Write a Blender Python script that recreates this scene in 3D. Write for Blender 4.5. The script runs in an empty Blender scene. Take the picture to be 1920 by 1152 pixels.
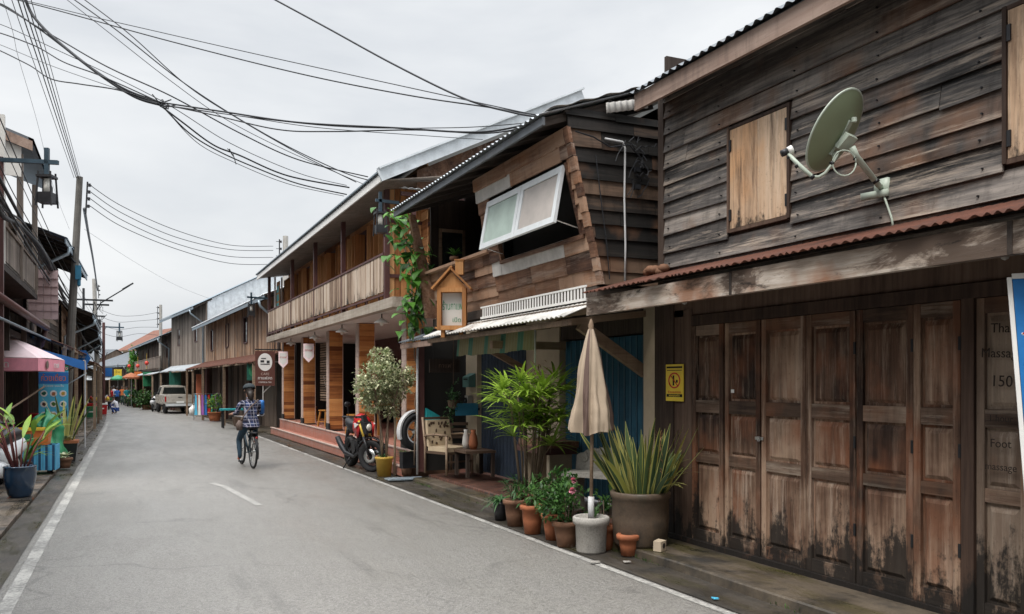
import bpy, math, random
from math import sin, cos, pi, radians, sqrt, atan2
from mathutils import Vector, Matrix, noise as mnoise
random.seed(7)
S = bpy.context.scene
COL = S.collection
# ---------------------------------------------------------------- camera model (focal in px of a 1920 wide picture)
F, HX, HY, EYE = 1600.0, 960.0, 716.0, 1.6
TH = math.atan(719.0/F); CT, ST = cos(TH), sin(TH)
def onX(x, X):                 # point of a wall plane at lateral X seen in column x -> (Y, depth)
    d = F*X/(CT*(x-241.0)); return (d-X*ST)/CT, d
def W(x, y, d):                # picture position + true depth -> world
    r = (x-HX)*d/F
    return Vector((r*CT+d*ST, -r*ST+d*CT, EYE-(y-HY)*d/F))
def gz(Y): return -0.006*max(0.0, min(Y, 130.0))
def sx(Y): return 0.0 if Y < 32 else -((Y-32)/53.0)**2*3.5      # the street bends left
# ---------------------------------------------------------------- mesh builder
class MB:
    def __init__(s): s.v=[]; s.f=[]; s.r=[]; s.m=[]
    def add(s, vs, fs, r=None, m=0):
        o=len(s.v); s.v += [tuple(v) for v in vs]
        if r is None: r=random.random()
        for f in fs: s.f.append(tuple(i+o for i in f)); s.r.append(r); s.m.append(m)
    def hexa(s, p, r=None, m=0):  # 8 points: bottom loop 0-3, top loop 4-7
        s.add(p, [(0,3,2,1),(4,5,6,7),(0,1,5,4),(1,2,6,5),(2,3,7,6),(3,0,4,7)], r, m)
    def box(s, x0,y0,z0,x1,y1,z1, r=None, m=0):
        s.hexa([(x0,y0,z0),(x1,y0,z0),(x1,y1,z0),(x0,y1,z0),(x0,y0,z1),(x1,y0,z1),(x1,y1,z1),(x0,y1,z1)], r, m)
    def beam(s, p, q, w, h=None, up=(0,0,1), r=None, m=0):
        p=Vector(p); q=Vector(q); h=w if h is None else h
        d=(q-p).normalized(); u=Vector(up)
        if abs(d.dot(u))>.98: u=Vector((1,0,0))
        a=d.cross(u).normalized()*(w/2); b=a.cross(d).normalized()*(h/2)
        s.hexa([p-a-b,p+a-b,q+a-b,q-a-b,p-a+b,p+a+b,q+a+b,q-a+b], r, m)
    def tube(s, pts, rad, n=8, r=None, m=0, cap=True):
        pts=[Vector(p) for p in pts]; k=len(pts)
        rad=rad if isinstance(rad,(list,tuple)) else [rad]*k
        vs=[]; prev=None
        for i,p in enumerate(pts):
            d=(pts[min(i+1,k-1)]-pts[max(i-1,0)])
            d=d.normalized() if d.length>1e-9 else Vector((0,0,1))
            if prev is None:
                a=Vector((0,0,1)) if abs(d.z)<.9 else Vector((1,0,0))
                a=(a-d*a.dot(d)).normalized()
            else:
                a=(prev-d*prev.dot(d)); a=a.normalized() if a.length>1e-6 else prev
            prev=a; b=d.cross(a)
            for j in range(n):
                t=2*pi*j/n; vs.append(p+(a*cos(t)+b*sin(t))*rad[i])
        fs=[(i*n+j,i*n+(j+1)%n,(i+1)*n+(j+1)%n,(i+1)*n+j) for i in range(k-1) for j in range(n)]
        if cap: fs += [tuple(range(n-1,-1,-1)), tuple((k-1)*n+j for j in range(n))]
        s.add(vs,fs,r,m)
    def lathe(s, prof, n=28, c=(0,0,0), r=None, m=0, axis='z', sc=(1,1,1)):
        vs=[]; k=len(prof)
        for (R,z) in prof:
            for j in range(n):
                t=2*pi*j/n; x,y,zz=R*cos(t),R*sin(t),z
                if axis=='x': x,y,zz=z,R*cos(t),R*sin(t)
                if axis=='y': x,y,zz=R*cos(t),z,R*sin(t)
                vs.append((c[0]+x*sc[0],c[1]+y*sc[1],c[2]+zz*sc[2]))
        fs=[(i*n+j,i*n+(j+1)%n,(i+1)*n+(j+1)%n,(i+1)*n+j) for i in range(k-1) for j in range(n)]
        s.add(vs,fs,r,m)
    def quad(s,a,b,c,d,r=None,m=0): s.add([a,b,c,d],[(0,1,2,3)],r,m)
    def prism(s, pts, off, r=None, m=0):  # polygon swept by vector
        n=len(pts); o=Vector(off); p=[Vector(a) for a in pts]
        s.add(p+[a+o for a in p], [tuple(range(n-1,-1,-1)), tuple(range(n,2*n))]+[(i,(i+1)%n,n+(i+1)%n,n+i) for i in range(n)], r, m)
    def corr(s, o, along, down, waves, amp, r=None, m=0, rag=0.0, seg=1, thick=.004):
        o=Vector(o); A=Vector(along); D=Vector(down); N=A.cross(D).normalized()
        if N.z<0: N=-N
        n=waves*6; vs=[]
        for L in (0,1):
            for k in range(seg+1):
                for i in range(n+1):
                    t=i/n; q=o+A*t+D*(k/seg)+N*(amp*sin(2*pi*waves*t)-L*thick)
                    if k==seg and rag: q+=D.normalized()*rag*(mnoise.noise(Vector((t*waves*.35,o.z*3,1.7)))+.6*mnoise.noise(Vector((t*waves*.06,o.z,5))))
                    vs.append(q)
        w=n+1; B=w*(seg+1)
        fs=[(k*w+i,k*w+i+1,(k+1)*w+i+1,(k+1)*w+i) for k in range(seg) for i in range(n)]
        fs+=[(B+k*w+i,B+(k+1)*w+i,B+(k+1)*w+i+1,B+k*w+i+1) for k in range(seg) for i in range(n)]
        fs+=[(seg*w+i,seg*w+i+1,B+seg*w+i+1,B+seg*w+i) for i in range(n)]
        fs+=[(k*w,(k+1)*w,B+(k+1)*w,B+k*w) for k in range(seg)]+[(k*w+n,B+k*w+n,B+(k+1)*w+n,(k+1)*w+n) for k in range(seg)]
        s.add(vs,fs,r,m)
    def blade(s, p, d, L, w, droop=.5, segs=5, r=None, m=0, fold=.25, wid=None, side=None):
        p=Vector(p); d=Vector(d).normalized()
        sd=d.cross(Vector((0,0,1)))
        sd=sd.normalized() if sd.length>.05 else Vector((cos(random.random()*6),sin(random.random()*6),0))
        if side is not None: sd=Vector(side)
        vs=[]; q=p.copy()
        for i in range(segs+1):
            t=i/segs
            wd=w*(wid(t) if wid else (min(1,t*3+.35)*(1-t**3)))*.5
            nn=sd.cross(d).normalized()
            vs += [q-sd*wd+nn*wd*fold, q, q+sd*wd+nn*wd*fold]
            q=q+d*(L/segs)
            d=(d+Vector((0,0,-1))*droop/segs).normalized()
        fs=[]
        for i in range(segs):
            a=i*3; fs += [(a,a+1,a+4,a+3),(a+1,a+2,a+5,a+4)]
        s.add(vs,fs,r,m)
    def build(s, name, mats, parent=None, smooth=False, mx=None):
        me=bpy.data.meshes.new(name); me.from_pydata(s.v,[],s.f)
        at=me.attributes.new('r','FLOAT','FACE'); at.data.foreach_set('value',s.r)
        for m in (mats if isinstance(mats,(list,tuple)) else [mats]): me.materials.append(m)
        me.polygons.foreach_set('material_index',s.m)
        if smooth: me.polygons.foreach_set('use_smooth',[True]*len(s.f))
        me.update()
        o=bpy.data.objects.new(name,me); COL.objects.link(o)
        if parent is not None: o.parent=parent
        if mx is not None: o.matrix_local=mx
        return o
def smooth_by_angle(o, deg=40):
    me=o.data
    me.polygons.foreach_set('use_smooth',[True]*len(me.polygons))
    try: me.set_sharp_from_angle(angle=radians(deg))
    except Exception: pass
    return o
def tag(o, label=None, cat=None, group=None, kind=None):
    if label: o['label']=label
    if cat: o['category']=cat
    if group: o['group']=group
    if kind: o['kind']=kind
    return o
def thing(name, label, cat, loc=(0,0,0), rz=0.0, group=None):
    o=bpy.data.objects.new(name,None); COL.objects.link(o); o.empty_display_size=.2
    o.location=loc; o.rotation_euler=(0,0,rz)
    return tag(o,label,cat,group)
def dup(root, loc=None, rz=None, label=None, group=None):
    def cp(o,par):
        c=o.copy(); COL.objects.link(c); c.parent=par
        for ch in list(o.children): cp(ch,c)
        return c
    r=cp(root,None)
    if loc is not None: r.location=loc
    if rz is not None: r.rotation_euler=(0,0,rz)
    if label: r['label']=label
    if group: r['group']=group
    return r
def text(name, s, size, mat, parent, loc, rot=(pi/2,0,0), ext=.002, align='CENTER', sxy=(1,1)):
    cu=bpy.data.curves.new('txt','FONT'); cu.body=s; cu.size=size; cu.extrude=ext; cu.align_x=align; cu.align_y='CENTER'
    cu.resolution_u=3
    t=bpy.data.objects.new('txt',cu); COL.objects.link(t)
    bpy.context.view_layer.update()
    dg=bpy.context.evaluated_depsgraph_get()
    me=bpy.data.meshes.new_from_object(t.evaluated_get(dg))
    bpy.data.objects.remove(t); bpy.data.curves.remove(cu)
    me.materials.clear(); me.materials.append(mat)
    o=bpy.data.objects.new(name,me); COL.objects.link(o); o.parent=parent
    o.location=loc; o.rotation_euler=rot; o.scale=(sxy[0],sxy[1],1)
    return o
# ---------------------------------------------------------------- materials
class NT:
    def __init__(s,name):
        s.mat=bpy.data.materials.new(name); s.mat.use_nodes=True
        s.n=s.mat.node_tree.nodes; s.l=s.mat.node_tree.links
        s.b=s.n['Principled BSDF']; s.out=s.n['Material Output']
    def new(s,t,**k):
        n=s.n.new(t)
        for a,b in k.items(): setattr(n,a,b)
        return n
    def put(s,inp,v):
        if hasattr(v,'is_linked') or isinstance(v,bpy.types.NodeSocket): s.l.new(v,inp)
        else: inp.default_value=v
    def math(s,op,a,b=0.0,clamp=False):
        n=s.new('ShaderNodeMath',operation=op,use_clamp=clamp); s.put(n.inputs[0],a); s.put(n.inputs[1],b); return n.outputs[0]
    def mixc(s,f,a,b,mode='MIX'):
        n=s.new('ShaderNodeMix',data_type='RGBA',blend_type=mode); s.put(n.inputs[0],f)
        s.put(n.inputs[6],a if not isinstance(a,tuple) else (*a,1) if len(a)==3 else a)
        s.put(n.inputs[7],b if not isinstance(b,tuple) else (*b,1) if len(b)==3 else b); return n.outputs[2]
    def obj(s): return s.new('ShaderNodeTexCoord').outputs['Object']
    def mapping(s,vec,scale=(1,1,1),loc=None):
        n=s.new('ShaderNodeMapping'); s.l.new(vec,n.inputs[0]); n.inputs['Scale'].default_value=scale
        if loc is not None: s.put(n.inputs['Location'],loc)
        return n.outputs[0]
    def noise(s,vec,sc,det=4,rough=.6,dist=0.0):
        n=s.new('ShaderNodeTexNoise'); s.l.new(vec,n.inputs['Vector']); n.inputs['Scale'].default_value=sc
        n.inputs['Detail'].default_value=det; n.inputs['Roughness'].default_value=rough; n.inputs['Distortion'].default_value=dist
        return n.outputs['Fac']
    def ramp(s,f,stops,interp='LINEAR'):
        n=s.new('ShaderNodeValToRGB'); s.l.new(f,n.inputs[0]); e=n.color_ramp.elements; n.color_ramp.interpolation=interp
        while len(e)<len(stops): e.new(.5)
        for i,(p,c) in enumerate(stops): e[i].position=p; e[i].color=(*c,1) if len(c)==3 else c
        return n.outputs[0]
    def rng(s,f,a,b,c=0.0,d=1.0):
        n=s.new('ShaderNodeMapRange'); s.l.new(f,n.inputs[0])
        for i,v in enumerate((a,b,c,d)): n.inputs[i+1].default_value=v
        return n.outputs[0]
    def attr(s): return s.new('ShaderNodeAttribute',attribute_name='r').outputs['Fac']
    def bump(s,h,strength=.3,dist=.01):
        n=s.new('ShaderNodeBump'); s.l.new(h,n.inputs['Height']); n.inputs['Strength'].default_value=strength; n.inputs['Distance'].default_value=dist
        s.l.new(n.outputs[0],s.b.inputs['Normal'])
    def fin(s,col=None,rough=None,metal=None,spec=None):
        if col is not None: s.put(s.b.inputs['Base Color'],col if not isinstance(col,tuple) else (*col,1))
        if rough is not None: s.put(s.b.inputs['Roughness'],rough)
        if metal is not None: s.put(s.b.inputs['Metallic'],metal)
        if spec is not None: s.put(s.b.inputs['Specular IOR Level'],spec)
        return s.mat
def plain(name,c,rough=.6,var=.25,sc=6,metal=0.0,bump=.1,rv=.0,spec=.4):
    t=NT(name); o=t.obj(); n=t.noise(o,sc,6,.65); n2=t.noise(o,sc*.22,3)
    f=t.math('ADD',t.math('MULTIPLY',n,.6),t.math('MULTIPLY',n2,.4))
    if rv: f=t.math('ADD',t.math('MULTIPLY',f,1-rv),t.math('MULTIPLY',t.attr(),rv))
    col=t.ramp(f,[(.28,tuple(x*(1-var) for x in c)),(.5,c),(.72,tuple(min(1,x*(1+var)) for x in c))])
    if bump: t.bump(n,bump,.01)
    return t.fin(col,t.rng(n,.2,.8,max(.05,rough-.12),min(1,rough+.12)),metal,spec)
def wood(name,dark,mid,light,axis='Y',grain=1.0,rw=.38,streak=.35,mold=None,warm=None,rough=.75,worn=None,blot=.35,bs=(1,1,1),con=1.0,low_pale=None,ws=.35,wa=.8):
    t=NT(name); o=t.obj(); r=t.attr()
    off=t.new('ShaderNodeCombineXYZ')
    for i in range(3): t.put(off.inputs[i],t.math('MULTIPLY',r,(31.7,17.3,23.9)[i]))
    sc={'Y':(16,.9,16),'Z':(16,16,.9),'X':(.9,16,16)}[axis]
    v=t.mapping(o,tuple(k*grain for k in sc),off.outputs[0])
    g=t.noise(v,1.6,8,.68,.4)
    g2=t.noise(t.mapping(o,tuple(k*.16*grain for k in sc),off.outputs[0]),1.4,4,.6)
    b=t.noise(t.mapping(o,bs),.9,5,.62,.3)
    f=t.math('ADD',t.math('ADD',t.math('MULTIPLY',g,.42),t.math('MULTIPLY',g2,.34)),t.math('ADD',t.math('MULTIPLY',b,blot),t.math('MULTIPLY',t.math('SUBTRACT',r,.5),rw)))
    c0=(.42+.34+blot)/2
    k_=.2/con
    if low_pale is not None:    # paler towards the bottom, darker higher up
        sp_=t.new('ShaderNodeSeparateXYZ'); t.l.new(o,sp_.inputs[0]); zf=t.rng(sp_.outputs[2],low_pale[0],low_pale[1],.10,-.05); f=t.math('ADD',f,zf)
    col=t.ramp(f,[(c0-k_,dark),(c0,mid),(c0+k_,light)])
    if warm is not None:
        wn=t.noise(t.mapping(o,(1,1,1),off.outputs[0]),1.1,4,.6); col=t.mixc(t.rng(wn,.52,.68,0,.75),col,warm)
    if streak:
        sn=t.noise(t.mapping(o,(5,5,.7)),1.5,6,.7); col=t.mixc(t.rng(sn,.5,.72,0,streak),col,tuple(k*.3 for k in dark))
    if worn is not None:      # pale weathered patches
        pn=t.noise(t.mapping(o,tuple(k*ws for k in sc),off.outputs[0]),1.2,8,.78); pb=t.noise(t.mapping(o,tuple(min(k,4)*.5 for k in sc)),1.0,4,.6); col=t.mixc(t.math('MULTIPLY',t.rng(pn,.51,.64,0,wa),t.rng(pb,.4,.62,.25,1)),col,worn)
        kn=t.noise(o,38,4,.8); col=t.mixc(t.rng(kn,.60,.74,0,.6),col,tuple(k*.4 for k in dark))
    if mold is not None:      # black mould climbing from the foot
        z0,z1=mold
        sep=t.new('ShaderNodeSeparateXYZ'); t.l.new(o,sep.inputs[0])
        mn=t.noise(t.mapping(o,(5,5,1.3)),1.0,6,.72); mf=t.noise(o,17,5,.7)
        h=t.rng(sep.outputs[2],z0,z1,1,0)
        k=t.math('ADD',h,t.math('ADD',t.math('MULTIPLY',t.math('SUBTRACT',mn,.5),2.0),t.math('MULTIPLY',t.math('SUBTRACT',mf,.5),.7)))
        col=t.mixc(t.rng(k,.55,.78,0,.92),col,(.012,.011,.010))
    t.bump(g,.45,.006)
    return t.fin(col,t.rng(g,.3,.7,rough+.1,rough-.12),0,.3)
def leaf(name,dark,light,trans=.25,rough=.45,edge=None):
    t=NT(name); r=t.attr(); n=t.noise(t.obj(),9,3)
    f=t.math('ADD',t.math('MULTIPLY',r,.8),t.math('MULTIPLY',n,.2))
    col=t.ramp(f,[(.1,dark),(.9,light)])
    t.fin(col,rough,0,.4)
    tr=t.new('ShaderNodeBsdfTranslucent'); t.l.new(col,tr.inputs[0])
    mx=t.new('ShaderNodeMixShader'); mx.inputs[0].default_value=trans
    t.l.new(t.b.outputs[0],mx.inputs[1]); t.l.new(tr.outputs[0],mx.inputs[2]); t.l.new(mx.outputs[0],t.out.inputs[0])
    return t.mat
def rusty(name,base,rust=(.13,.045,.022),amt=(.45,.6),rough=.6,metal=.3,streak=True,dirt=.5):
    t=NT(name); o=t.obj()
    n=t.noise(o,1.3,8,.7); n2=t.noise(t.mapping(o,(7,7,1.2)),1.6,6,.7)
    f=t.math('ADD',t.math('MULTIPLY',n,.6),t.math('MULTIPLY',n2,.4))
    v=t.ramp(t.noise(o,4,6,.7),[(.3,tuple(k*.75 for k in base)),(.7,tuple(min(1,k*1.15) for k in base))])
    ru=t.ramp(n2,[(.3,tuple(k*.45 for k in rust)),(.7,tuple(k*1.5 for k in rust))])
    col=t.mixc(t.rng(f,amt[0],amt[1],0,1),v,ru)
    col=t.mixc(t.rng(t.noise(o,2.4,6,.75),.5,.75,0,dirt),col,(.03,.028,.025))
    return t.fin(col,rough,metal,.4)
def tiles(name,c1,c2,mort,sx_,sz_,msize=.02,off=.5,rough=.5,plane='YZ',var=.3):
    t=NT(name); o=t.obj(); sep=t.new('ShaderNodeSeparateXYZ'); t.l.new(o,sep.inputs[0])
    cm=t.new('ShaderNodeCombineXYZ'); a,b={'YZ':(1,2),'XY':(0,1),'XZ':(0,2)}[plane]
    t.l.new(sep.outputs[a],cm.inputs[0]); t.l.new(sep.outputs[b],cm.inputs[1])
    bk=t.new('ShaderNodeTexBrick',offset=off); t.l.new(cm.outputs[0],bk.inputs[0])
    bk.inputs['Color1'].default_value=(*c1,1); bk.inputs['Color2'].default_value=(*c2,1); bk.inputs['Mortar'].default_value=(*mort,1)
    bk.inputs['Scale'].default_value=1; bk.inputs['Mortar Size'].default_value=msize; bk.inputs['Brick Width'].default_value=sx_; bk.inputs['Row Height'].default_value=sz_
    n=t.noise(o,3,6,.7); col=t.mixc(t.rng(n,.35,.7,0,var),bk.outputs[0],tuple(k*.3 for k in c1))
    return t.fin(col,t.rng(n,.3,.7,rough+.15,rough-.2),0,.4)
M={}
# --- ground
def m_asphalt():
    t=NT('asphalt'); o=t.obj()
    fine=t.noise(o,42,4,.75); sp=t.noise(o,120,2,.6); grit=t.noise(o,20,3,.8); mid=t.noise(t.mapping(o,(1.4,.35,1)),1.3,6,.65); big=t.noise(o,.22,4,.6)
    f=t.math('ADD',t.math('MULTIPLY',mid,.55),t.math('MULTIPLY',big,.45))
    col=t.ramp(f,[(.3,(.175,.165,.149)),(.5,(.218,.206,.187)),(.7,(.268,.254,.231))])
    col=t.mixc(t.rng(fine,.44,.62,0,.8),col,(.10,.094,.086)); col=t.mixc(t.rng(sp,.54,.68,0,.65),col,(.46,.45,.43)); col=t.mixc(t.rng(grit,.58,.72,0,.45),col,(.13,.127,.12)); pt=t.noise(t.mapping(o,(2.2,.22,1)),1.0,5,.7); col=t.mixc(t.rng(pt,.56,.68,0,.35),col,(.10,.097,.09))
    # tyre-polished lanes and old cracks
    vor=t.new('ShaderNodeTexVoronoi',feature='DISTANCE_TO_EDGE'); 
    dn=t.new('ShaderNodeTexNoise'); t.l.new(o,dn.inputs['Vector']); dn.inputs['Scale'].default_value=1.7; dn.inputs['Detail'].default_value=5
    wv=t.new('ShaderNodeVectorMath',operation='MULTIPLY_ADD'); t.l.new(dn.outputs['Color'],wv.inputs[0]); wv.inputs[1].default_value=(.9,.9,0); t.l.new(o,wv.inputs[2])
    t.l.new(wv.outputs[0],vor.inputs['Vector']); vor.inputs['Scale'].default_value=.33
    crack=t.math('MULTIPLY',t.rng(vor.outputs['Distance'],0,.011,1,0),t.rng(big,.44,.54,0,1))
    col=t.mixc(t.math('MULTIPLY',crack,.42),col,(.045,.044,.042))
    oil=t.noise(t.mapping(o,(1,.5,1)),2.6,3,.5); col=t.mixc(t.rng(oil,.66,.74,0,.35),col,(.07,.069,.067))
    t.bump(fine,.6,.012)
    return t.fin(col,t.rng(mid,.32,.68,.56,.30),0,.5)
M['asphalt']=m_asphalt()
def m_kerb(name,c1,c2,moss=(.055,.06,.02),amt=.7,black=.8,wet=.4):
    t=NT(name); o=t.obj(); n=t.noise(o,1.6,7,.7); n2=t.noise(t.mapping(o,(2.5,.5,1)),1.3,7,.72); n3=t.noise(o,8,6,.7); fine=t.noise(o,70,3,.7)
    col=t.ramp(n,[(.3,c1),(.7,c2)])
    col=t.mixc(t.rng(n2,.5,.66,0,amt),col,moss)
    col=t.mixc(t.rng(t.noise(o,.9,7,.75),.5,.62,0,black),col,(.02,.019,.017))
    col=t.mixc(t.rng(n3,.55,.7,0,.5),col,tuple(k*.35 for k in c1)); col=t.mixc(t.rng(fine,.4,.7,0,.35),col,(.03,.03,.028))
    t.bump(n3,.4,.01)
    return t.fin(col,t.rng(n2,.35,.65,.8,wet),0,.5)
M['kerb']=m_kerb('mossy_concrete',(.05,.038,.026),(.155,.122,.085),moss=(.06,.055,.012),amt=.85,black=.95,wet=.22)
M['gutter']=m_kerb('dark_gutter',(.026,.021,.016),(.08,.066,.05),amt=.6,black=.85,wet=.15)
M['slabs']=m_kerb('left_slabs',(.085,.062,.046),(.24,.185,.135),amt=.3,black=.9,wet=.12)
M['dirt']=m_kerb('ground_dirt',(.10,.09,.075),(.17,.155,.13),amt=.3)
def m_paint():
    t=NT('worn_white_paint'); o=t.obj(); n=t.noise(o,26,6,.75); b=t.noise(o,2.2,4,.6)
    f=t.math('ADD',t.math('MULTIPLY',n,.6),t.math('MULTIPLY',b,.4))
    return t.fin(t.mixc(t.rng(f,.42,.56,0,.92),(.46,.445,.41),(.18,.175,.165)),.6,0,.4)
M['paint']=m_paint()
M['paint_faint']=plain('faint_old_paint',(.30,.29,.27),.6,.35,14)
M['brickfloor']=tiles('brick_floor',(.17,.075,.05),(.11,.05,.036),(.05,.045,.04),.2,.1,.012,plane='XY',rough=.45)
M['riser']=tiles('step_tiles',(.46,.19,.135),(.40,.16,.115),(.30,.19,.155),.085,.25,.006,off=0,plane='YZ',rough=.45,var=.35)
M['tread']=tiles('tread_tiles',(.50,.23,.17),(.42,.18,.13),(.36,.26,.22),.3,.3,.006,off=0,plane='XY',rough=.4,var=.3)
M['nosing']=plain('pale_nosing',(.47,.36,.31),.6,.25,5)
# --- woods
M['siding']=wood('grey_siding',(.011,.0105,.010),(.092,.083,.077),(.34,.30,.265),'Y',1.0,.12,.5,warm=(.19,.10,.058),worn=(.52,.43,.345),blot=.5,bs=(2.2,.42,3.6),con=1.35,ws=.75,wa=.85)
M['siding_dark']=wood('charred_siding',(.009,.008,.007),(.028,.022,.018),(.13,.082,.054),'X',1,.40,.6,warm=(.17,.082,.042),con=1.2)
M['shutter']=wood('pale_shutter',(.16,.085,.05),(.54,.37,.24),(.68,.53,.39),'Z',1.2,.2,.75,warm=(.60,.33,.16),mold=(2.75,3.35),worn=(.05,.032,.022),ws=.55,wa=.9)
M['door']=wood('door_wood',(.022,.011,.007),(.125,.068,.043),(.38,.26,.18),'Z',.8,.22,.55,mold=(.02,1.08),warm=(.225,.082,.038),worn=(.54,.43,.335),blot=.6,con=1.25,low_pale=(.35,1.3),ws=.6,wa=.6)
M['door_rail']=wood('door_rail_wood',(.028,.017,.012),(.11,.068,.046),(.29,.21,.155),'Y',.9,.3,.4,mold=(.02,.75),warm=(.19,.08,.04),worn=(.40,.33,.26),blot=.5,con=1.2)
M['door_pale']=wood('pale_door_wood',(.09,.06,.042),(.21,.15,.11),(.36,.28,.21),'Z',.8,.2,.4,mold=(.02,1.0),warm=(.22,.11,.06),worn=(.42,.35,.28),blot=.5)
M['doorframe']=wood('door_frame_wood',(.03,.018,.013),(.08,.048,.034),(.16,.105,.075),'Z',1,.25,.45,mold=(.06,.6))
M['beam']=wood('weathered_beam',(.13,.085,.06),(.36,.295,.235),(.52,.46,.40),'Y',.6,.25,.0,warm=(.24,.11,.06),worn=(.035,.024,.018),blot=.6)
M['fascia']=wood('fascia_board',(.11,.068,.05),(.25,.17,.132),(.36,.265,.215),'Y',1,.15,.45,worn=(.10,.07,.055),ws=.5,wa=.6)
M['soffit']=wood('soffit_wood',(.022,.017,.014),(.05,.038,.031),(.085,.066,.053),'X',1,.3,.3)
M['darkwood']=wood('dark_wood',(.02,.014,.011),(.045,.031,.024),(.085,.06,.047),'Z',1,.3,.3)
M['plank_red']=wood('reddish_planks',(.055,.026,.017),(.20,.105,.064),(.40,.25,.165),'Y',1,.40,.4,warm=(.29,.135,.066),worn=(.44,.34,.27),con=1.2)
M['plank_white']=plain('whitewashed_plank',(.50,.48,.45),.7,.3,9)
M['plank_orange']=wood('orange_planks',(.15,.045,.014),(.41,.155,.046),(.62,.29,.10),'X',1,.42,.2)
M['plank_orangeY']=wood('orange_planks_side',(.18,.066,.024),(.44,.19,.075),(.64,.35,.165),'Y',1,.42,.2)
M['slat_orange']=wood('orange_slats',(.24,.09,.032),(.55,.245,.09),(.70,.38,.17),'Z',1,.35,.2)
M['balcony']=wood('pale_balcony_boards',(.15,.095,.062),(.40,.295,.215),(.58,.48,.385),'Z',1,.42,.45,mold=(3.0,3.62),worn=(.22,.15,.11),ws=.5,wa=.6)
M['redpost']=plain('dark_red_paint',(.085,.034,.03),.55,.35,5)
M['oldwall']=wood('old_vertical_boards',(.10,.06,.038),(.29,.185,.12),(.48,.345,.25),'Z',1,.42,.3,warm=(.46,.235,.105))
M['oldwall_grey']=wood('grey_vertical_boards',(.085,.066,.053),(.21,.17,.14),(.34,.29,.25),'Z',1,.3,.3)
M['oldwall_dark']=wood('dark_vertical_boards',(.03,.021,.016),(.095,.067,.05),(.22,.165,.128),'Z',1,.4,.4)
M['timber']=wood('plain_timber',(.10,.068,.045),(.24,.165,.11),(.37,.275,.195),'X',1,.3,.3)
M['newwood']=wood('honey_wood',(.24,.10,.035),(.44,.20,.07),(.56,.30,.125),'Z',1.2,.3,.15)
M['stoolwood']=plain('honey_stool_wood',(.42,.19,.045),.45,.2,5)
# --- metals, paints, plaster
M['rust']=rusty('rusty_sheet',(.13,.052,.034),(.09,.03,.016),amt=(.35,.55),dirt=.8,rough=.85,metal=0)
M['zinc']=rusty('zinc_roof',(.42,.45,.47),(.20,.17,.15),(.6,.8),.45,.35,dirt=.25)
M['zinc_pale']=rusty('pale_metal_sheet',(.62,.655,.68),(.4,.38,.36),(.66,.85),.5,.15,dirt=.12)
M['roofdark']=rusty('dark_roof_sheet',(.12,.135,.15),(.09,.07,.06),(.5,.8),.5,.3,dirt=.4)
M['bluegrey']=rusty('blue_grey_roof',(.20,.25,.29),(.12,.10,.09),(.6,.8),.5,.2,dirt=.3)
M['gutter_metal']=plain('gutter_metal',(.30,.36,.40),.4,.2,5,.4)
M['whitetin']=rusty('white_painted_tin',(.66,.64,.60),(.20,.14,.10),(.56,.66),.7,.0,dirt=.65)
M['white']=plain('white_paint',(.72,.71,.68),.5,.12,5)
M['cream']=plain('cream_plaster',(.44,.36,.26),.75,.25,3)
M['concrete']=plain('concrete',(.33,.31,.28),.8,.25,4,bump=.3)
M['slabedge']=wood('slab_edge',(.12,.095,.075),(.34,.29,.235),(.52,.46,.39),'Y',.5,.1,.35,worn=(.16,.11,.08))
M['ceilwhite']=plain('white_soffit',(.58,.56,.52),.7,.1,2)
M['blue_metal']=plain('blue_steel',(.028,.105,.165),.45,.35,6,.2,rv=.3)
M['navy_metal']=plain('navy_steel',(.03,.045,.07),.5,.35,6,.2)
M['black']=plain('black_void',(.012,.012,.012),.9,.3,4,bump=0)
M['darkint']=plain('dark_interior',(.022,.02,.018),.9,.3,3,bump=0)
M['darkblue']=plain('dark_blue_paint',(.025,.05,.07),.5,.3,6)
M['dark_metal']=plain('dark_iron',(.03,.03,.032),.45,.3,8,.5)
M['steel']=plain('bright_steel',(.55,.55,.54),.3,.15,8,.9)
M['aluminium']=plain('window_aluminium',(.62,.65,.66),.45,.15,8,.0)
M['cable']=plain('black_cable',(.012,.013,.016),.6,.2,5,bump=0)
M['cable_grey']=plain('grey_cable',(.11,.115,.12),.6,.2,5,bump=0)
M['rubber']=plain('rubber',(.016,.016,.017),.75,.3,12)
M['pvc']=plain('grey_white_pipe',(.5,.5,.5),.5,.2,5)
def m_glass(name,c,rough=.08,spec=.8):
    t=NT(name); n=t.noise(t.obj(),3,4); return t.fin(t.ramp(n,[(.3,tuple(k*.7 for k in c)),(.7,c)]),rough,0,spec)
M['glass_dark']=m_glass('dark_glass',(.02,.025,.024),.06)
M['glass_frost']=m_glass('frosted_pane',(.40,.50,.44),.3,.3)
M['glass_pink']=m_glass('pale_curtain_pane',(.50,.45,.41),.35,.3)
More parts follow.
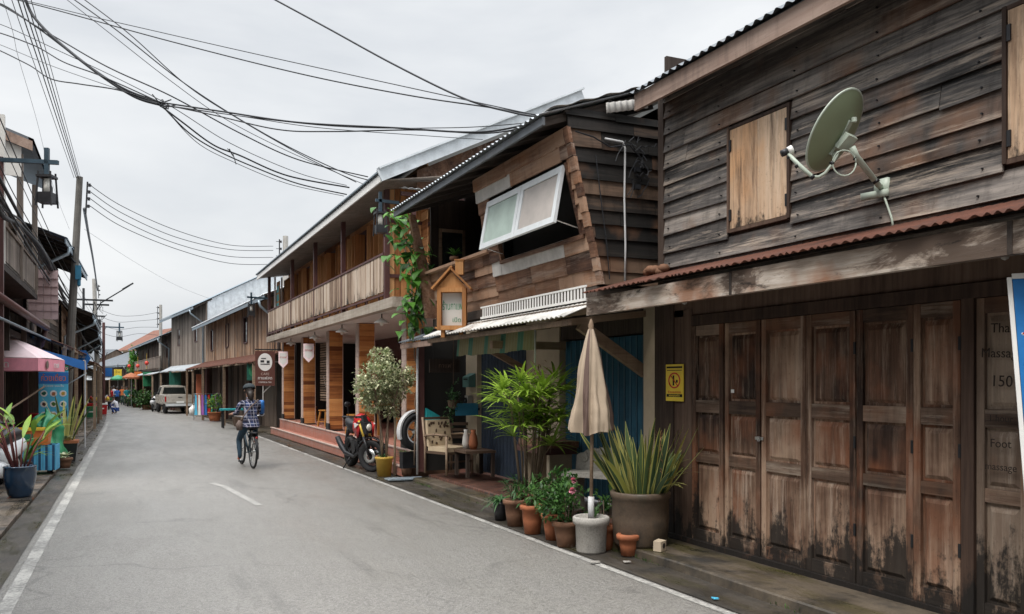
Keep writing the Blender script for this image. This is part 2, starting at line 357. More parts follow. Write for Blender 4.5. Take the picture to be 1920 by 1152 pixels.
# --- goods
for k,c,r in [('red',(.48,.02,.022),.3),('red_lantern',(.6,.06,.04),.5),('orange',(.62,.17,.04),.45),('yellow',(.72,.52,.05),.45),('mustard',(.50,.31,.05),.5),
    ('green',(.03,.22,.10),.5),('green_dark',(.012,.10,.07),.5),('teal',(.02,.30,.32),.5),('blue',(.02,.14,.42),.5),('blue_banner',(.01,.15,.42),.45),('skyblue',(.08,.42,.62),.5),
    ('purple',(.30,.10,.35),.5),('pink',(.86,.34,.42),.6),('palepink',(.92,.72,.73),.7),('blue_plate',(.03,.17,.27),.5),('dusty_pink',(.42,.30,.29),.8),('brown_sign',(.10,.035,.025),.5),('black_plastic',(.018,.018,.02),.4),('gold',(.62,.42,.06),.3),
    ('beige',(.40,.315,.23),.9),('fold_shade',(.13,.085,.07),.85),('skin',(.36,.20,.14),.55),('hair',(.022,.015,.012),.5),('hat',(.035,.045,.05),.85),('denim',(.02,.045,.07),.85),('sandal',(.62,.16,.07),.6),
    ('bag',(.12,.085,.07),.8),('shirt_white',(.7,.7,.74),.8),('shirt_blue',(.04,.16,.5),.8),('shirt_orange',(.66,.18,.05),.8),('shirt_teal',(.02,.24,.27),.8),('shirt_purple',(.22,.14,.28),.8),('shorts',(.04,.10,.36),.8),('trousers',(.03,.03,.04),.8),
    ('carwhite',(.70,.71,.72),.22),('truckbeige',(.43,.40,.35),.28),('taillight',(.35,.02,.02),.25),('lampglass',(.75,.73,.66),.35),('fabric_pattern',(.46,.36,.24),.9),('wicker',(.09,.055,.035),.7),('ceramic_white',(.55,.53,.49),.5),('terracotta_tile',(.55,.16,.08),.7),('greenplate',(.10,.20,.18),.5),('tarp_dark',(.012,.013,.02),.6),
    ('straw',(.34,.20,.09),.8),('soil',(.03,.022,.016),.95),('petal',(.75,.30,.38),.6)]:
    M[k]=plain(k,c,r,.18,7)
M['terracotta']=plain('terracotta',(.34,.115,.05),.75,.4,7,bump=.2)
M['terracotta_old']=plain('mossy_terracotta',(.17,.085,.048),.8,.5,6,bump=.3)
M['pot_cement']=m_kerb('cement_pot',(.30,.28,.25),(.50,.475,.43),moss=(.16,.15,.12),amt=.6,black=.35,wet=.6)
M['pot_big']=m_kerb('mossy_barrel',(.06,.038,.024),(.14,.098,.062),moss=(.055,.058,.03),amt=.7,black=.75,wet=.35)
M['glaze']=plain('blue_glaze',(.012,.034,.07),.14,.4,5,spec=.7)
M['dish']=plain('dish_green_grey',(.225,.275,.17),.45,.1,3)
M['dish_arm']=plain('dish_pale_arm',(.44,.50,.42),.4,.12,6)
# --- plants
M['bark']=plain('bark',(.16,.115,.08),.85,.35,18,bump=.5)
M['bark_pale']=plain('pale_bark',(.34,.27,.19),.85,.3,18,bump=.5)
M['stem_red']=plain('red_stem',(.13,.035,.03),.6,.3,8)
M['palm']=leaf('palm_leaf',(.04,.12,.012),(.34,.50,.06))
M['variegated']=leaf('variegated_leaf',(.15,.22,.085),(.78,.76,.52),.25)
M['snake']=leaf('snake_leaf',(.02,.045,.018),(.085,.13,.05),.1)
M['roof_tile']=plain('roof_tile',(.18,.078,.052),.8,.35,2,rv=.3)
M['concrete_dark']=plain('aged_concrete',(.115,.105,.092),.85,.4,4,bump=.3)
M['snake_edge']=leaf('snake_edge',(.30,.30,.07),(.52,.49,.16),.1)
M['bush']=leaf('bush_leaf',(.018,.06,.015),(.09,.20,.045))
M['vine']=leaf('vine_leaf',(.03,.11,.018),(.13,.32,.045),.3)
M['broad']=leaf('broad_leaf',(.035,.115,.025),(.22,.36,.06),.3)
M['fern']=leaf('fern_leaf',(.02,.07,.025),(.08,.18,.06))
M['dry']=leaf('dry_leaf',(.14,.07,.03),(.34,.2,.09))
M['far_tree']=leaf('far_tree_leaf',(.02,.05,.015),(.09,.16,.05))
def m_beam():
    t=NT('stained_beam'); o=t.obj(); g=t.noise(t.mapping(o,(14,.9,14)),1.5,8,.7,.4); b=t.noise(t.mapping(o,(1.5,.8,2.2)),1.5,7,.7,.5); c=t.noise(t.mapping(o,(3,1.6,5)),1.2,8,.75,.3); d=t.noise(o,1.1,4,.6)
    col=t.ramp(g,[(.32,(.22,.165,.125)),(.5,(.40,.335,.275)),(.68,(.56,.50,.44))])
    col=t.mixc(t.rng(d,.5,.62,0,.75),col,(.27,.115,.055)); col=t.mixc(t.rng(b,.51,.60,0,.9),col,(.07,.045,.032)); col=t.mixc(t.rng(c,.56,.63,0,.9),col,(.022,.017,.014))
    t.bump(g,.5,.008); return t.fin(col,.85,0,.25)
M['beam']=m_beam()
def m_plaid():
    t=NT('plaid_cloth'); o=t.obj(); sep=t.new('ShaderNodeSeparateXYZ'); t.l.new(o,sep.inputs[0])
    hx=t.math('ADD',sep.outputs[0],t.math('MULTIPLY',sep.outputs[1],.6))
    def band(v,per,w,ph=0.0):
        fr=t.math('FRACT',t.math('ADD',t.math('DIVIDE',v,per),ph)); return t.math('LESS_THAN',fr,w)
    col=t.mixc(band(hx,.13,.5),(.018,.024,.05),(.03,.05,.13)); col=t.mixc(t.math('MULTIPLY',band(sep.outputs[2],.13,.5),.6),col,(.022,.02,.03))
    ln=t.math('MAXIMUM',band(hx,.13,.13,.2),band(sep.outputs[2],.13,.13,.3)); col=t.mixc(t.math('MULTIPLY',ln,.6),col,(.42,.42,.50))
    l2=t.math('MAXIMUM',band(hx,.13,.07,.6),band(sep.outputs[2],.13,.07,.7)); col=t.mixc(t.math('MULTIPLY',l2,.55),col,(.45,.42,.5))
    return t.fin(col,.85,0,.2)
M['plaid']=m_plaid()
def m_stripes(name,c1,c2,per,w,axis=0):
    t=NT(name); o=t.obj(); sep=t.new('ShaderNodeSeparateXYZ'); t.l.new(o,sep.inputs[0])
    fr=t.math('FRACT',t.math('DIVIDE',sep.outputs[axis],per)); n=t.noise(o,5,5)
    return t.fin(t.mixc(t.rng(n,.4,.8,0,.3),t.mixc(t.math('LESS_THAN',fr,w),c1,c2),tuple(k*.4 for k in c1)),.6,0,.3)
M['bluestripe']=m_stripes('blue_striped_plank',(.02,.06,.13),(.10,.42,.66),.11,.62,0)
M['valance']=m_stripes('striped_valance',(.21,.19,.10),(.055,.16,.115),.55,.28,1)
# ================================================================ ground, road, pavements
def strip(name, mat, f0, f1, ys, dz, parent=None, wob=0.0):
    b=MB()
    for a,c in zip(ys[:-1],ys[1:]):
        w0=wob*mnoise.noise(Vector((a*.7,1,dz*9))); w1=wob*mnoise.noise(Vector((c*.7,1,dz*9)))
        b.quad((f0(a),a,gz(a)+dz),(f1(a)+w0,a,gz(a)+dz),(f1(c)+w1,c,gz(c)+dz),(f0(c),c,gz(c)+dz))
    return b.build(name,mat,parent)
b=MB()
for y0,y1 in ((-60,0),(0,130),(130,900)):
    b.quad((-700,y0,gz(y0)-.03),(700,y0,gz(y0)-.03),(700,y1,gz(y1)-.03),(-700,y1,gz(y1)-.03))
tag(b.build('ground',M['dirt']),kind='structure')
YS=[-10+2*i for i in range(66)]
lx=lambda y:-.95+.35*sx(y)
rx=lambda y:4.0+sx(y)
tag(strip('road',M['asphalt'],lx,rx,YS,0),kind='structure')
tag(strip('road_edge_line',M['paint'],lambda y:3.805+sx(y),lambda y:3.875+sx(y),[0+1.0*i for i in range(34)],.004),kind='structure')
tag(strip('road_edge_line',M['paint'],lambda y:-.865+.35*sx(y),lambda y:-.755+.35*sx(y),[0+1.0*i for i in range(45)],.004),kind='structure')
b=MB(); b.quad((1.20,15.0,gz(15)+.004),(1.33,14.95,gz(15)+.004),(1.45,14.4,gz(14.4)+.004),(1.35,14.4,gz(14.4)+.004)); b.quad((1.35,14.4,gz(14.4)+.004),(1.45,14.4,gz(14.4)+.004),(1.66,11.9,gz(11.9)+.004),(1.56,11.9,gz(11.9)+.004))
tag(b.build('road_centre_dash',M['paint_faint']),kind='structure')
# right gutter + raised concrete ledge in front of the near shophouse
tag(strip('gutter',M['gutter'],lambda y:3.9,lambda y:4.46,[.5*i for i in range(0,62)],.008,wob=.0),kind='structure')
def ledge(name,mat,x0,x1,y0,y1,z,wob=.025,step=.5):
    b=MB(); n=max(1,int((y1-y0)/step)); P=[]
    for i in range(n+1):
        y=y0+(y1-y0)*i/n; w=wob*mnoise.noise(Vector((y*.9,3,x0))); e=.012
        P.append([(x0+w-.01,y,gz(y)-.02),(x0+w,y,gz(y)+z-e),(x0+w+e,y,gz(y)+z),(x1,y,gz(y)+z+.006)])
    for p,q in zip(P[:-1],P[1:]):
        for k in range(3): b.quad(p[k],p[k+1],q[k+1],q[k])
    for p in (P[0],P[-1]): b.add([*p,(x1,p[0][1],gz(p[0][1])-.02)],[(0,1,2,3,4)])
    return tag(b.build(name,mat),kind='structure')
ledge('pavement',M['kerb'],4.30,6.2,-1.5,7.55,.085)
ledge('pavement',M['kerb'],4.36,4.62,7.56,13.72,.075)
ledge('brick_pavement',M['brickfloor'],4.622,6.2,7.56,13.72,.12)
b=MB()
for i in range(0,45):
    y=14.2+i*1.7; y2=y+1.7
    if 14.0<y<30: x0=4.36
    else: x0=4.15
    b.hexa([(x0+sx(y),y,gz(y)-.05),(6+sx(y),y,gz(y)-.05),(6+sx(y2),y2,gz(y2)-.05),(x0+sx(y2),y2,gz(y2)-.05),(x0+sx(y),y,gz(y)+.03),(6+sx(y),y,gz(y)+.03),(6+sx(y2),y2,gz(y2)+.03),(x0+sx(y2),y2,gz(y2)+.03)],r=.5)
tag(b.build('pavement',M['kerb']),kind='structure')
# left side: dark drain strip, then worn slabs
tag(strip('gutter',M['gutter'],lambda y:-1.22+.35*sx(y),lambda y:-.93+.35*sx(y),[float(i) for i in range(0,60)],.01,wob=.04),kind='structure')
b=MB(); rr=random.Random(3)
y=3.0
while y<70:
    L=.55+rr.random()*.5
    for c in range(4):
        x1=-1.24-c*.66+.35*sx(y); x0=x1-.64; z=gz(y)+.045+rr.uniform(-.008,.008)
        t=rr.uniform(-.008,.008)
        b.hexa([(x0,y+.01,z-.1),(x1,y+.01,z-.1),(x1,y+L-.01,z-.1),(x0,y+L-.01,z-.1),(x0,y+.01,z+t),(x1,y+.01,z-t),(x1,y+L-.01,z-t),(x0,y+L-.01,z+t)])
    y+=L
tag(b.build('pavement_slabs',M['slabs']),kind='structure')

# ---------------------------------------------------------------- plank helpers
def lap_rows(b, rows, span, face, axis='Y', lap=.016, jit=.006, rnd=random, th=.02, seglen=(1.6,3.2), holes=(), mfun=None):
    """rows [(z0,z1)], span (a,b) along axis, face(a,z)->coordinate of the wall plane; outside is the negative side"""
    for (z0,z1) in rows:
        a=span[0] if not callable(span[0]) else span[0]((z0+z1)/2); e=span[1] if not callable(span[1]) else span[1]((z0+z1)/2)
        cuts=[a]; q=a+rnd.uniform(*seglen)*rnd.random()
        while q<e-.25:
            cuts.append(q); q+=rnd.uniform(*seglen)
        cuts.append(e)
        segs=[(cuts[i],cuts[i+1]) for i in range(len(cuts)-1)]
        for (h0,h1,hz0,hz1) in holes:
            if z1>hz0+.02 and z0<hz1-.02:
                ns=[]
                for s0,s1 in segs:
                    if s1<=h0 or s0>=h1: ns.append((s0,s1))
                    else:
                        if s0<h0: ns.append((s0,h0))
                        if s1>h1: ns.append((h1,s1))
                segs=ns
        j0=rnd.uniform(-jit,jit); j1=rnd.uniform(-jit,jit)
        for s0,s1 in segs:
            if s1-s0<.03: continue
            k0=j0+rnd.uniform(-jit,jit)*.5; k1=j1+rnd.uniform(-jit,jit)*.5
            zt=z1+.012; g=.0025; o=rnd.uniform(0,.004)
            n=max(1,int((s1-s0)/.7)); r=rnd.random(); m=mfun(s0,s1,z0,z1) if mfun else 0
            vs=[]
            for i in range(n+1):
                t=i/n; p=s0+g+(s1-s0-2*g)*t; w=jit*.7*mnoise.noise(Vector((p*1.3,z0*7,2)))
                zb=z0+k0+(k1-k0)*t+w
                fb=face(p,zb)-lap-o; ft=face(p,zt)
                for (c,z) in ((fb,zb),(ft,zt),(ft+th,zt),(fb+th,zb)):
                    vs.append((c,p,z) if axis=='Y' else (p,c,z))
            fs=[]
            for i in range(n):
                for q in range(4): fs.append((i*4+q,i*4+(q+1)%4,i*4+4+(q+1)%4,i*4+4+q))
            fs+=[(0,1,2,3),(n*4,n*4+3,n*4+2,n*4+1)]
            b.add(vs,fs,r,m)
def mkrows(z0,z1,p,j=.02,rnd=random):
    r=[]; z=z0
    while z<z1-.04:
        h=p+rnd.uniform(-j,j); r.append((z,min(z+h,z1))); z+=h
    return r
def hinge(b,x,y,z): b.box(x-.012,y-.012,z-.05,x,y+.012,z+.05)

# ================================================================ B1: near timber shophouse
R=random.Random(11)
B1=thing('timber_shophouse','dark grey timber shophouse with panelled folding doors and rusty awning','building',(4.93,7.25,0))
def P1(b,name,mat,par=None,**k):
    o=b.build(name,mat,**k); o.parent=par or B1; o.matrix_parent_inverse=(Matrix.Translation((-4.93,-7.25,0))) ; return o
rows=mkrows(2.56,4.62,.165,.022,R)
b=MB(); lap_rows(b,rows,(.2,7.23),lambda p,z:4.93,rnd=R,lap=.027,jit=.013,seglen=(4.5,8),holes=((5.40,6.20,2.93,3.87),(2.87,3.55,2.93,3.89)))
for z_ in [r_[0]+.05 for r_ in rows]:
    for y_ in (.9,2.0,3.7,4.5,5.33,6.3,7.1):
        if 2.93<z_<3.87 and (5.40<y_<6.20 or 2.87<y_<3.55): continue
        q=y_+R.uniform(-.02,.02); x_=4.93-.034; b.box(x_-.004,q-.005,z_-.005,x_+.012,q+.005,z_+.005,.5,1)
P1(b,'siding',[M['siding'],M['dark_metal']])
b=MB(); b.box(4.945,.2,2.4,5.0,7.2,4.6); b.box(4.90,7.20,2.55,4.96,7.29,4.5); b.box(4.97,.2,2.2,9.4,7.23,2.3); P1(b,'wall_core',M['darkwood'])
b=MB(); b.box(9.3,.2,-.2,9.4,7.23,5.0); b.box(4.97,7.24,-.2,9.4,7.28,4.9); P1(b,'side_wall',M['darkwood'])
def shut(y0,y1,z0,z1,label=None):
    b=MB(); n=2; w=(y1-y0)/n
    for i in range(n): b.box(4.905,y0+i*w+.003,z0,4.93,y0+(i+1)*w-.003,z1,R.random())
    s=P1(b,'shutter',M['shutter'])
    f=MB()
    f.box(4.895,y0-.035,z0-.03,4.94,y0-.004,z1+.03); f.box(4.895,y1+.004,z0-.03,4.94,y1+.03,z1+.03)
    f.box(4.90,y0-.002,z0-.035,4.94,y1+.002,z0-.004); f.box(4.90,y0-.002,z1+.004,4.94,y1+.002,z1+.03)
    f=P1(f,'window_frame',M['doorframe'],s); f.matrix_parent_inverse=s.matrix_basis.inverted()
    for z in (z0+.12,z1-.14):
        for yy in (y0+.004,y1-.014): h=MB(); hinge(h,4.905,yy,z); h=P1(h,'hinge',M['dark_metal'],s); h.matrix_parent_inverse=s.matrix_basis.inverted()
shut(5.435,6.165,2.965,3.845); shut(2.90,3.52,2.965,3.87)
# folding doors
lv=[(6.30,6.76),(5.80,6.29),(5.26,5.79),(4.74,5.25),(4.235,4.73),(3.86,4.225),(3.40,3.76),(2.92,3.39),(2.44,2.91),(1.96,2.43)]
for i,(y0,y1) in enumerate(lv):
    b=MB(); dx=R.uniform(-.006,.008); X=4.955+dx; y0+=.004; y1-=.004; sw=.055; z0,z1=.10,2.13; tilt=R.uniform(-.012,.012)
    def bx(xa,ya,za,xb,yb,zb,r,m=0):
        f=lambda y:tilt*(y-y0)/(y1-y0)
        b.hexa([(xa+f(ya),ya,za),(xb+f(ya),ya,za),(xb+f(yb),yb,za),(xa+f(yb),yb,za),(xa+f(ya),ya,zb),(xb+f(ya),ya,zb),(xb+f(yb),yb,zb),(xa+f(yb),yb,zb)],r,m)
    r1,r2,r3=R.random(),R.random(),R.random()
    bx(X-.022,y0,z0,X+.02,y0+sw,z1,r1); bx(X-.022,y1-sw,z0,X+.02,y1,z1,r2)
    rails=[(z0,.20),(.84,.925),(1.31,1.425),(2.035,z1)]
    for (a,c) in rails: bx(X-.020,y0+sw+.001,a,X+.018,y1-sw-.001,c,R.random(),1)
    for (a,c) in ((.20,.84),(.925,1.31),(1.425,2.035)):
        bx(X+.004,y0+sw+.001,a+.001,X+.015,y1-sw-.001,c-.001,r3)
        ya,yb=y0+sw+.018,y1-sw-.018; za,zb=a+.02,c-.02; k=.026; r4=R.random(); f=lambda y:tilt*(y-y0)/(y1-y0)
        pts=[(X+.0035+f(ya),ya,za),(X+.0035+f(yb),yb,za),(X+.0035+f(yb),yb,zb),(X+.0035+f(ya),ya,zb)]
        if zb-za>.2: q=[(X-.012+f(ya),ya+k,za+k),(X-.012+f(yb),yb-k,za+k),(X-.012+f(yb),yb-k,zb-k*1.5),(X-.012+f(ya),ya+k,zb-k*1.5)]
        b.add(pts+q,[(4,5,6,7),(0,1,5,4),(1,2,6,5),(2,3,7,6),(3,0,4,7)],r4)
    d=P1(b,'door_leaf',[M['door_pale' if i==6 else 'door'],M['door_rail']])
    if i in (3,4,5):
        for z in (.5,1.15,1.85): h=MB(); h.box(X-.03,y0-.008,z-.045,X-.0225,y0+.012,z+.045); h=P1(h,'hinge',M['dark_metal'],d); h.matrix_parent_inverse=d.matrix_basis.inverted()
    if i==2:
        h=MB(); h.box(X-.034,y1-.03,1.10,X-.0225,y1+.07,1.125); h.box(X-.045,y1-.0,1.09,X-.0345,y1+.03,1.13); h=P1(h,'latch',M['steel'],d); h.matrix_parent_inverse=d.matrix_basis.inverted()
        h=MB(); h.box(X-.026,y1-.3+.66,1.5,X-.0225,y1-.3+.70,1.53); h=P1(h,'paper_tag',M['white'],d); h.matrix_parent_inverse=d.matrix_basis.inverted()
    if i==6:
        TX=d
for q in ((4.925,3.765,.09,4.99,3.855,2.14),(4.93,6.765,.09,4.98,6.90,2.30),(4.94,6.905,.09,4.975,7.06,2.30),(4.93,7.065,.09,4.985,7.20,2.42),(4.96,7.205,.09,5.12,7.44,2.46)):
    b=MB(); b.box(*q); P1(b,'door_post',M['doorframe'])
b=MB(); b.box(4.92,.2,2.135,4.99,6.76,2.23); b.box(4.94,.2,2.235,4.985,7.06,2.43); b.box(4.90,.2,.05,5.0,7.2,.098)
P1(b,'door_frame',M['doorframe'])
# charcoal handwriting on the panel
for s,z,sz in (('Thai',1.93,.085),('Massage',1.775,.085),('150',1.60,.10)):
    text('handwriting',s,sz,M['darkwood'],B1,(4.922-4.93,3.57-7.25,z),(pi/2,radians(2),-pi/2),.0008)
for s,z,sz in (('1 hour',1.37,.06),('Foot',1.215,.075),('massage',1.07,.065)):
    text('handwriting',s,sz,M['darkwood'],B1,(4.918-4.93,3.575-7.25,z),(pi/2,0,-pi/2),.0008)
# awning
b=MB(); b.corr((4.93,7.5,2.70),(0,-7.2,0),(-.80,0,-.215),92,.009,rag=.06,seg=3); P1(b,'awning_sheet',M['rust'],smooth=True)
b=MB(); b.box(4.20,.3,2.265,4.262,7.52,2.44); P1(b,'awning_beam',M['beam'])
b=MB()
b.beam((4.23,5.27,2.2645),(4.23,5.27,2.4405),.066,.03,up=(0,1,0)); b.beam((4.23,3.0,2.2645),(4.23,3.0,2.4405),.066,.03,up=(0,1,0))
for y in (.9,2.2,3.7,5.4,7.1): b.beam((4.27,y,2.40),(4.93,y,2.53),.05,.07)
for x in (4.4,4.62,4.84): b.box(x,.3,2.465+(x-4.15)*.268-.02,x+.03,7.4,2.465+(x-4.15)*.268+.005)
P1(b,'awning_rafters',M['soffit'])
for (y,z) in ((6.35,2.3),(3.28,2.28)):
    b=MB(); b.tube([(4.55,y,2.46),(4.55,y,2.37)],.008,6); b.lathe([(.0,.0),(.05,.0),(.05,.012),(.02,.02),(0,.02)],12,(4.55,y,2.36)); b.lathe([(.0,-.07),(.02,-.06),(.028,-.035),(.016,0)],10,(4.55,y,2.36)); P1(b,'bulb_holder',M['concrete'],smooth=True)
# upper roof
b=MB(); b.corr((4.50,7.22,4.435),(0,-7.2,0),(3.2,0,1.75),62,.014,seg=2); P1(b,'roof',M['roofdark'],smooth=True)
b=MB(); b.hexa([(4.55,.1,4.19),(4.585,.1,4.19),(4.585,7.18,4.27),(4.55,7.18,4.27),(4.55,.1,4.385),(4.585,.1,4.385),(4.585,7.18,4.43),(4.55,7.18,4.43)]); P1(b,'fascia',M['fascia'])
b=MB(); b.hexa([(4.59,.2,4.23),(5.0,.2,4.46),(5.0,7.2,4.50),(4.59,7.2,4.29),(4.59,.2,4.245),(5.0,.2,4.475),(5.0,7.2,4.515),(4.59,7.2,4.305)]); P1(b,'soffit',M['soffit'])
# lump of soil on awning end
b=MB()
for k in range(7): 
    p=Vector((4.84+R.uniform(-.06,.06),7.2+R.uniform(-.10,.10),2.69+R.uniform(0,.04)))
    b.lathe([(0,-.05),(.05,-.03),(.065,0),(.04,.035),(0,.045)],8,p)
tag(b.build('dirt_clump',M['terracotta_old'],smooth=True),'brown clump of dirt lying at the far end of the rusty awning','dirt clump')

# yellow sign on the jamb
sg=thing('warning_sign','yellow prohibition sign with red ring on the dark wood beside the doors','sign',(4.915,7.02,1.59)); sg.scale=(1,1.55,1.1)
b=MB(); b.box(-.004,-.095,-.165,.004,.095,.165); b.build('sign_board',M['yellow'],sg)
b=MB()
n=36
for k in range(n):
    a,c=2*pi*k/n,2*pi*(k+1)/n; o=[(-.0065,.066*cos(t),.02+.072*sin(t)) for t in (a,c)]; i_=[(-.0065,.053*cos(t),.02+.058*sin(t)) for t in (a,c)]
    b.quad(o[0],o[1],i_[1],i_[0])
b.beam((-.0075,.04,.068),(-.0075,-.04,-.03),.002,.012,up=(0,1,1)); b.build('prohibition_ring',M['red'],sg)
b=MB(); b.box(-.0062,.002,-.025,-.0042,.018,.065); b.box(-.0062,-.035,-.0,-.0042,-.018,.025); b.box(-.0062,-.085,.13,-.0042,.085,.146); b.box(-.0062,-.085,-.128,-.0042,.085,-.102); b.box(-.0062,-.08,.108,-.0042,.08,.114); b.build('black_print',M['black'],sg)
text('red_print','ห้ามจอดรถ',.032,M['red'],sg,(-.006,0,-.085),(pi/2,0,-pi/2),.001)
text('small_print','ขอบคุณครับ',.024,M['yellow'],sg,(-.0068,0,-.115),(pi/2,0,-pi/2),.001)

# satellite dish
Rv=Vector((CT,-ST,0)); ray=(W(1570,245,1)-Vector((0,0,EYE))).normalized(); Uv=Rv.cross(ray).normalized(); Rr=ray.cross(Uv).normalized()
dc=W(1566,246,5.87); nrm=(ray*.46+(Rr*-.92+Uv*.39)*.888).normalized()
maj=(Uv*.92+Rr*.39); maj=(maj-nrm*maj.dot(nrm)).normalized(); mnr=maj.cross(nrm)
mx=Matrix((( mnr.x,maj.x,nrm.x,0),(mnr.y,maj.y,nrm.y,0),(mnr.z,maj.z,nrm.z,0),(0,0,0,1)))
br=W(1655,352,6.10)
ds=thing('satellite_dish','olive green satellite dish on a pale arm fixed to the timber wall','satellite dish',br)
loc=lambda p:Vector(p)-br
prof=[(.0,-.075)]+[(.308*t,-.075*(1-t*t)) for t in (.15,.3,.45,.6,.75,.88,.96,1.0)]
b=MB(); b.lathe(prof+[(.313,.004),(.300,.006)]+[(.300*t,-.069*(1-t*t)) for t in (.9,.75,.5,.25,0)],48)
o=b.build('reflector',M['dish'],ds,smooth=True); o.matrix_local=Matrix.Translation(loc(dc))@mx@Matrix.Diagonal((.90,.93,.95,1))
b=MB(); b.lathe([(.306,-.002),(.318,.0),(.318,.009),(.304,.009)],48); o=b.build('reflector_rim',M['dish_arm'],ds,smooth=True); o.matrix_local=Matrix.Translation(loc(dc))@mx@Matrix.Diagonal((.90,.93,.95,1))
bk=dc-nrm*.095-maj*.03
b=MB(); h=W(1590,270,5.80)
b.beam(loc(bk),loc(h),.10,.11,up=maj,m=0); b.beam(loc(dc-nrm*.06+maj*.10),loc(dc-nrm*.06-maj*.15),.05,.03,up=nrm)
for q in (.11,-.14): b.lathe([(0,-.015),(.02,-.015),(.02,.015),(0,.015)],10,loc(dc-nrm*.085+maj*q))
b.build('mount_bracket',M['dish_arm'],ds)
b=MB(); b.tube([loc(W(1598,276,5.78)),loc(W(1606,294,5.80)),loc(W(1645,345,6.0)),loc(W(1652,352,6.1))],.021,10); b.box(-.02,-.06,-.06,.03,.06,.06); b.beam((-.02,-.07,-.05),(-.1,.10,-.06),.03,.05); b.build('wall_arm',M['dish_arm'],ds,smooth=True)
lnb=W(1474,285,5.9)
b=MB(); b.tube([loc(W(1572,285,5.80)),loc(W(1560,308,5.80)),loc(W(1548,324,5.81)),loc(W(1536,332,5.83)),loc(W(1524,332,5.85)),loc(W(1500,312,5.87)),loc(lnb)],[.011,.011,.011,.011,.014,.016,.013],10); b.build('feed_arm',M['dish_arm'],ds,smooth=True)
b=MB(); p=loc(lnb); q=(dc-lnb).normalized(); b.tube([p-q*.035,p+q*.01],.024,12); b.build('feed_horn',M['black_plastic'],ds,smooth=True)
b=MB(); b.tube([p+q*.012,p+q*.045],[.026,.03],12); b.build('feed_cap',M['white'],ds,smooth=True)
b=MB()
b.tube([loc(W(1583+22*cos(t),306+24*sin(t),5.79)) for t in [2*pi*k/20 for k in range(21)]],.0055,6)
b.build('coax_loop',M['dish_arm'],ds,smooth=True)
b=MB(); b.tube([loc(W(x,y,onX(x,4.885)[1])) for x,y in ((1655,362),(1661,378),(1667,395),(1672,410),(1675,430))],.008,6); b.build('coax_cable',M['dish_arm'],ds,smooth=True)
b=MB()
for (x,y,x2,y2,d,r) in ((1478,293,1481,297,5.9,.018),(1493,309,1497,313,5.88,.02),(1521,330,1526,334,5.85,.019),(1558,303,1561,309,5.8,.016),(1600,300,1609,290,5.79,.001),(1641,338,1644,343,5.97,.025)):
    b.tube([loc(W(x,y,d)),loc(W(x2,y2,d))],max(r,.006),10)
b.build('tape_band',M['black_plastic'],ds,smooth=True)

# ================================================================ B2: flared timber house
R=random.Random(23)
B2=thing('flared_timber_house','brown timber house whose upper front leans outward with propped open windows','building',(4.44,7.6,0))
def P2(b,name,mat,par=None,**k):
    o=b.build(name,mat,**k); o.parent=par or B2
    o.matrix_parent_inverse=Matrix.Translation((-4.44,-7.6,0)) if par is None else Matrix.Identity(4)
    return o
fx=lambda z:4.44-.4*(z-2.6)/1.55
rows=mkrows(2.60,4.17,.158,.02,R)
wf=lambda a,c,z0,z1: 1 if ((3.80<z0<3.92 and 8.95<(a+c)/2<10.2) or (2.86<z0<3.0 and 8.5<(a+c)/2<10.2)) else 0
b=MB(); lap_rows(b,rows,(7.62,10.22),lambda p,z:fx(z),rnd=R,lap=.022,jit=.008,seglen=(.55,1.3),holes=((7.78,9.86,3.13,3.83),),mfun=wf)
P2(b,'front_siding',[M['plank_red'],M['plank_white']])
b=MB(); lap_rows(b,mkrows(2.60,3.27,.135,.015,R),(10.23,12.78),lambda p,z:fx(z)+.05,rnd=R,lap=.022,jit=.01,seglen=(.7,1.5)); P2(b,'balcony_siding',M['plank_red'])
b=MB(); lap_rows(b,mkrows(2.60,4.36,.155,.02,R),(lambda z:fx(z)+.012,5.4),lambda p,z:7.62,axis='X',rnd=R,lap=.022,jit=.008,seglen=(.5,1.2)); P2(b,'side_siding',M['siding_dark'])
b=MB()   # pale worn plank ends along the slanted corner
for (z0,z1) in mkrows(2.6,4.17,.14,.02,R):
    xa,xb=fx(z0),fx(z1); b.hexa([(xa-.03,7.585,z0),(xa+.01,7.585,z0),(xa+.01,7.68+R.uniform(0,.12),z0),(xa-.03,7.68,z0),(xb-.02,7.585,z1-.006),(xb+.02,7.585,z1-.006),(xb+.02,7.68,z1-.006),(xb-.02,7.68,z1-.006)])
P2(b,'corner_boards',M['plank_red'])
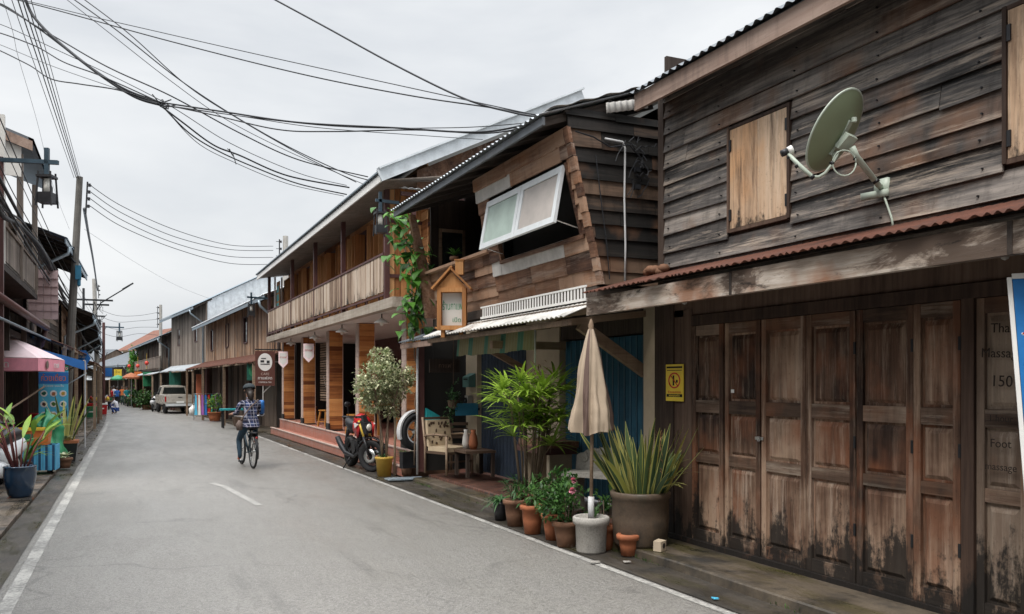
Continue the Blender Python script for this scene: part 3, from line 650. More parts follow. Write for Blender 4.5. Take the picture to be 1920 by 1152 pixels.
# window pair
hz,hb=3.83,3.235; hx=fx(3.83)-.03; bxx=3.985
op=MB()
for (y0,y1) in ((7.76,7.80),(9.84,9.88),): op.hexa([(fx(3.11)-.03,y0,3.11),(fx(3.11)+.03,y0,3.11),(fx(3.11)+.03,y1,3.11),(fx(3.11)-.03,y1,3.11),(fx(3.85)-.03,y0,3.85),(fx(3.85)+.03,y0,3.85),(fx(3.85)+.03,y1,3.85),(fx(3.85)-.03,y1,3.85)])
op.box(fx(3.1)-.035,7.74,3.085,fx(3.1)+.03,9.9,3.125)
P2(op,'window_frame',M['plank_red'])
for (y0,y1,pm) in ((7.80,8.795,'glass_pink'),(8.805,9.83,'glass_frost')):
    ww=MB(); T=Vector((hx,0,hz)); Bt=Vector((bxx,0,hb)); dn=Bt-T
    pt=lambda y,t,o=0: Vector((T.x+dn.x*t,y,T.z+dn.z*t))+Vector((dn.z,0,-dn.x)).normalized()*o
    def bar(ya,yb,ta,tb,o0,o1): ww.hexa([pt(ya,tb,o0),pt(yb,tb,o0),pt(yb,tb,o1),pt(ya,tb,o1),pt(ya,ta,o0),pt(yb,ta,o0),pt(yb,ta,o1),pt(ya,ta,o1)])
    bar(y0,y1,0,.12,-.018,.018); bar(y0,y1,.89,1,-.018,.018); bar(y0,y0+.075,.121,.889,-.018,.018); bar(y1-.075,y1,.121,.889,-.018,.018)
    s=P2(ww,'window_sash',M['aluminium'])
    gl=MB(); gl.hexa([pt(y0+.05,.92,-.003),pt(y1-.05,.92,-.003),pt(y1-.05,.92,.003),pt(y0+.05,.92,.003),pt(y0+.05,.08,-.003),pt(y1-.05,.08,-.003),pt(y1-.05,.08,.003),pt(y0+.05,.08,.003)])
    g=P2(gl,'pane',M[pm],s); g.matrix_parent_inverse=s.matrix_basis.inverted()
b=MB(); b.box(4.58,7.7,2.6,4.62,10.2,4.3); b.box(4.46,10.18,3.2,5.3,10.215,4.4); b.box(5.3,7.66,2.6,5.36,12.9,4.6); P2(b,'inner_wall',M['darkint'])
for yy in (7.83,9.8): b=MB(); b.tube([(bxx+.03,yy,hb+.03),(fx(3.2),yy,3.2)],.006,6); P2(b,'window_stay',M['steel'])
# balcony opening: slanted post, end wall with glazed door, window
b=MB(); b.hexa([(fx(3.2)-.03,12.74,2.6),(fx(2.6)+.06,12.74,2.6),(fx(2.6)+.06,12.84,2.6),(fx(3.2)-.03,12.84,2.6),(fx(4.2)-.04,12.74,4.2),(fx(4.2)+.05,12.74,4.2),(fx(4.2)+.05,12.84,4.2),(fx(4.2)-.04,12.84,4.2)]); P2(b,'slanted_post',M['plank_red'])
b=MB(); b.box(4.34,12.78,2.6,4.47,12.82,4.4); b.box(4.92,12.78,2.6,5.3,12.82,4.6); b.box(4.47,12.78,4.02,4.92,12.82,4.5); b.box(4.47,12.78,2.6,4.92,12.82,3.1); P2(b,'end_wall',M['darkwood'])
b=MB(); b.box(4.475,12.755,3.1,4.52,12.80,4.02); b.box(4.87,12.755,3.1,4.915,12.80,4.02); b.box(4.52,12.755,3.97,4.87,12.80,4.02); b.box(4.52,12.755,3.1,4.87,12.80,3.14); wf_=P2(b,'window_frame',M['timber'])
b=MB(); b.box(4.52,12.77,3.14,4.87,12.78,3.97); g=P2(b,'pane',M['glass_dark'],wf_); g.matrix_parent_inverse=wf_.matrix_basis.inverted()
b=MB(); b.box(5.22,10.3,3.1,5.29,11.1,4.1); b.box(5.22,11.25,3.1,5.29,12.0,4.1); P2(b,'closed_shutter',M['oldwall_dark'])
b=MB(); b.box(4.40,7.66,2.47,5.9,12.85,2.585); P2(b,'upper_floor',M['soffit'])
b=MB(); b.box(fx(3.3)-.03,10.22,3.28,fx(3.3)+.09,12.74,3.32); P2(b,'balcony_rail',M['plank_red'])
# roof
ez=4.20; rs=.34
b=MB(); b.corr((3.70,12.85,ez+.05),(0,-5.27,0),(2.6,0,2.6*rs),46,.013,seg=2); P2(b,'roof',M['zinc'],smooth=True)
b=MB(); b.box(3.745,7.6,ez-.05,3.775,12.82,ez+.03); P2(b,'fascia',M['roofdark'])
b=MB()
for k in range(9):
    y=7.68+k*.635; b.beam((3.78,y,ez-.005),(5.5,y,ez-.005+1.72*rs),.045,.08)
for x in (4.0,4.5,5.0): b.box(x,7.6,ez+.01+(x-3.7)*rs+.0,x+.04,12.82,ez+.035+(x-3.7)*rs)
P2(b,'rafters',M['soffit'])
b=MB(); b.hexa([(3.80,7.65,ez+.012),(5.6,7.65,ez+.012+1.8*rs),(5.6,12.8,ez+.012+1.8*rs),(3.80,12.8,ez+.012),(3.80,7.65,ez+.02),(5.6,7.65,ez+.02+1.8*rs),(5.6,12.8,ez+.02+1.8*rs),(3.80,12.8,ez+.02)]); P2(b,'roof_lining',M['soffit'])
b=MB(); b.corr((4.45,7.56,4.45),(.5,0,.12),(0,-.012,-.11),7,.008); b.corr((3.8,7.55,ez+.11),(1.2,0,1.2*rs),(0,.5,.0),4,.01); P2(b,'roof_patch',M['whitetin'],smooth=True)
# awning with picket trim
b=MB(); b.corr((4.40,12.1,2.43),(0,-4.52,0),(-.42,0,-.17),44,.010,seg=2,rag=.012); P2(b,'awning_sheet',M['whitetin'],smooth=True)
b=MB(); y=7.62
while y<10.42:
    b.box(4.243,y,2.44,4.248,y+.034,2.585); y+=.072
b.box(4.238,7.6,2.425,4.252,10.45,2.452); b.box(4.238,7.6,2.565,4.252,10.45,2.585)
P2(b,'picket_trim',M['white'])
b=MB(); b.box(4.04,7.62,2.17,4.085,12.05,2.225); b.box(4.28,7.62,2.30,4.34,12.1,2.40)
for y in (8.0,9.2,10.4,11.6): b.beam((4.09,y,2.21),(5.28,y,2.36),.05,.07)
b.beam((4.45,8.12,2.22),(5.29,8.12,1.70),.07,.12); b.beam((4.5,11.2,2.15),(5.29,11.2,1.75),.06,.09); b.box(4.2,9.95,2.02,5.25,10.03,2.12)
P2(b,'awning_braces',M['timber'])
b=MB(); b.corr((4.36,11.62,2.21),(0,-2.62,0),(-.02,0,-.24),30,.008,rag=.02); P2(b,'valance',M['valance'],smooth=True)
b=MB(); b.tube([(4.34,9.0,2.22),(4.34,9.0,1.75)],.012,6); b.tube([(4.5,9.4,2.06),(4.5,10.6,2.06)],.018,8); P2(b,'lamp_tube',M['pvc'],smooth=True)
b=MB(); b.corr((4.6,13.75,2.42),(0,-1.7,0),(-.5,0,-.17),16,.009); P2(b,'porch_roof',M['roofdark'],smooth=True)
b=MB(); b.box(4.12,12.15,2.14,4.15,13.7,2.225); P2(b,'porch_fascia',M['fascia'])
b=MB(); b.box(4.40,13.58,.1,4.50,13.68,2.2); P2(b,'porch_post',M['redpost'])
b=MB(); b.tube([(4.37,13.56,.06),(4.37,13.56,2.15)],.018,10); P2(b,'down_pipe',M['pvc'],smooth=True)
# ground floor
for q in ((5.22,13.02,.1,5.5,13.52,2.5),(5.2,7.62,.1,5.45,8.02,2.47),(5.24,10.12,.1,5.5,11.16,2.47)): b=MB(); b.box(*q); P2(b,'pillar',M['cream'])
for q in ((5.26,8.03,2.15,5.4,10.11,2.47),(5.26,11.17,2.15,5.4,13.01,2.47)): b=MB(); b.box(*q); P2(b,'lintel',M['darkwood'])  # lintels coloured dark to paint the shadow above the gates
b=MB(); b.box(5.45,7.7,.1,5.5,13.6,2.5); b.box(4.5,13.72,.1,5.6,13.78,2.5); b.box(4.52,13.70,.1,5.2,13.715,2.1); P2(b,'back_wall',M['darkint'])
for (y0,y1,mt) in ((8.04,10.10,'blue_metal'),(11.18,13.0,'navy_metal')):
    b=MB(); y=y0; k=0
    while y<y1-.02:
        b.hexa([(5.30+(k%2)*.02,y,.13),(5.325+(k%2)*.02,y+.005,.13),(5.325-(k%2)*.0,y+.038,.13),(5.30-(k%2)*.01,y+.036,.13),(5.30+(k%2)*.02,y,2.13),(5.325+(k%2)*.02,y+.005,2.13),(5.325,y+.038,2.13),(5.30-(k%2)*.01,y+.036,2.13)])
        y+=.066; k+=1
    b.box(5.335,y0,.13,5.345,y1,.17); b.box(5.335,y0,1.1,5.345,y1,1.14); b.box(5.335,y0,2.09,5.345,y1,2.13)
    P2(b,'folding_gate',M[mt])
# conduit and tangled wires on the side wall
b=MB(); b.tube([(4.69,7.585,2.62),(4.695,7.58,3.0),(4.685,7.585,3.5),(4.69,7.58,4.02),(4.66,7.58,4.08),(4.45,7.58,4.09)],.011,8); P2(b,'conduit',M['pvc'],smooth=True)
b=MB()
for k in range(11):
    p=Vector((4.80+R.uniform(-.06,.1),7.55,3.75+R.uniform(-.1,.35))); pts=[p]
    for j in range(7): p=p+Vector((R.uniform(-.07,.07),R.uniform(-.02,.01),R.uniform(-.09,.07))); pts.append(p.copy())
    b.tube(pts,.005,5)
for z in (3.6,3.78): b.box(4.80,7.54,z,4.86,7.59,z+.05)
b.tube([(4.1,7.57,4.12),(4.3,7.55,4.08),(4.5,7.55,4.0),(4.72,7.55,4.05),(4.9,7.55,3.9)],.008,5); b.tube([(4.5,7.57,2.65),(4.46,7.56,3.0),(4.4,7.56,3.4),(4.33,7.56,3.9)],.006,5)
P2(b,'wire_tangle',M['cable'])
# hanging brown sign under the porch, letter box, meter, blue plate
t=thing('hanging_board','small dark wooden board hanging under the porch roof before the dark screen','sign',(4.72,13.2,1.86)); b=MB(); b.box(-.26,-.02,-.11,.26,.02,.11); b.build('board',M['darkwood'],t)
for xx in (-.2,.2): b=MB(); b.tube([(xx,0,.11),(xx,0,.42)],.005,5); b.build('chain',M['dark_metal'],t)
text('board_text','กาแฟ',.10,M['fascia'],t,(0,-.022,0))
t=thing('letter_box','grey green metal letter box on the cream pillar','letter box',(5.21,13.2,1.62)); b=MB(); b.prism([(0,-.14,-.11),(-.12,-.14,-.11),(-.12,-.14,.06),(0,-.14,.12)],(0,.28,0)); b.build('box_body',M['greenplate'],t); b=MB(); b.box(-.126,-.09,.01,-.12,.09,.03); b.build('slot',M['black'],t)
t=thing('electric_meter','small grey electric meter below the letter box','meter',(5.21,13.25,1.27)); b=MB(); b.box(-.09,-.07,-.1,0,.07,.1); b.build('meter_body',M['concrete'],t); b=MB(); b.lathe([(.05,0),(.05,-.03),(.03,-.04),(0,-.04)],14,(-.09,0,.02),axis='x'); b.build('dial',M['glass_dark'],t)
t=thing('blue_plate_sign','plain blue rectangular plate jutting from the cream pillar','sign',(5.05,12.98,1.15)); b=MB(); b.box(-.22,-.012,-.10,.17,.012,.10); b.build('plate',M['blue_plate'],t); b=MB(); b.box(.17,-.008,-.02,.20,.03,.02); b.build('bracket',M['dark_metal'],t)
# gabled sign box with thai lettering on the awning
gs=thing('gabled_sign','honey coloured wooden sign box with a tiny gabled roof above the awning','sign',(4.06,11.05,2.27),radians(-28))
b=MB(); b.box(-.20,-.06,.04,-.145,.10,.62); b.box(.145,-.06,.04,.20,.10,.62); b.box(-.145,-.06,.04,.145,.10,.10); b.box(-.145,-.06,.56,.145,.10,.62); b.box(-.145,.06,.10,.145,.098,.56); b.prism([(-.2,-.04,.62),(.2,-.04,.62),(0,-.04,.84)],(0,.12,0)); b.build('sign_case',M['newwood'],gs)
b=MB(); b.beam((-.27,.02,.60),(.01,.02,.91),.26,.025,up=(0,0,1)); b.beam((.27,.02,.60),(-.01,.02,.885),.26,.025,up=(0,0,1)); b.box(.05,-.04,.80,.16,.08,.99); b.box(.04,-.05,.99,.17,.09,1.01); b.build('gable_roof',M['newwood'],gs)
b=MB(); b.box(-.14,.045,.105,.14,.058,.555); b.build('sign_panel',M['ceilwhite'],gs)
text('sign_text','ร้านกาแฟ',.12,M['green'],gs,(0,.043,.37),sxy=(.62,1.25)); text('sign_text','เปิด',.085,M['green'],gs,(.06,.043,.18))
b=MB(); b.box(-.15,-.03,-.06,-.1,.08,.04); b.box(.1,-.03,-.06,.15,.08,.04); b.build('sign_foot',M['newwood'],gs)

# ================================================================ B3: long veranda house
R=random.Random(31)
B3=thing('veranda_house','long two storey house with pale balcony boards and plank clad pillars','building',(4.62,14.3,0))
def P3(b,name,mat,par=None,**k):
    o=b.build(name,mat,**k); o.parent=par or B3
    o.matrix_parent_inverse=Matrix.Translation((-4.62,-14.3,0)) if par is None else Matrix.Identity(4)
    return o
def under(o,s): o.matrix_parent_inverse=s.matrix_basis.inverted()
YA,YB=14.35,29.5
z1s=lambda y:gz(y)+.05
b=MB(); b2=MB(); b3=MB()
g0=-.14
b.hexa([(4.36,YA,-.3),(4.40,YA,-.3),(4.40,YB,-.3),(4.36,YB,-.3),(4.36,YA,.10),(4.40,YA,.10),(4.40,YB,.055),(4.36,YB,.055)])
b.box(4.66,YA,-.3,4.70,YB,.33)
P3(b,'step_riser',M['riser'])
b2.hexa([(4.403,YA,-.3),(4.657,YA,-.3),(4.657,YB,-.3),(4.403,YB,-.3),(4.403,YA,.088),(4.657,YA,.088),(4.657,YB,.043),(4.403,YB,.043)]); b2.box(4.705,YA,-.3,7.6,YB,.318); P3(b2,'step_tread',M['tread'])
b3.hexa([(4.345,YA,.102),(4.42,YA,.102),(4.42,YB,.057),(4.345,YB,.057),(4.345,YA,.125),(4.42,YA,.125),(4.42,YB,.08),(4.345,YB,.08)]); b3.box(4.645,YA,.332,4.72,YB,.355); P3(b3,'step_nosing',M['nosing'])
# plinth end facing the camera
b=MB(); b.box(4.36,YA-.05,-.2,4.66,YA-.003,.10); b.box(4.663,YA-.05,-.2,5.4,YA-.003,.33); P3(b,'plinth_end',M['terracotta_old'])
py=[15.35,18.95,22.1,25.7,29.2]
for y in py:
    b=MB(); w=.30; z=.36
    while z<2.9:
        h=.115+R.uniform(-.008,.008); zt=min(z+h,2.915)-.004
        b.box(4.745,y-.02,z,5.09,y+w,zt,R.random(),0)
        b.box(4.725,y+.01,z,4.744,y+w-.02,zt,R.random(),1)
        z+=h
    b.box(5.085,y-.024,.36,5.10,y+.03,2.91,.8,1); 
    p=P3(b,'pillar',[M['plank_orange'],M['nosing']]); f=MB(); f.box(4.715,y-.03,.345,4.76,y+w+.01,.52); f.box(4.70,y-.035,.322,5.1,y+w+.01,.358); f=P3(f,'pillar_base',M['dark_metal'],p); under(f,p)
b=MB(); b.box(4.27,YA+.25,2.925,7.6,YB,2.945); P3(b,'soffit',M['ceilwhite'])
b=MB(); b.box(4.235,YA+.2,2.92,4.40,YB+.1,3.10); b.box(4.40,YA+.2,2.92,5.6,YA+.36,3.10); P3(b,'floor_edge',M['slabedge'])
b=MB(); b.box(4.42,YA+.38,2.95,7.6,YB,3.09); P3(b,'floor_slab',M['soffit'])
# balcony boards: three panels between posts
posts=[15.1,18.55,21.6,24.9,29.3]
for a,c in zip(posts[:-1],posts[1:]):
    b=MB(); y=a+.06
    while y<c-.06:
        w=.125+R.uniform(-.012,.012); b.box(4.235+R.uniform(-.004,.004),y,3.235+R.uniform(-.01,.01),4.258,min(y+w,c-.055)-.005,3.905,R.random()); y+=w
    pn=P3(b,'balcony_boards',M['balcony'])
b=MB(); b.box(4.22,posts[0],3.91,4.30,posts[-1],3.95); b.box(4.232,posts[0],3.17,4.27,posts[-1],3.21)
y=posts[0]+.4
while y<posts[-1]: b.box(4.24,y,3.10,4.265,y+.03,3.17); y+=.85
P3(b,'balcony_rail',M['redpost'])
for y in posts:
    b=MB(); b.box(4.24,y-.05,3.10,4.33,y+.05,5.12); P3(b,'balcony_post',M['redpost'])
# upper wall
UX=4.95
b=MB(); lap_rows(b,mkrows(3.1,5.6,.16,.01,R),(YA+.4,YB),lambda p,z:UX,rnd=R,lap=.012,jit=.003,holes=[(a+.55,c-.45,3.1,5.0) for a,c in zip(posts[:-1],posts[1:])]); P3(b,'upper_siding',M['plank_orangeY'])
b=MB(); b.box(UX+.5,YA+.4,3.1,UX+.55,YB,5.4); P3(b,'upper_backdrop',M['darkint'])
for i,(a,c) in enumerate(zip(posts[:-1],posts[1:])):
    for y in (a+.60,a+.88,a+1.30,(a+c)/2,(a+c)/2+.28,c-1.05,c-.78,c-.5):
        b=MB(); x=UX-.03
        for k in range(2): b.box(x-.115,y-.014,3.12,x,y+.014,4.95,R.random()); x-=.12
        d=P3(b,'door_shutter',M['slat_orange'])
    b=MB(); b.box(UX-.03,a+.50,3.1,UX+.05,a+.56,5.05); b.box(UX-.03,c-.46,3.1,UX+.05,c-.40,5.05); b.box(UX-.028,a+.56,4.96,UX+.05,c-.46,5.05); P3(b,'door_frame',M['redpost'])
# glazed leaf at the far end
b=MB(); b.box(4.5,28.6,3.12,4.53,29.15,4.9,.5); 
s=P3(b,'glazed_door',M['newwood']); g=MB()
for i in range(2):
    for k in range(4): g.box(4.494,28.65+i*.245,3.7+k*.28,4.498,28.65+i*.245+.2,3.7+k*.28+.22)
g=P3(g,'pane',M['teal'],s); under(g,s)
b=MB()
for k in range(5): b.box(4.45+k*.22,29.3,3.1,4.50+k*.22,29.34,5.1)
P3(b,'end_screen',M['white'])
# side wall facing the camera: orange slats and white boards
b=MB(); x=4.34
while x<5.5:
    w=.11+R.uniform(-.01,.01); b.box(x,YA+.75,3.12,x+w-.014,YA+.775,5.15,R.random()); x+=w
P3(b,'side_slats',M['slat_orange'])
b=MB(); b.box(4.32,YA+.72,3.5,5.55,YA+.745,3.56); b.box(4.32,YA+.72,4.5,5.55,YA+.745,4.56); b.box(5.0,YA+.70,3.1,5.06,YA+.745,5.2); P3(b,'side_rail',M['redpost'])
b=MB(); lap_rows(b,mkrows(2.6,4.6,.16,.01,R),(4.85,5.9),lambda p,z:14.02,axis='X',rnd=R,lap=.015,jit=.004); P3(b,'white_side_siding',M['whitetin'])
b=MB(); b.box(4.9,14.05,.3,5.0,14.2,2.95); b.box(4.96,14.06,.34,5.4,14.1,2.9); P3(b,'corner_boarding',M['plank_orange'])
# roof
eX,eZ,sl=3.90,5.10,.485
b=MB(); b.corr((eX,YB+.1,eZ+.06),(0,-(YB+.1-14.2),0),(3.95,0,3.95*sl),70,.014,seg=2); P3(b,'roof',M['zinc'],smooth=True)
b=MB(); b.box(eX+.02,14.22,eZ-.085,eX+.05,YB+.08,eZ+.045); P3(b,'eave_fascia',M['white'])
b=MB(); b.box(eX-.02,14.22,eZ+.075,eX+.12,YB+.08,eZ+.10); P3(b,'eave_flashing',M['bluegrey'])
b=MB(); b.beam((eX,14.20,eZ+.01),(eX+3.95,14.20,eZ+.01+3.95*sl),.05,.20,up=(0,0,1)); b.beam((eX-.02,14.2,eZ+.13),(eX+3.95,14.2,eZ+.13+3.95*sl),.16,.03); P3(b,'rake_flashing',M['zinc_pale'])
b=MB(); b.hexa([(eX+.06,14.25,eZ-.06),(UX+.1,14.25,eZ-.06+(UX-eX)*sl*.35),(UX+.1,YB,eZ-.06+(UX-eX)*sl*.35),(eX+.06,YB,eZ-.06),(eX+.06,14.25,eZ-.04),(UX+.1,14.25,eZ-.04+(UX-eX)*sl*.35),(UX+.1,YB,eZ-.04+(UX-eX)*sl*.35),(eX+.06,YB,eZ-.04)]); P3(b,'eave_lining',M['oldwall_grey'])
gp=[(4.7,14.6,4.7),(7.8,14.6,4.7),(7.8,14.6,eZ+(7.8-eX)*sl-.12),(4.7,14.6,eZ+(4.7-eX)*sl-.12)]
b=MB(); b.prism(gp,(0,.03,0)); P3(b,'gable_wall',M['plank_red'])
b=MB(); b.corr((4.35,14.56,5.02),(1.2,0,.0),(0,-.3,-.05),10,.01); P3(b,'side_canopy',M['zinc_pale'],smooth=True); b=MB(); b.box(4.35,14.4,4.86,5.6,14.45,4.93); b.box(4.55,14.4,4.4,4.62,14.46,4.86); P3(b,'canopy_beam',M['redpost'])
# cafe interior
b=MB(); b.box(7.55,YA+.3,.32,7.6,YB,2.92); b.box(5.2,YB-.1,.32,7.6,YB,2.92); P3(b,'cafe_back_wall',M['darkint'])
b=MB(); lap_rows(b,mkrows(.33,2.9,.2,.01,R),(16,28.5),lambda p,z:7.2,rnd=R,holes=((17,18.4,.3,2.3),(20.5,22,.3,2.2),(24.4,25.8,.3,2.2))); P3(b,'inner_panelling',M['redpost'])
b=MB()
for k in range(24):
    z=1.05+k*.07; b.box(5.14,23.9,z,5.16,25.2,z+.045)
P3(b,'bamboo_blind',M['timber'])
# lamps
lamp0=None
for i,y in enumerate((16.2,19.6,22.75,26.4)):
    L='white enamel pendant lamp under the veranda soffit, '+['nearest the variegated tree','above the gap after the widest pillar','above the middle pillar gap','closest to the brown hanging sign'][i]
    if lamp0 is None:
        t=lamp0=thing('pendant_lamp',L,'lamp',(4.5,y,2.92),0,'pendant lamps under the veranda')
        b=MB(); b.tube([(0,0,0),(0,0,-.10)],.012,8); b.build('lamp_stem',M['dark_metal'],t)
        b=MB(); b.lathe([(.02,-.08),(.05,-.10),(.14,-.16),(.15,-.18),(.145,-.18),(.05,-.115),(0,-.11)],20); b.build('lamp_shade',M['white'],t,smooth=True)
        b=MB(); b.lathe([(0,-.24),(.03,-.225),(.04,-.19),(.02,-.13)],12); b.build('bulb',M['lampglass'],t,smooth=True)
    else: dup(lamp0,(4.5,y,2.92),0,L)
# cafe signs
t=thing('cafe_sign','dark brown hanging cafe sign with white oval emblem','sign',(3.95,27.9,2.02),radians(-8))
b=MB(); b.box(-.30,-.03,-.55,.30,.03,.55); b.build('sign_board',M['brown_sign'],t)
b=MB(); n=28
for (rx_,rz_,yy,zc,mt) in ((.22,.28,-.034,.2,None),): b.prism([(rx_*cos(2*pi*k/n),yy,zc+rz_*sin(2*pi*k/n)) for k in range(n)],(0,.006,0))
b.build('oval_emblem',M['white'],t)
b=MB(); b.box(-.14,-.038,.19,-.03,-.034,.26); b.box(.05,-.038,.17,.14,-.034,.25); b.box(-.14,-.038,.12,.14,-.034,.15); b.box(-.12,-.038,.30,.03,-.034,.33); b.build('emblem_print',M['dark_metal'],t)
text('sign_text','CAFE',.11,M['nosing'],t,(0,-.032,-.18)); text('sign_text','กาแฟสด',.13,M['white'],t,(0,-.032,-.31)); text('sign_text','COFFEE & TEA',.062,M['white'],t,(0,-.032,-.44))
b=MB(); b.beam((-.3,0,.60),(.5,0,.60),.04); b.tube([(-.2,0,.55),(-.2,0,.6)],.008,5); b.tube([(.2,0,.55),(.2,0,.6)],.008,5); b.tube([(.3,0,.62),(.3,0,.95)],.012,6); b.build('sign_bracket',M['dark_metal'],t)
for i,(x,y,z,r) in enumerate(((4.35,26.9,2.30,-10),(4.45,23.35,2.40,-10))):
    t=thing('pentagon_sign',['white and pink pentagon shaped sign beside the brown cafe sign','white and pink pentagon shaped sign hanging on the second far pillar'][i],'sign',(x,y,z),radians(r),'pentagon hanging signs'); t.scale=(.82,.82,.82)
    b=MB(); b.prism([(-.17,0,.28),(.17,0,.28),(.17,0,-.16),(0,0,-.34),(-.17,0,-.16)],(0,.03,0)); b.build('sign_board',M['palepink'],t)
    b=MB(); b.prism([(-.12,-.004,.22),(.12,-.004,.22),(.12,-.004,-.12),(0,-.004,-.22),(-.12,-.004,-.12)],(0,.003,0)); b.build('sign_face',M['white'],t)
    text('sign_text','กาแฟ',.11,M['red'],t,(0,-.006,.06)); b=MB(); b.tube([(0,.015,.28),(0,.015,.55)],.006,5); b.build('chain',M['dark_metal'],t)
# stools and tables
st0=None
for i,(x,y) in enumerate(((5.15,20.9),(5.2,24.55),(5.35,27.9),(5.6,18.4))):
    L='honey wood stool on the veranda floor '+['between the two widest pillars','beside the middle pillar','behind the pillar near the brown sign','behind the motorcycle'][i]
    if st0 is None:
        t=st0=thing('wooden_stool',L,'stool',(x,y,.32),.3,'honey wood stools')
        b=MB(); b.box(-.17,-.17,.44,.17,.17,.475); b.build('seat',M['stoolwood'],t)
        for sx_ in (-1,1):
            for sy_ in (-1,1): b=MB(); b.beam((sx_*.18,sy_*.18,0),(sx_*.13,sy_*.13,.44),.04); b.build('leg',M['stoolwood'],t)
        b=MB(); b.beam((-.16,-.16,.2),(.16,-.16,.2),.025); b.beam((-.16,.16,.2),(.16,.16,.2),.025); b.beam((-.16,-.16,.14),(-.16,.16,.14),.025); b.beam((.16,-.16,.14),(.16,.16,.14),.025); b.build('stretcher',M['stoolwood'],t)
    else: dup(st0,(x,y,.32),i*.4,L)
t=thing('cafe_table','honey wood table inside the veranda between the pillars','table',(5.75,20.2,.32)); b=MB(); b.box(-.35,-.35,.70,.35,.35,.74); b.build('tabletop',M['stoolwood'],t)
for sx_ in (-1,1):
    for sy_ in (-1,1): b=MB(); b.box(sx_*.3-.025,sy_*.3-.025,0,sx_*.3+.025,sy_*.3+.025,.70); b.build('leg',M['stoolwood'],t)
t=thing('cafe_poster','red poster with a slanting white stripe on the inner wall','poster',(7.1,26.7,1.75)); b=MB(); b.box(0,-1.1,-.7,.03,1.1,.8); b.build('poster_sheet',M['red'],t); b=MB(); b.prism([(-.004,-.3,.3),(-.004,.1,.3),(-.004,.9,-.6),(-.004,.5,-.6)],(.003,0,0)); b.build('white_stripe',M['white'],t)
t=thing('leaning_mop','pale pole leaning inside the veranda beside the middle pillar','mop',(5.3,24.9,.32)); b=MB(); b.tube([(.25,.1,0),(.0,.6,1.45)],.018,8); b.build('handle',M['pvc'],t); b=MB(); b.lathe([(.0,.0),(.09,.01),(.06,.1),(.02,.14)],10,(.25,.1,0)); b.build('mop_head',M['concrete'],t)
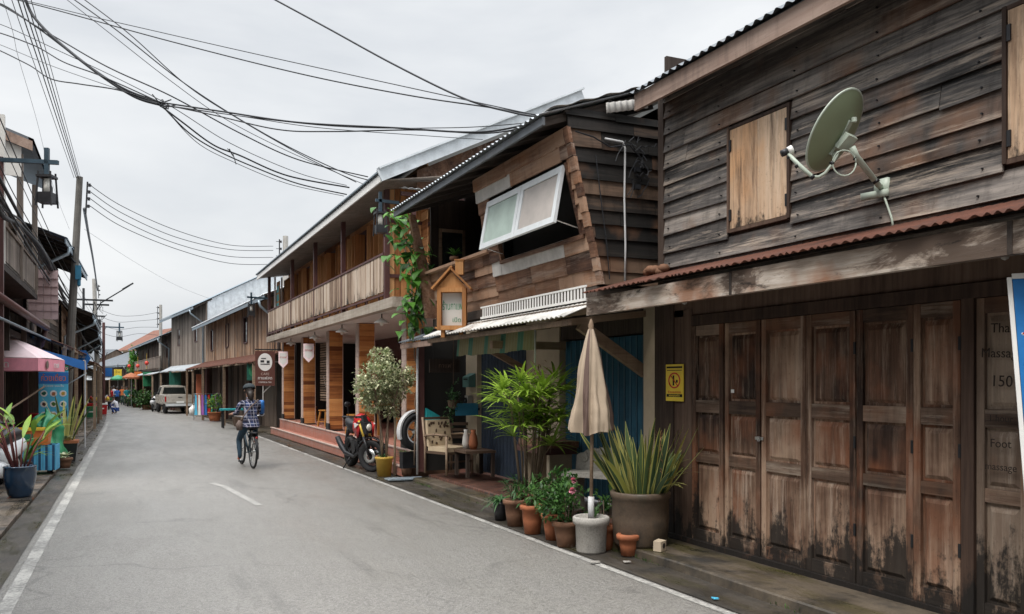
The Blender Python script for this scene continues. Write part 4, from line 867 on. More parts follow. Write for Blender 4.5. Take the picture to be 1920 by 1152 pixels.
# ================================================================ generic row building (local +Y along the street, +X away from it)
def row_house(name,label,P,Q,side=1,seed=1,zw=(2.5,4.6),wall='oldwall',roof='zinc',eave=.6,pitch=.42,depth=6.0,awn=None,awn_mat='rust',win=3,posts=3,trim='redpost',gable=None,gd=1.2,ground='darkwood',balc=False,horizontal=False,gutter=True,base=None):
    R=random.Random(seed); P=Vector((P[0],P[1],0)); Q=Vector((Q[0],Q[1],0)); L=(Q-P).length
    zb=base if base is not None else gz(P.y)-.1
    rz=-atan2(Q.x-P.x,Q.y-P.y)
    t=thing(name,label,'building',(P.x,P.y,0),rz); s=side
    def bx(b,x0,y0,z0,x1,y1,z1,r=None,m=0): b.box(min(s*x0,s*x1),y0,z0,max(s*x0,s*x1),y1,z1,r,m)
    wins=[]
    for k in range(win):
        c=L*(k+.5)/win; wins.append((c-.42,c+.42,zw[0]+.55*(zw[1]-zw[0])-.5,zw[0]+.55*(zw[1]-zw[0])+.55))
    b=MB()
    if horizontal: 
        lap_rows(b,mkrows(zw[0],zw[1],.18,.01,R),(0,L),lambda p,z:0.0,rnd=R,holes=wins)
        if s<0: b.v=[(-x,y,z) for x,y,z in b.v]
    else:
        y=0
        while y<L:
            w=R.uniform(.14,.24); y1=min(y+w,L)
            cut=[h for h in wins if y1>h[0]+.05 and y<h[1]-.05]
            o=R.uniform(0,.012); r=R.random()
            if cut:
                bx(b,-o,y,zw[0],.03,y1-.008,cut[0][2],r); bx(b,-o,y,cut[0][3],.03,y1-.008,zw[1],r)
            else: bx(b,-o,y,zw[0],.03,y1-.008,zw[1]+R.uniform(-.03,0),r)
            y+=w
    b.build('upper_wall',M[wall],t)
    b=MB(); bx(b,.05,.11,zw[0],.09,L-.11,zw[1]); b.build('inner_wall',M['darkint'],t); b=MB(); bx(b,depth-.05,.11,zb,depth-.01,L-.11,zw[1]+.3); b.build('back_wall',M['oldwall_dark'],t)
    for q in ((.06,.10),(L-.10,L-.06)): b=MB(); bx(b,.1,q[0],zb,depth,q[1],zw[1]+.1); b.build('end_wall',M['oldwall_dark'],t)
    for h in wins:
        f=MB(); bx(f,-.03,h[0]-.05,h[2]-.05,.02,h[0],h[3]+.05); bx(f,-.03,h[1],h[2]-.05,.02,h[1]+.05,h[3]+.05); bx(f,-.03,h[0],h[3],.02,h[1],h[3]+.05); bx(f,-.04,h[0],h[2]-.05,.02,h[1],h[2]); f=f.build('window',M[trim],t)
        g=MB(); sh=R.random()
        if sh<.6:
            bx(g,.0,h[0],h[2],.025,(h[0]+h[1])/2-.004,h[3],R.random()); bx(g,.0,(h[0]+h[1])/2+.004,h[2],.025,h[1],h[3],R.random()); g.build('shutter',M[wall],f)
        else: bx(g,.02,h[0],h[2],.03,h[1],h[3]); g.build('pane',M['glass_dark'],f)
    # roof
    b=MB(); n=max(8,int(L/.25)); 
    o=(-s*eave,L+.15,zw[1]-eave*pitch+.15); b.corr(o,(0,-(L+.3),0),(s*(depth/2+eave),0,(depth/2+eave)*pitch),n,.02)
    o=(s*depth,L+.15,zw[1]+.15-.0); b.corr(o,(0,-(L+.3),0),(-s*(depth/2),0,(depth/2)*pitch),n,.02)
    b.build('roof',M[roof],t,smooth=True)
    b=MB(); bx(b,-eave+.03,-.12,zw[1]-eave*pitch-.02,-eave+.06,L+.12,zw[1]-eave*pitch+.12); b.build('fascia',M['bluegrey' if gutter else 'timber'],t)
    b=MB()
    k=0.0
    b.beam((s*.2,0,zw[1]+.2*pitch+.0),(s*.2,L,zw[1]+.2*pitch+.0),.08,.1)
    while k<=L: b.beam((-s*(eave-.07),k,zw[1]-eave*pitch+.06),(s*.3,k,zw[1]+.3*pitch+.06),.05,.08); k+=.9
    b.build('rafters',M['soffit'],t)
    # gable ends
    for y0 in (0,L-.05):
        g=MB(); pts=[(s*.06,y0,zw[0] if gable else zw[1]-.02),(s*depth,y0,zw[0] if gable else zw[1]-.02),(s*depth,y0,zw[1]+.1),(s*depth/2,y0,zw[1]+depth/2*pitch+.1),(s*.06,y0,zw[1]+.12)]
        g.prism(pts,(0,.04,0)); 
        if gable and y0==0:
            k=.1
            while k<depth-.1:
                zt=zw[1]+.1+min(k,depth-k)*pitch; bx(g,k,-.03,zw[0]-.5,k+.03,-.0,zt-.1); k+=.42
        g.build('gable_end',M[gable or wall],t)
    if gutter:
        b=MB(); x=-eave-.02; b.tube([(s*x,.6,zw[1]-eave*pitch),(s*(x+.05),.6,zw[1]-eave*pitch-.2),(s*-.06,.7,zw[1]-eave*pitch-.7),(s*-.06,.7,zw[0])],.05,8); b.build('down_pipe',M['gutter_metal'],t,smooth=True)
    if balc:
        b=MB(); y=0
        while y<L-.1: bx(b,-.72,y,zw[0]+.1,-.69,y+.09,zw[0]+.85,R.random()); y+=.11
        bx(b,-.74,0,zw[0]+.86,-.66,L,zw[0]+.92); b.build('balcony_boards',M['oldwall_grey'],t)
        b=MB(); bx(b,-.75,0,zw[0]-.08,0,L,zw[0]+.0); b.build('balcony_floor',M['soffit'],t)
    # ground floor
    za=awn[1] if awn else zw[0]-.2
    b=MB(); rg=random.Random(seed+5); y=0
    while y<L:
        w=rg.uniform(.5,1.1); bx(b,gd+rg.uniform(0,.03),y,zb,gd+.06,min(y+w,L)-.012,zw[0],rg.random()); y+=w
    b.build('shop_front',M[ground],t)
    for k in range(posts): b=MB(); y=L*(k+.02)/max(1,posts-.9); bx(b,-.02,y,zb,.12,y+.14,zw[0]); b.build('shop_post',M[trim],t)
    if awn:
        a,zl=awn; b=MB(); n=max(6,int(L/.22)); b.corr((-s*.0,L,zl+.42),(0,-L,0),(-s*a,0,-.42),n,.018,rag=.10,seg=3); b.build('awning_sheet',M[awn_mat],t,smooth=True)
        b=MB(); bx(b,-a+.05,.02,zl-.06,-a+.11,L-.02,zl+.02)
        for k in range(posts): y=.1+(L-.3)*k/max(1,posts-1); bx(b,-a+.04,y,zb,-a+.14,y+.1,zl-.06); b.beam((-s*(a-.1),y+.05,zl),(0,y+.05,zl+.38),.05,.07)
        b.build('awning_frame',M['timber'],t)
    return t
B4=row_house('timber_row_house','two storey house of warm vertical boards with a green edged eave past the veranda house',(4.95,30.3),(3.95,50.6),1,41,(2.6,4.75),'oldwall','zinc_pale',.75,.40,7,(1.1,2.28),'rust',4,4,horizontal=False,ground='oldwall_dark',gd=.3)
B5=row_house('tall_timber_house','tall grey board house with a pale metal clad gable wall',(4.08,51.9),(2.75,64.6),1,42,(2.6,6.15),'oldwall_grey','bluegrey',.8,.52,8,(.8,2.25),'zinc',2,2,gable='zinc_pale')
B6=row_house('timber_row_house','weathered dark board row house with many narrow shutters beyond the tall grey house',(2.75,65.1),(.75,92.5),1,43,(2.5,5.0),'oldwall_dark','bluegrey',.8,.42,7,(1.3,2.1),'zinc',6,5,balc=True)
B7=row_house('low_shophouse','low dark shophouse under a pale tin roof at the bend of the street',(.9,93.5),(-3.4,112),1,44,(2.2,3.6),'oldwall_dark','roofdark',1.2,.4,7,(1.4,1.8),'zinc',2,4)
B8=row_house('tiled_roof_house','house with a bright orange tiled gable roof rising behind the far shophouses',(1.6,117),(-.7,125),1,45,(2.2,6.0),'cream','roof_tile',.8,.6,8,None,'zinc',2,2,trim='timber',gutter=False)
# ornamental details of the far right row
for i,(x,y,z,s_) in enumerate(((2.15,70,3.0,1.0),(1.6,77,2.9,1.2),(.95,84,3.0,1.0))):
    t=thing('red_lantern','round red paper lantern hanging on the far row house, '+['nearest the tall grey house','in the middle of the three','farthest along the street'][i],'lantern',(x-.9,y,z),0,'red lanterns')
    b=MB(); b.lathe([(.03,-.16),(.10,-.13),(.15,-.03),(.15,.03),(.10,.13),(.03,.16)],14); b.build('paper_shade',M['red_lantern'],t,smooth=True); b=MB(); b.tube([(0,0,.16),(0,0,.75)],.015,5); b.tube([(0,0,-.16),(0,0,-.42)],.02,5); b.build('tassel',M['gold'],t)
t=thing('yellow_shop_sign','plain yellow hanging shop board on the low shophouse at the bend','sign',(-.95,92.0,2.35)); b=MB(); b.box(-.34,-.04,-.46,.34,.04,.46); b.build('board',M['yellow'],t); b=MB(); b.tube([(0,0,.46),(0,0,1.0)],.03,5); b.build('hanger',M['dark_metal'],t); text('board_text','ร้าน',.28,M['brown_sign'],t,(0,-.045,.2))

# ================================================================ left row
def left_house():
    t=thing('balcony_house','tall weathered house with open balcony and gabled roof on the left','building',(-2.95,15.5,0)); R=random.Random(51); O=Vector((2.95,-15.5,0))
    def Pb(b,n,m,**k): o=b.build(n,M[m],t,**k); o.matrix_parent_inverse=Matrix.Translation(O); return o
    b=MB(); y=15.5
    while y<26.4: w=R.uniform(.14,.22); b.box(-2.97,y,2.9,-2.93,min(y+w,26.4)-.008,6.3,R.random()); y+=w
    Pb(b,'upper_wall','oldwall_dark')
    for q in ((15.5,15.55,5.4),(26.35,26.4,6.6)): b=MB(); b.box(-8,q[0],-.2,-3.0,q[1],q[2]); Pb(b,'end_wall','oldwall_dark')
    b=MB(); b.box(-3.05,15.6,-.2,-3.0,26.3,6.3); Pb(b,'inner_wall','darkint')
    b=MB(); y=15.6
    while y<25.2: w=R.uniform(.13,.19); b.box(-2.235,y,3.98,-2.21,min(y+w,25.3)-.008,4.62,R.random()); y+=w
    for x in [k*.16-2.93 for k in range(5)]: b.box(x,25.28,3.98,x+.15,25.3,4.62)
    Pb(b,'balcony_boards','oldwall_grey')
    b=MB(); b.box(-2.26,15.5,4.63,-2.18,25.35,4.69); b.box(-2.25,15.5,3.9,-2.2,25.3,3.95); Pb(b,'balcony_rail','oldwall_dark')
    b=MB(); b.box(-2.95,15.5,3.74,-2.17,25.4,3.86); Pb(b,'balcony_floor','darkwood')
    for y,m in ((15.6,'cream'),(18.9,'ceilwhite'),(22.0,'oldwall_grey'),(25.3,'oldwall_grey')):
        b=MB(); b.box(-2.28,y-.07,3.86,-2.16,y+.07,6.7); Pb(b,'balcony_post',m)
    # gabled porch roof
    b=MB(); 
    for (y0,y1,dz) in ((21.4,26.6,0),):
        b.hexa([(-2.0,y0,6.78),(-1.9,y0,6.80),(-1.9,y1,6.80),(-2.0,y1,6.78),(-2.0,y0,6.97),(-1.9,y0,6.93),(-1.9,y1,6.93),(-2.0,y1,6.97)])
        b.hexa([(-6,y0,8.30),(-1.9,y0,6.80),(-1.9,y1,6.80),(-6,y1,8.30),(-6,y0,8.42),(-1.9,y0,6.93),(-1.9,y1,6.93),(-6,y1,8.42)])
    Pb(b,'roof','roofdark')
    b=MB(); b.hexa([(-6,21.36,8.12),(-1.92,21.36,6.66),(-1.92,21.40,6.66),(-6,21.40,8.12),(-6,21.36,8.36),(-1.92,21.36,6.87),(-1.92,21.40,6.87),(-6,21.40,8.36)]); Pb(b,'barge_board','fascia')
    b=MB(); b.hexa([(-6,21.5,6.3),(-2.15,21.5,6.1),(-2.15,21.54,6.1),(-6,21.54,6.3),(-6,21.5,8.1),(-2.15,21.5,6.75),(-2.15,21.54,6.75),(-6,21.54,8.1)]); Pb(b,'gable_panel','ceilwhite')
    # awning
    b=MB(); b.corr((-2.95,25.8,3.50),(0,-10.6,0),(.95,0,-.42),40,.02,seg=2); Pb(b,'awning_sheet','rust',smooth=True)
    b=MB(); b.tube([(-1.98,15.2,3.02),(-1.98,25.8,3.02)],.08,8); b.tube([(-2.0,25.6,3.0),(-2.1,25.7,2.6),(-2.3,25.7,2.3)],.07,8); Pb(b,'awning_gutter','redpost',smooth=True)
    b=MB()
    for y in (16.5,19,22,25.5): b.box(-2.2,y,2.2,-2.1,y+.1,3.2)
    b.box(-2.3,15.4,2.55,-2.2,25.6,2.68); Pb(b,'awning_posts','darkwood')
    b=MB(); lap_rows(b,mkrows(2.2,3.4,.2,.01,R),(15.6,25.6),lambda p,z:2.8,rnd=R); b.v=[(-x,y,z) for x,y,z in b.v]; Pb(b,'shop_fascia','oldwall_dark')
    return t
L1=left_house()
L2=row_house('board_row_house','dark board house with a blue grey roof behind the leaning concrete pole',(-2.55,26.8),(-2.4,36),-1,52,(2.7,5.8),'oldwall_dark','bluegrey',1.0,.35,6,(1.0,2.6),'rust',2,3,horizontal=True)
L3=row_house('board_row_house','reddish board house with deep slate eave on the left',(-2.3,36.4),(-2.35,47),-1,53,(2.6,4.5),'oldwall','roofdark',1.1,.42,6,(1.2,2.3),'rust',2,3,horizontal=True)
L4=row_house('board_row_house','low grey shophouse behind the cluster of street poles on the left',(-2.35,47.4),(-2.6,64),-1,54,(2.3,4.4),'oldwall_dark','bluegrey',1.0,.4,6,(1.1,2.1),'zinc',3,4)
L5=row_house('board_row_house','farthest board house on the left where the street bends',(-2.7,64.5),(-4.2,92),-1,55,(2.3,4.6),'oldwall_grey','roofdark',.9,.4,7,(1.1,2.1),'zinc',4,5)
L0=row_house('board_row_house','long board house opposite the folding doors, outside the photo on the left',(-3.6,-13),(-3.3,11.5),-1,57,(2.6,5.4),'oldwall_dark','bluegrey',1.0,.4,6,(1.0,2.3),'rust',4,4,horizontal=True)  # unseen continuation of the left row, added to block low sky light
# pale tiled panel hanging between balcony house and next roof
t=thing('tilted_tile_sheet','pale pink panel of roof tiles leaning upright beside the balcony house','roof sheet',(-2.1,26.3,3.3)); b=MB()
for i in range(4):
    for k in range(6): b.hexa([(-.36+i*.18,.0-k*.01,k*.22),(-.19+i*.18,.0-k*.01,k*.22),(-.19+i*.18,.03-k*.01,k*.22),(-.36+i*.18,.03-k*.01,k*.22),(-.36+i*.18,.02,k*.22+.235),(-.19+i*.18,.02,k*.22+.235),(-.19+i*.18,.045,k*.22+.235),(-.36+i*.18,.045,k*.22+.235)])
b.build('tile_courses',M['dusty_pink'],t)
# dark red post at the frame edge
t=thing('red_steel_post','tall dark red steel post at the left edge of the street','post',(-2.03,17.15,gz(17))); b=MB(); b.box(-.05,-.05,0,.05,.05,5.6); b.build('shaft',M['redpost'],t); b=MB(); b.box(-.12,-.12,0,.12,.12,.03); b.build('base_plate',M['dark_metal'],t)
# dark shop interior backdrop + counter behind the umbrella is the balcony house itself
# awnings over the pavement
t=thing('sloping_tarpaulin','dark blue tarpaulin with a white edge sloping above the pink umbrella','tarpaulin',(-2.2,18,0)); b=MB(); b.hexa([(-.75,-2.5,2.98),(.20,-2.5,2.66),(.20,9.8,2.74),(-.75,9.8,3.06),(-.75,-2.5,3.0),(.20,-2.5,2.68),(.20,9.8,2.76),(-.75,9.8,3.08)]); b.build('tarp_sheet',M['tarp_dark'],t); b=MB(); b.tube([(.22,-2.5,2.67),(.22,9.9,2.75)],.025,8); b.build('edge_pipe',M['bluegrey'],t)
b=MB(); b.tube([(.2,-2.4,gz(16)),(.2,-2.4,2.66)],.025,8); b.tube([(.2,9.7,gz(27)),(.2,9.7,2.74)],.025,8); b.build('support_pole',M['redpost'],t)

# pink market umbrella
pu=thing('market_umbrella','pale pink square market umbrella with white lettering on its rose valance','umbrella',(-2.53,21.66,gz(21)),radians(-11))
b=MB(); s_=1.0; ap=(0,0,2.64-gz(21)); hz_=2.10-gz(21); N=10
co=[(s_,-s_),(s_,s_),(-s_,s_),(-s_,-s_)]
for k in range(4):
    a,c=co[k],co[(k+1)%4]
    for i in range(N):
        t0,t1=i/N,(i+1)/N
        g=lambda t,u:(  (a[0]+(c[0]-a[0])*u)*t*(1-.03*sin(pi*u)*t), (a[1]+(c[1]-a[1])*u)*t*(1-.03*sin(pi*u)*t), ap[2]-(ap[2]-hz_)*(t**1.15)+.02*sin(pi*u)*t)
        for j in range(4):
            if i==0: b.add([ap,g(t1,j/4),g(t1,(j+1)/4)],[(0,1,2)])
            else: b.quad(g(t0,j/4),g(t1,j/4),g(t1,(j+1)/4),g(t0,(j+1)/4))
b.build('canopy',M['palepink'],pu,smooth=True)
b=MB()
for k in range(4):
    a,c=Vector((*co[k],0)),Vector((*co[(k+1)%4],0))
    for j in range(8):
        p=a.lerp(c,j/8); q=a.lerp(c,(j+1)/8); w0=.01*sin(j*2.2); w1=.01*sin((j+1)*2.2)
        b.quad((p.x,p.y,hz_-.005),(q.x,q.y,hz_-.005),(q.x*(1+w1),q.y*(1+w1),hz_-.27),(p.x*(1+w0),p.y*(1+w0),hz_-.27))
b.build('valance',M['pink'],pu,smooth=True)
b=MB(); b.tube([(0,0,0),(0,0,ap[2]-.02)],.022,10)
for a in co: b.tube([(0,0,ap[2]-.06),(a[0]*.97,a[1]*.97,hz_-.02)],.008,5)
b.build('pole',M['pvc'],pu); b=MB(); b.lathe([(0,.1),(.2,.09),(.24,.0)],20); b.build('base',M['concrete'],pu)
text('valance_text','กาแฟสด',.20,M['white'],pu,(.12,-s_-.025,hz_-.14)); text('valance_text','กาแฟ',.17,M['white'],pu,(s_+.025,.25,hz_-.14),(pi/2,0,pi/2))
b=MB(); b.prism([(-.55+.10*cos(2*pi*k/16),-s_-.026,hz_-.13+.10*sin(2*pi*k/16)) for k in range(16)],(0,.004,0)); b.prism([(s_+.026,-.42+.09*cos(2*pi*k/16),hz_-.13+.09*sin(2*pi*k/16)) for k in range(16)],(-.004,0,0)); b.build('valance_emblem',M['oldwall_grey'],pu)

# thai food poster
po=thing('food_poster','tall blue street food banner with orange lettering and food photos under the umbrella','banner',(-1.62,22.9,0))
b=MB(); b.box(-.31,-.015,.62,.31,.015,1.98); b.box(-.33,-.02,.60,.33,.02,.62); b.build('banner_sheet',M['skyblue'],po)
b=MB(); b.box(-.31,-.019,1.86,.31,-.016,1.98); b.build('green_band',M['green'],po)
b=MB(); b.box(-.31,-.019,1.55,.31,-.016,1.82); b.build('blue_band',M['blue'],po)
text('banner_text','อาหารตามสั่ง',.115,M['pink'],po,(0,-.021,1.915)); text('banner_text','ก๋วยเตี๋ยว',.20,M['orange'],po,(0,-.021,1.68),sxy=(.72,1)); text('banner_text','ข้าวซอย ขนมจีน',.07,M['white'],po,(0,-.019,1.50))
R=random.Random(5)
for k in range(9):
    b=MB(); cx=-.2+(k%3)*.2; cz=1.32-(k//3)*.25; b.prism([(cx+.075*cos(2*pi*j/14),-.017,cz+.075*sin(2*pi*j/14)) for j in range(14)],(0,-.003,0)); b.build('plate_picture',M['white'],po)
    b=MB(); b.prism([(cx+.05*cos(2*pi*j/9)*R.uniform(.7,1.1),-.021,cz+.05*sin(2*pi*j/9)*R.uniform(.7,1.1)) for j in range(9)],(0,-.003,0)); b.build('dish_picture',M[['green_dark','terracotta','mustard','redpost','bush'][k%5]],po)
b=MB(); b.beam((-.25,.02,.6),(-.3,.3,gz(23)),.03); b.beam((.25,.02,.6),(.3,.3,gz(23)),.03); b.beam((-.2,-.01,.6),(-.2,-.2,gz(23)),.03); b.beam((.2,-.01,.6),(.2,-.2,gz(23)),.03); b.build('stand',M['dark_metal'],po)
# blue tarp triangle with stay poles
tp=thing('blue_awning','bright blue cloth awning drooping to a point beyond the pink umbrella','awning',(-2.0,25.5,0))
b=MB(); A=[(-.7,-.9,2.62),(.95,-.3,2.14),(.85,3.0,2.20),(-.7,3.0,2.62)]
n=8; g=lambda u,v: tuple((Vector(A[0]).lerp(Vector(A[1]),u)).lerp(Vector(A[3]).lerp(Vector(A[2]),u),v)-Vector((0,0,.10*sin(pi*v)*sin(pi*u))))
for i in range(n):
    for j in range(n): b.quad(g(i/n,j/n),g((i+1)/n,j/n),g((i+1)/n,(j+1)/n),g(i/n,(j+1)/n))
for j in range(n):
    p,q=g(1,j/n),g(1,(j+1)/n); b.quad(p,q,(q[0]+.03,q[1],q[2]-.22),(p[0]+.03,p[1],p[2]-.22))
for i in range(n):
    p,q=g(i/n,0),g((i+1)/n,0); b.quad(p,q,(q[0],q[1]-.03,q[2]-.24*(.5+.5*(i+1)/n)),(p[0],p[1]-.03,p[2]-.24*(.5+.5*i/n)))
b.build('cloth',M['blue'],tp,smooth=True)
b=MB(); b.tube([(.95,-.3,gz(25)),(.95,-.3,2.16)],.02,8); b.build('support_pole',M['pvc'],tp)
t=thing('stay_pole','pale wooden pole slanting up from the plants to the blue awning','pole',W(12,772,17.2)); b=MB(); b.tube([(0,0,0),Vector(W(158,676,24.6))-Vector(W(12,772,17.2))],.02,8); b.tube([(0,0,0),(0,0,-.5)],.03,6); b.build('shaft',M['timber'],t)
t=thing('stay_pole','thin dark pole slanting to the blue awning beneath the pale wooden pole','pole',W(78,750,21)); b=MB(); b.tube([(0,0,0),Vector(W(162,700,26))-Vector(W(78,750,21))],.015,8); b.tube([(0,0,0),(0,0,-.6)],.02,6); b.build('shaft',M['gutter_metal'],t)
t=thing('blue_shop_sign','small blue shop board projecting over the left pavement behind the awning','sign',(-1.75,34.5,2.45)); b=MB(); b.prism([(-.45,-.03,-.28),(.35,-.03,-.28),(.5,-.03,0),(.35,-.03,.28),(-.45,-.03,.28)],(0,.06,0)); b.build('board',M['blue'],t); text('board_text','นวดแผนไทย',.15,M['white'],t,(-.05,-.034,.05)); b=MB(); b.beam((-.45,0,.3),(-.9,0,.35),.03); b.build('bracket',M['dark_metal'],t)
# striped cart, crate, green heap, plants, scooter, car, pots
ct=thing('striped_cart','small cart clad in blue striped boards on the left pavement','cart',(-1.52,17.6,gz(17.6)+.05),radians(-4))
b=MB()
for k in range(7): b.box(-.33+k*.095,-.25,.07,-.33+k*.095+.088,-.23,.52,R.random())
for k in range(5): b.box(.325,-.25+k*.1,.07,.345,-.25+k*.1+.092,.52,R.random())
b.box(-.33,.22,.07,.33,.25,.52); b.box(-.34,-.23,.07,-.32,.22,.52); b.build('boards',M['bluestripe'],ct); b=MB(); b.box(-.31,-.22,.1,.31,.21,.47); b.build('cart_body',M['dark_metal'],ct)
for x in (-.22,.22):
    for y in (-.15,.15): b=MB(); b.lathe([(0,-.02),(.05,-.02),(.05,.02),(0,.02)],14,(x,y,.05),axis='x'); b.build('wheel',M['rubber'],ct)
t=thing('orange_crate','orange plastic crate with a yellow rim on the striped cart','crate',(-1.55,17.5,gz(17.6)+.575),radians(-4))
b=MB(); b.hexa([(-.24,-.16,0),(.24,-.16,0),(.24,.16,0),(-.24,.16,0),(-.27,-.19,.26),(.27,-.19,.26),(.27,.19,.26),(-.27,.19,.26)]); b.build('crate_body',M['orange'],t); b=MB()
b.box(-.30,-.22,.262,.30,-.185,.30); b.box(-.30,.185,.262,.30,.22,.30); b.box(-.30,-.184,.262,-.265,.184,.30); b.box(.265,-.184,.262,.30,.184,.30); b.build('rim',M['yellow'],t)
b=MB(); b.box(-.16,-.190,.07,.02,-.168,.20); b.build('label_patch',M['green'],t)
def cloth_heap(name,label,cat,loc,mat,sx_,sy_,sz_,seed):
    b=MB(); nu,nv=64,26; rr=random.Random(seed)
    P=[]
    for i in range(nv+1):
        f=i/nv*pi*.5
        for j in range(nu):
            t_=2*pi*j/nu; w=1+.38*mnoise.noise(Vector((cos(t_)*1.7,sin(t_)*1.7,f*2.4+seed)))+.16*mnoise.noise(Vector((cos(t_)*5,sin(t_)*5,f*5+seed)))+.10*sin(t_*9+f*3)*sin(f)
            P.append((sx_*sin(f)**.7*cos(t_)*w,sy_*sin(f)**.7*sin(t_)*w,sz_*cos(f)**.8*(1+.35*mnoise.noise(Vector((cos(t_),sin(t_),seed))))))
    b.add(P,[(i*nu+j,i*nu+(j+1)%nu,(i+1)*nu+(j+1)%nu,(i+1)*nu+j) for i in range(nv) for j in range(nu)])
    o=b.build(name,mat,smooth=True); o.location=loc; return tag(o,label,cat)
cloth_heap('covered_motorbike','green plastic sheet draped over a parked motorbike beside the crate','cover',(-1.52,19.4,gz(19)+.04),M['green'],.36,.85,1.02,3)
# scooter helper
def wheel(parent,loc,r,w,spokes=False,tyre='rubber',rim='steel',tr=None):
    tr=tr or w/2; b=MB(); n=28
    b.lathe([(r-tr*2,-w/2*.5),(r-tr*.7,-w/2),(r-tr*.2,-w/2*.7),(r,0),(r-tr*.2,w/2*.7),(r-tr*.7,w/2),(r-tr*2,w/2*.5)],n,axis='x')
    t=b.build('wheel',M[tyre],parent,smooth=True); t.location=loc
    b=MB(); b.lathe([(r-tr*2.0,-w*.22),(r-tr*2.5,-w*.16),(r-tr*2.5,w*.16),(r-tr*2.0,w*.22)],n,axis='x')
    if spokes:
        for k in range(16): a=2*pi*k/16; b.tube([(.02*(-1)**k,.02*cos(a),.02*sin(a)),(0,(r-tr*2.2)*cos(a),(r-tr*2.2)*sin(a))],.0022,4)
        b.lathe([(0,-.04),(.02,-.04),(.02,.04),(0,.04)],10,axis='x')
    else:
        for k in range(5): a=2*pi*k/5+.3; b.beam((0,.03*cos(a),.03*sin(a)),(0,(r-tr*2.2)*cos(a),(r-tr*2.2)*sin(a)),.03,.02,up=(1,0,0))
        b.lathe([(0,-.05),(.045,-.05),(.045,.05),(0,.05)],12,axis='x')
    b.build('rim',M[rim],t); return t
sc=thing('white_scooter','white motor scooter parked behind the blue glazed pot','scooter',(-1.82,15.35,gz(15)+.05),radians(-14))
wheel(sc,(0,-.62,.25),.25,.10); wheel(sc,(0,.60,.25),.25,.10)
b=MB()
prof=[(-.50,.50,.06),(-.52,.78,.13),(-.44,.98,.12)]
b.tube([(0,-.56,.42),(0,-.50,.62),(0,-.45,.82),(0,-.40,.98)],[.07,.15,.16,.10],14); b.tube([(0,-.35,.28),(0,.1,.27)],[.13,.14],12); b.tube([(0,.0,.42),(0,.3,.56),(0,.62,.62),(0,.82,.66)],[.13,.18,.17,.08],14); b.tube([(0,-.70,.50),(0,-.62,.53),(0,-.5,.47)],[.05,.08,.05],12)
b.build('body',M['carwhite'],sc,smooth=True)
b=MB(); b.tube([(0,.0,.73),(0,.2,.76),(0,.5,.78),(0,.75,.77)],[.09,.13,.14,.08],12); b.build('seat',M['black_plastic'],sc,smooth=True)
b=MB(); b.tube([(-.33,-.30,1.0),(-.1,-.40,1.02),(.1,-.40,1.02),(.33,-.30,1.0)],.018,8); b.tube([(-.2,-.4,1.02),(-.25,-.42,1.18)],.008,5); b.tube([(.2,-.4,1.02),(.25,-.42,1.18)],.008,5); b.tube([(0,-.40,1.0),(0,-.62,.25)],.025,8); b.build('handlebar',M['dark_metal'],sc,smooth=True)
for x in (-.26,.26): b=MB(); b.lathe([(0,-.012),(.06,-.012),(.06,.012),(0,.012)],12,(x,-.43,1.2),axis='y'); b.build('mirror',M['dark_metal'],sc)
b=MB(); b.lathe([(0,-.03),(.07,0),(.06,.03)],14,(0,-.52,.93),axis='y'); b.build('headlight',M['lampglass'],sc,smooth=True)
# white car at the frame edge
car=thing('white_hatchback','white hatchback car cut off by the left edge beside the blue pot','car',(-2.72,14.9,gz(15)+.02),0)
def shell(b,secs,mirror=True):
    """secs: list of (y, [(x,z)...] half profile bottom->top)"""
    n=len(secs[0][1])
    vs=[]
    for y,p in secs:
        vs+=[(x,y,z) for x,z in p]+[(-x,y,z) for x,z in reversed(p)]
    k=2*n
    fs=[(i*k+j,i*k+(j+1)%k,(i+1)*k+(j+1)%k,(i+1)*k+j) for i in range(len(secs)-1) for j in range(k)]
    fs+=[tuple(range(k-1,-1,-1)),tuple((len(secs)-1)*k+j for j in range(k))]
    b.add(vs,fs,.5)
def sect(y,w,z0,zw,zt,wt): return (y,[(w*.90,z0),(w,z0+.18),(w,(z0+zw)/2+.05),(w*.97,zw),(wt,zt),(wt*.5,zt+.025)])
b=MB(); shell(b,[sect(-2.0,.70,.35,.70,.74,.6),sect(-1.8,.82,.22,.82,.86,.7),sect(-1.1,.85,.2,.90,.93,.72),sect(-.55,.85,.2,.94,.98,.74),sect(.1,.85,.2,.95,1.42,.58),sect(.9,.85,.2,.95,1.45,.58),sect(1.5,.84,.2,.92,1.30,.58),sect(1.85,.80,.24,.80,.92,.66),sect(1.95,.7,.35,.66,.72,.6)])
smooth_by_angle(b.build('body',M['carwhite'],car),35)
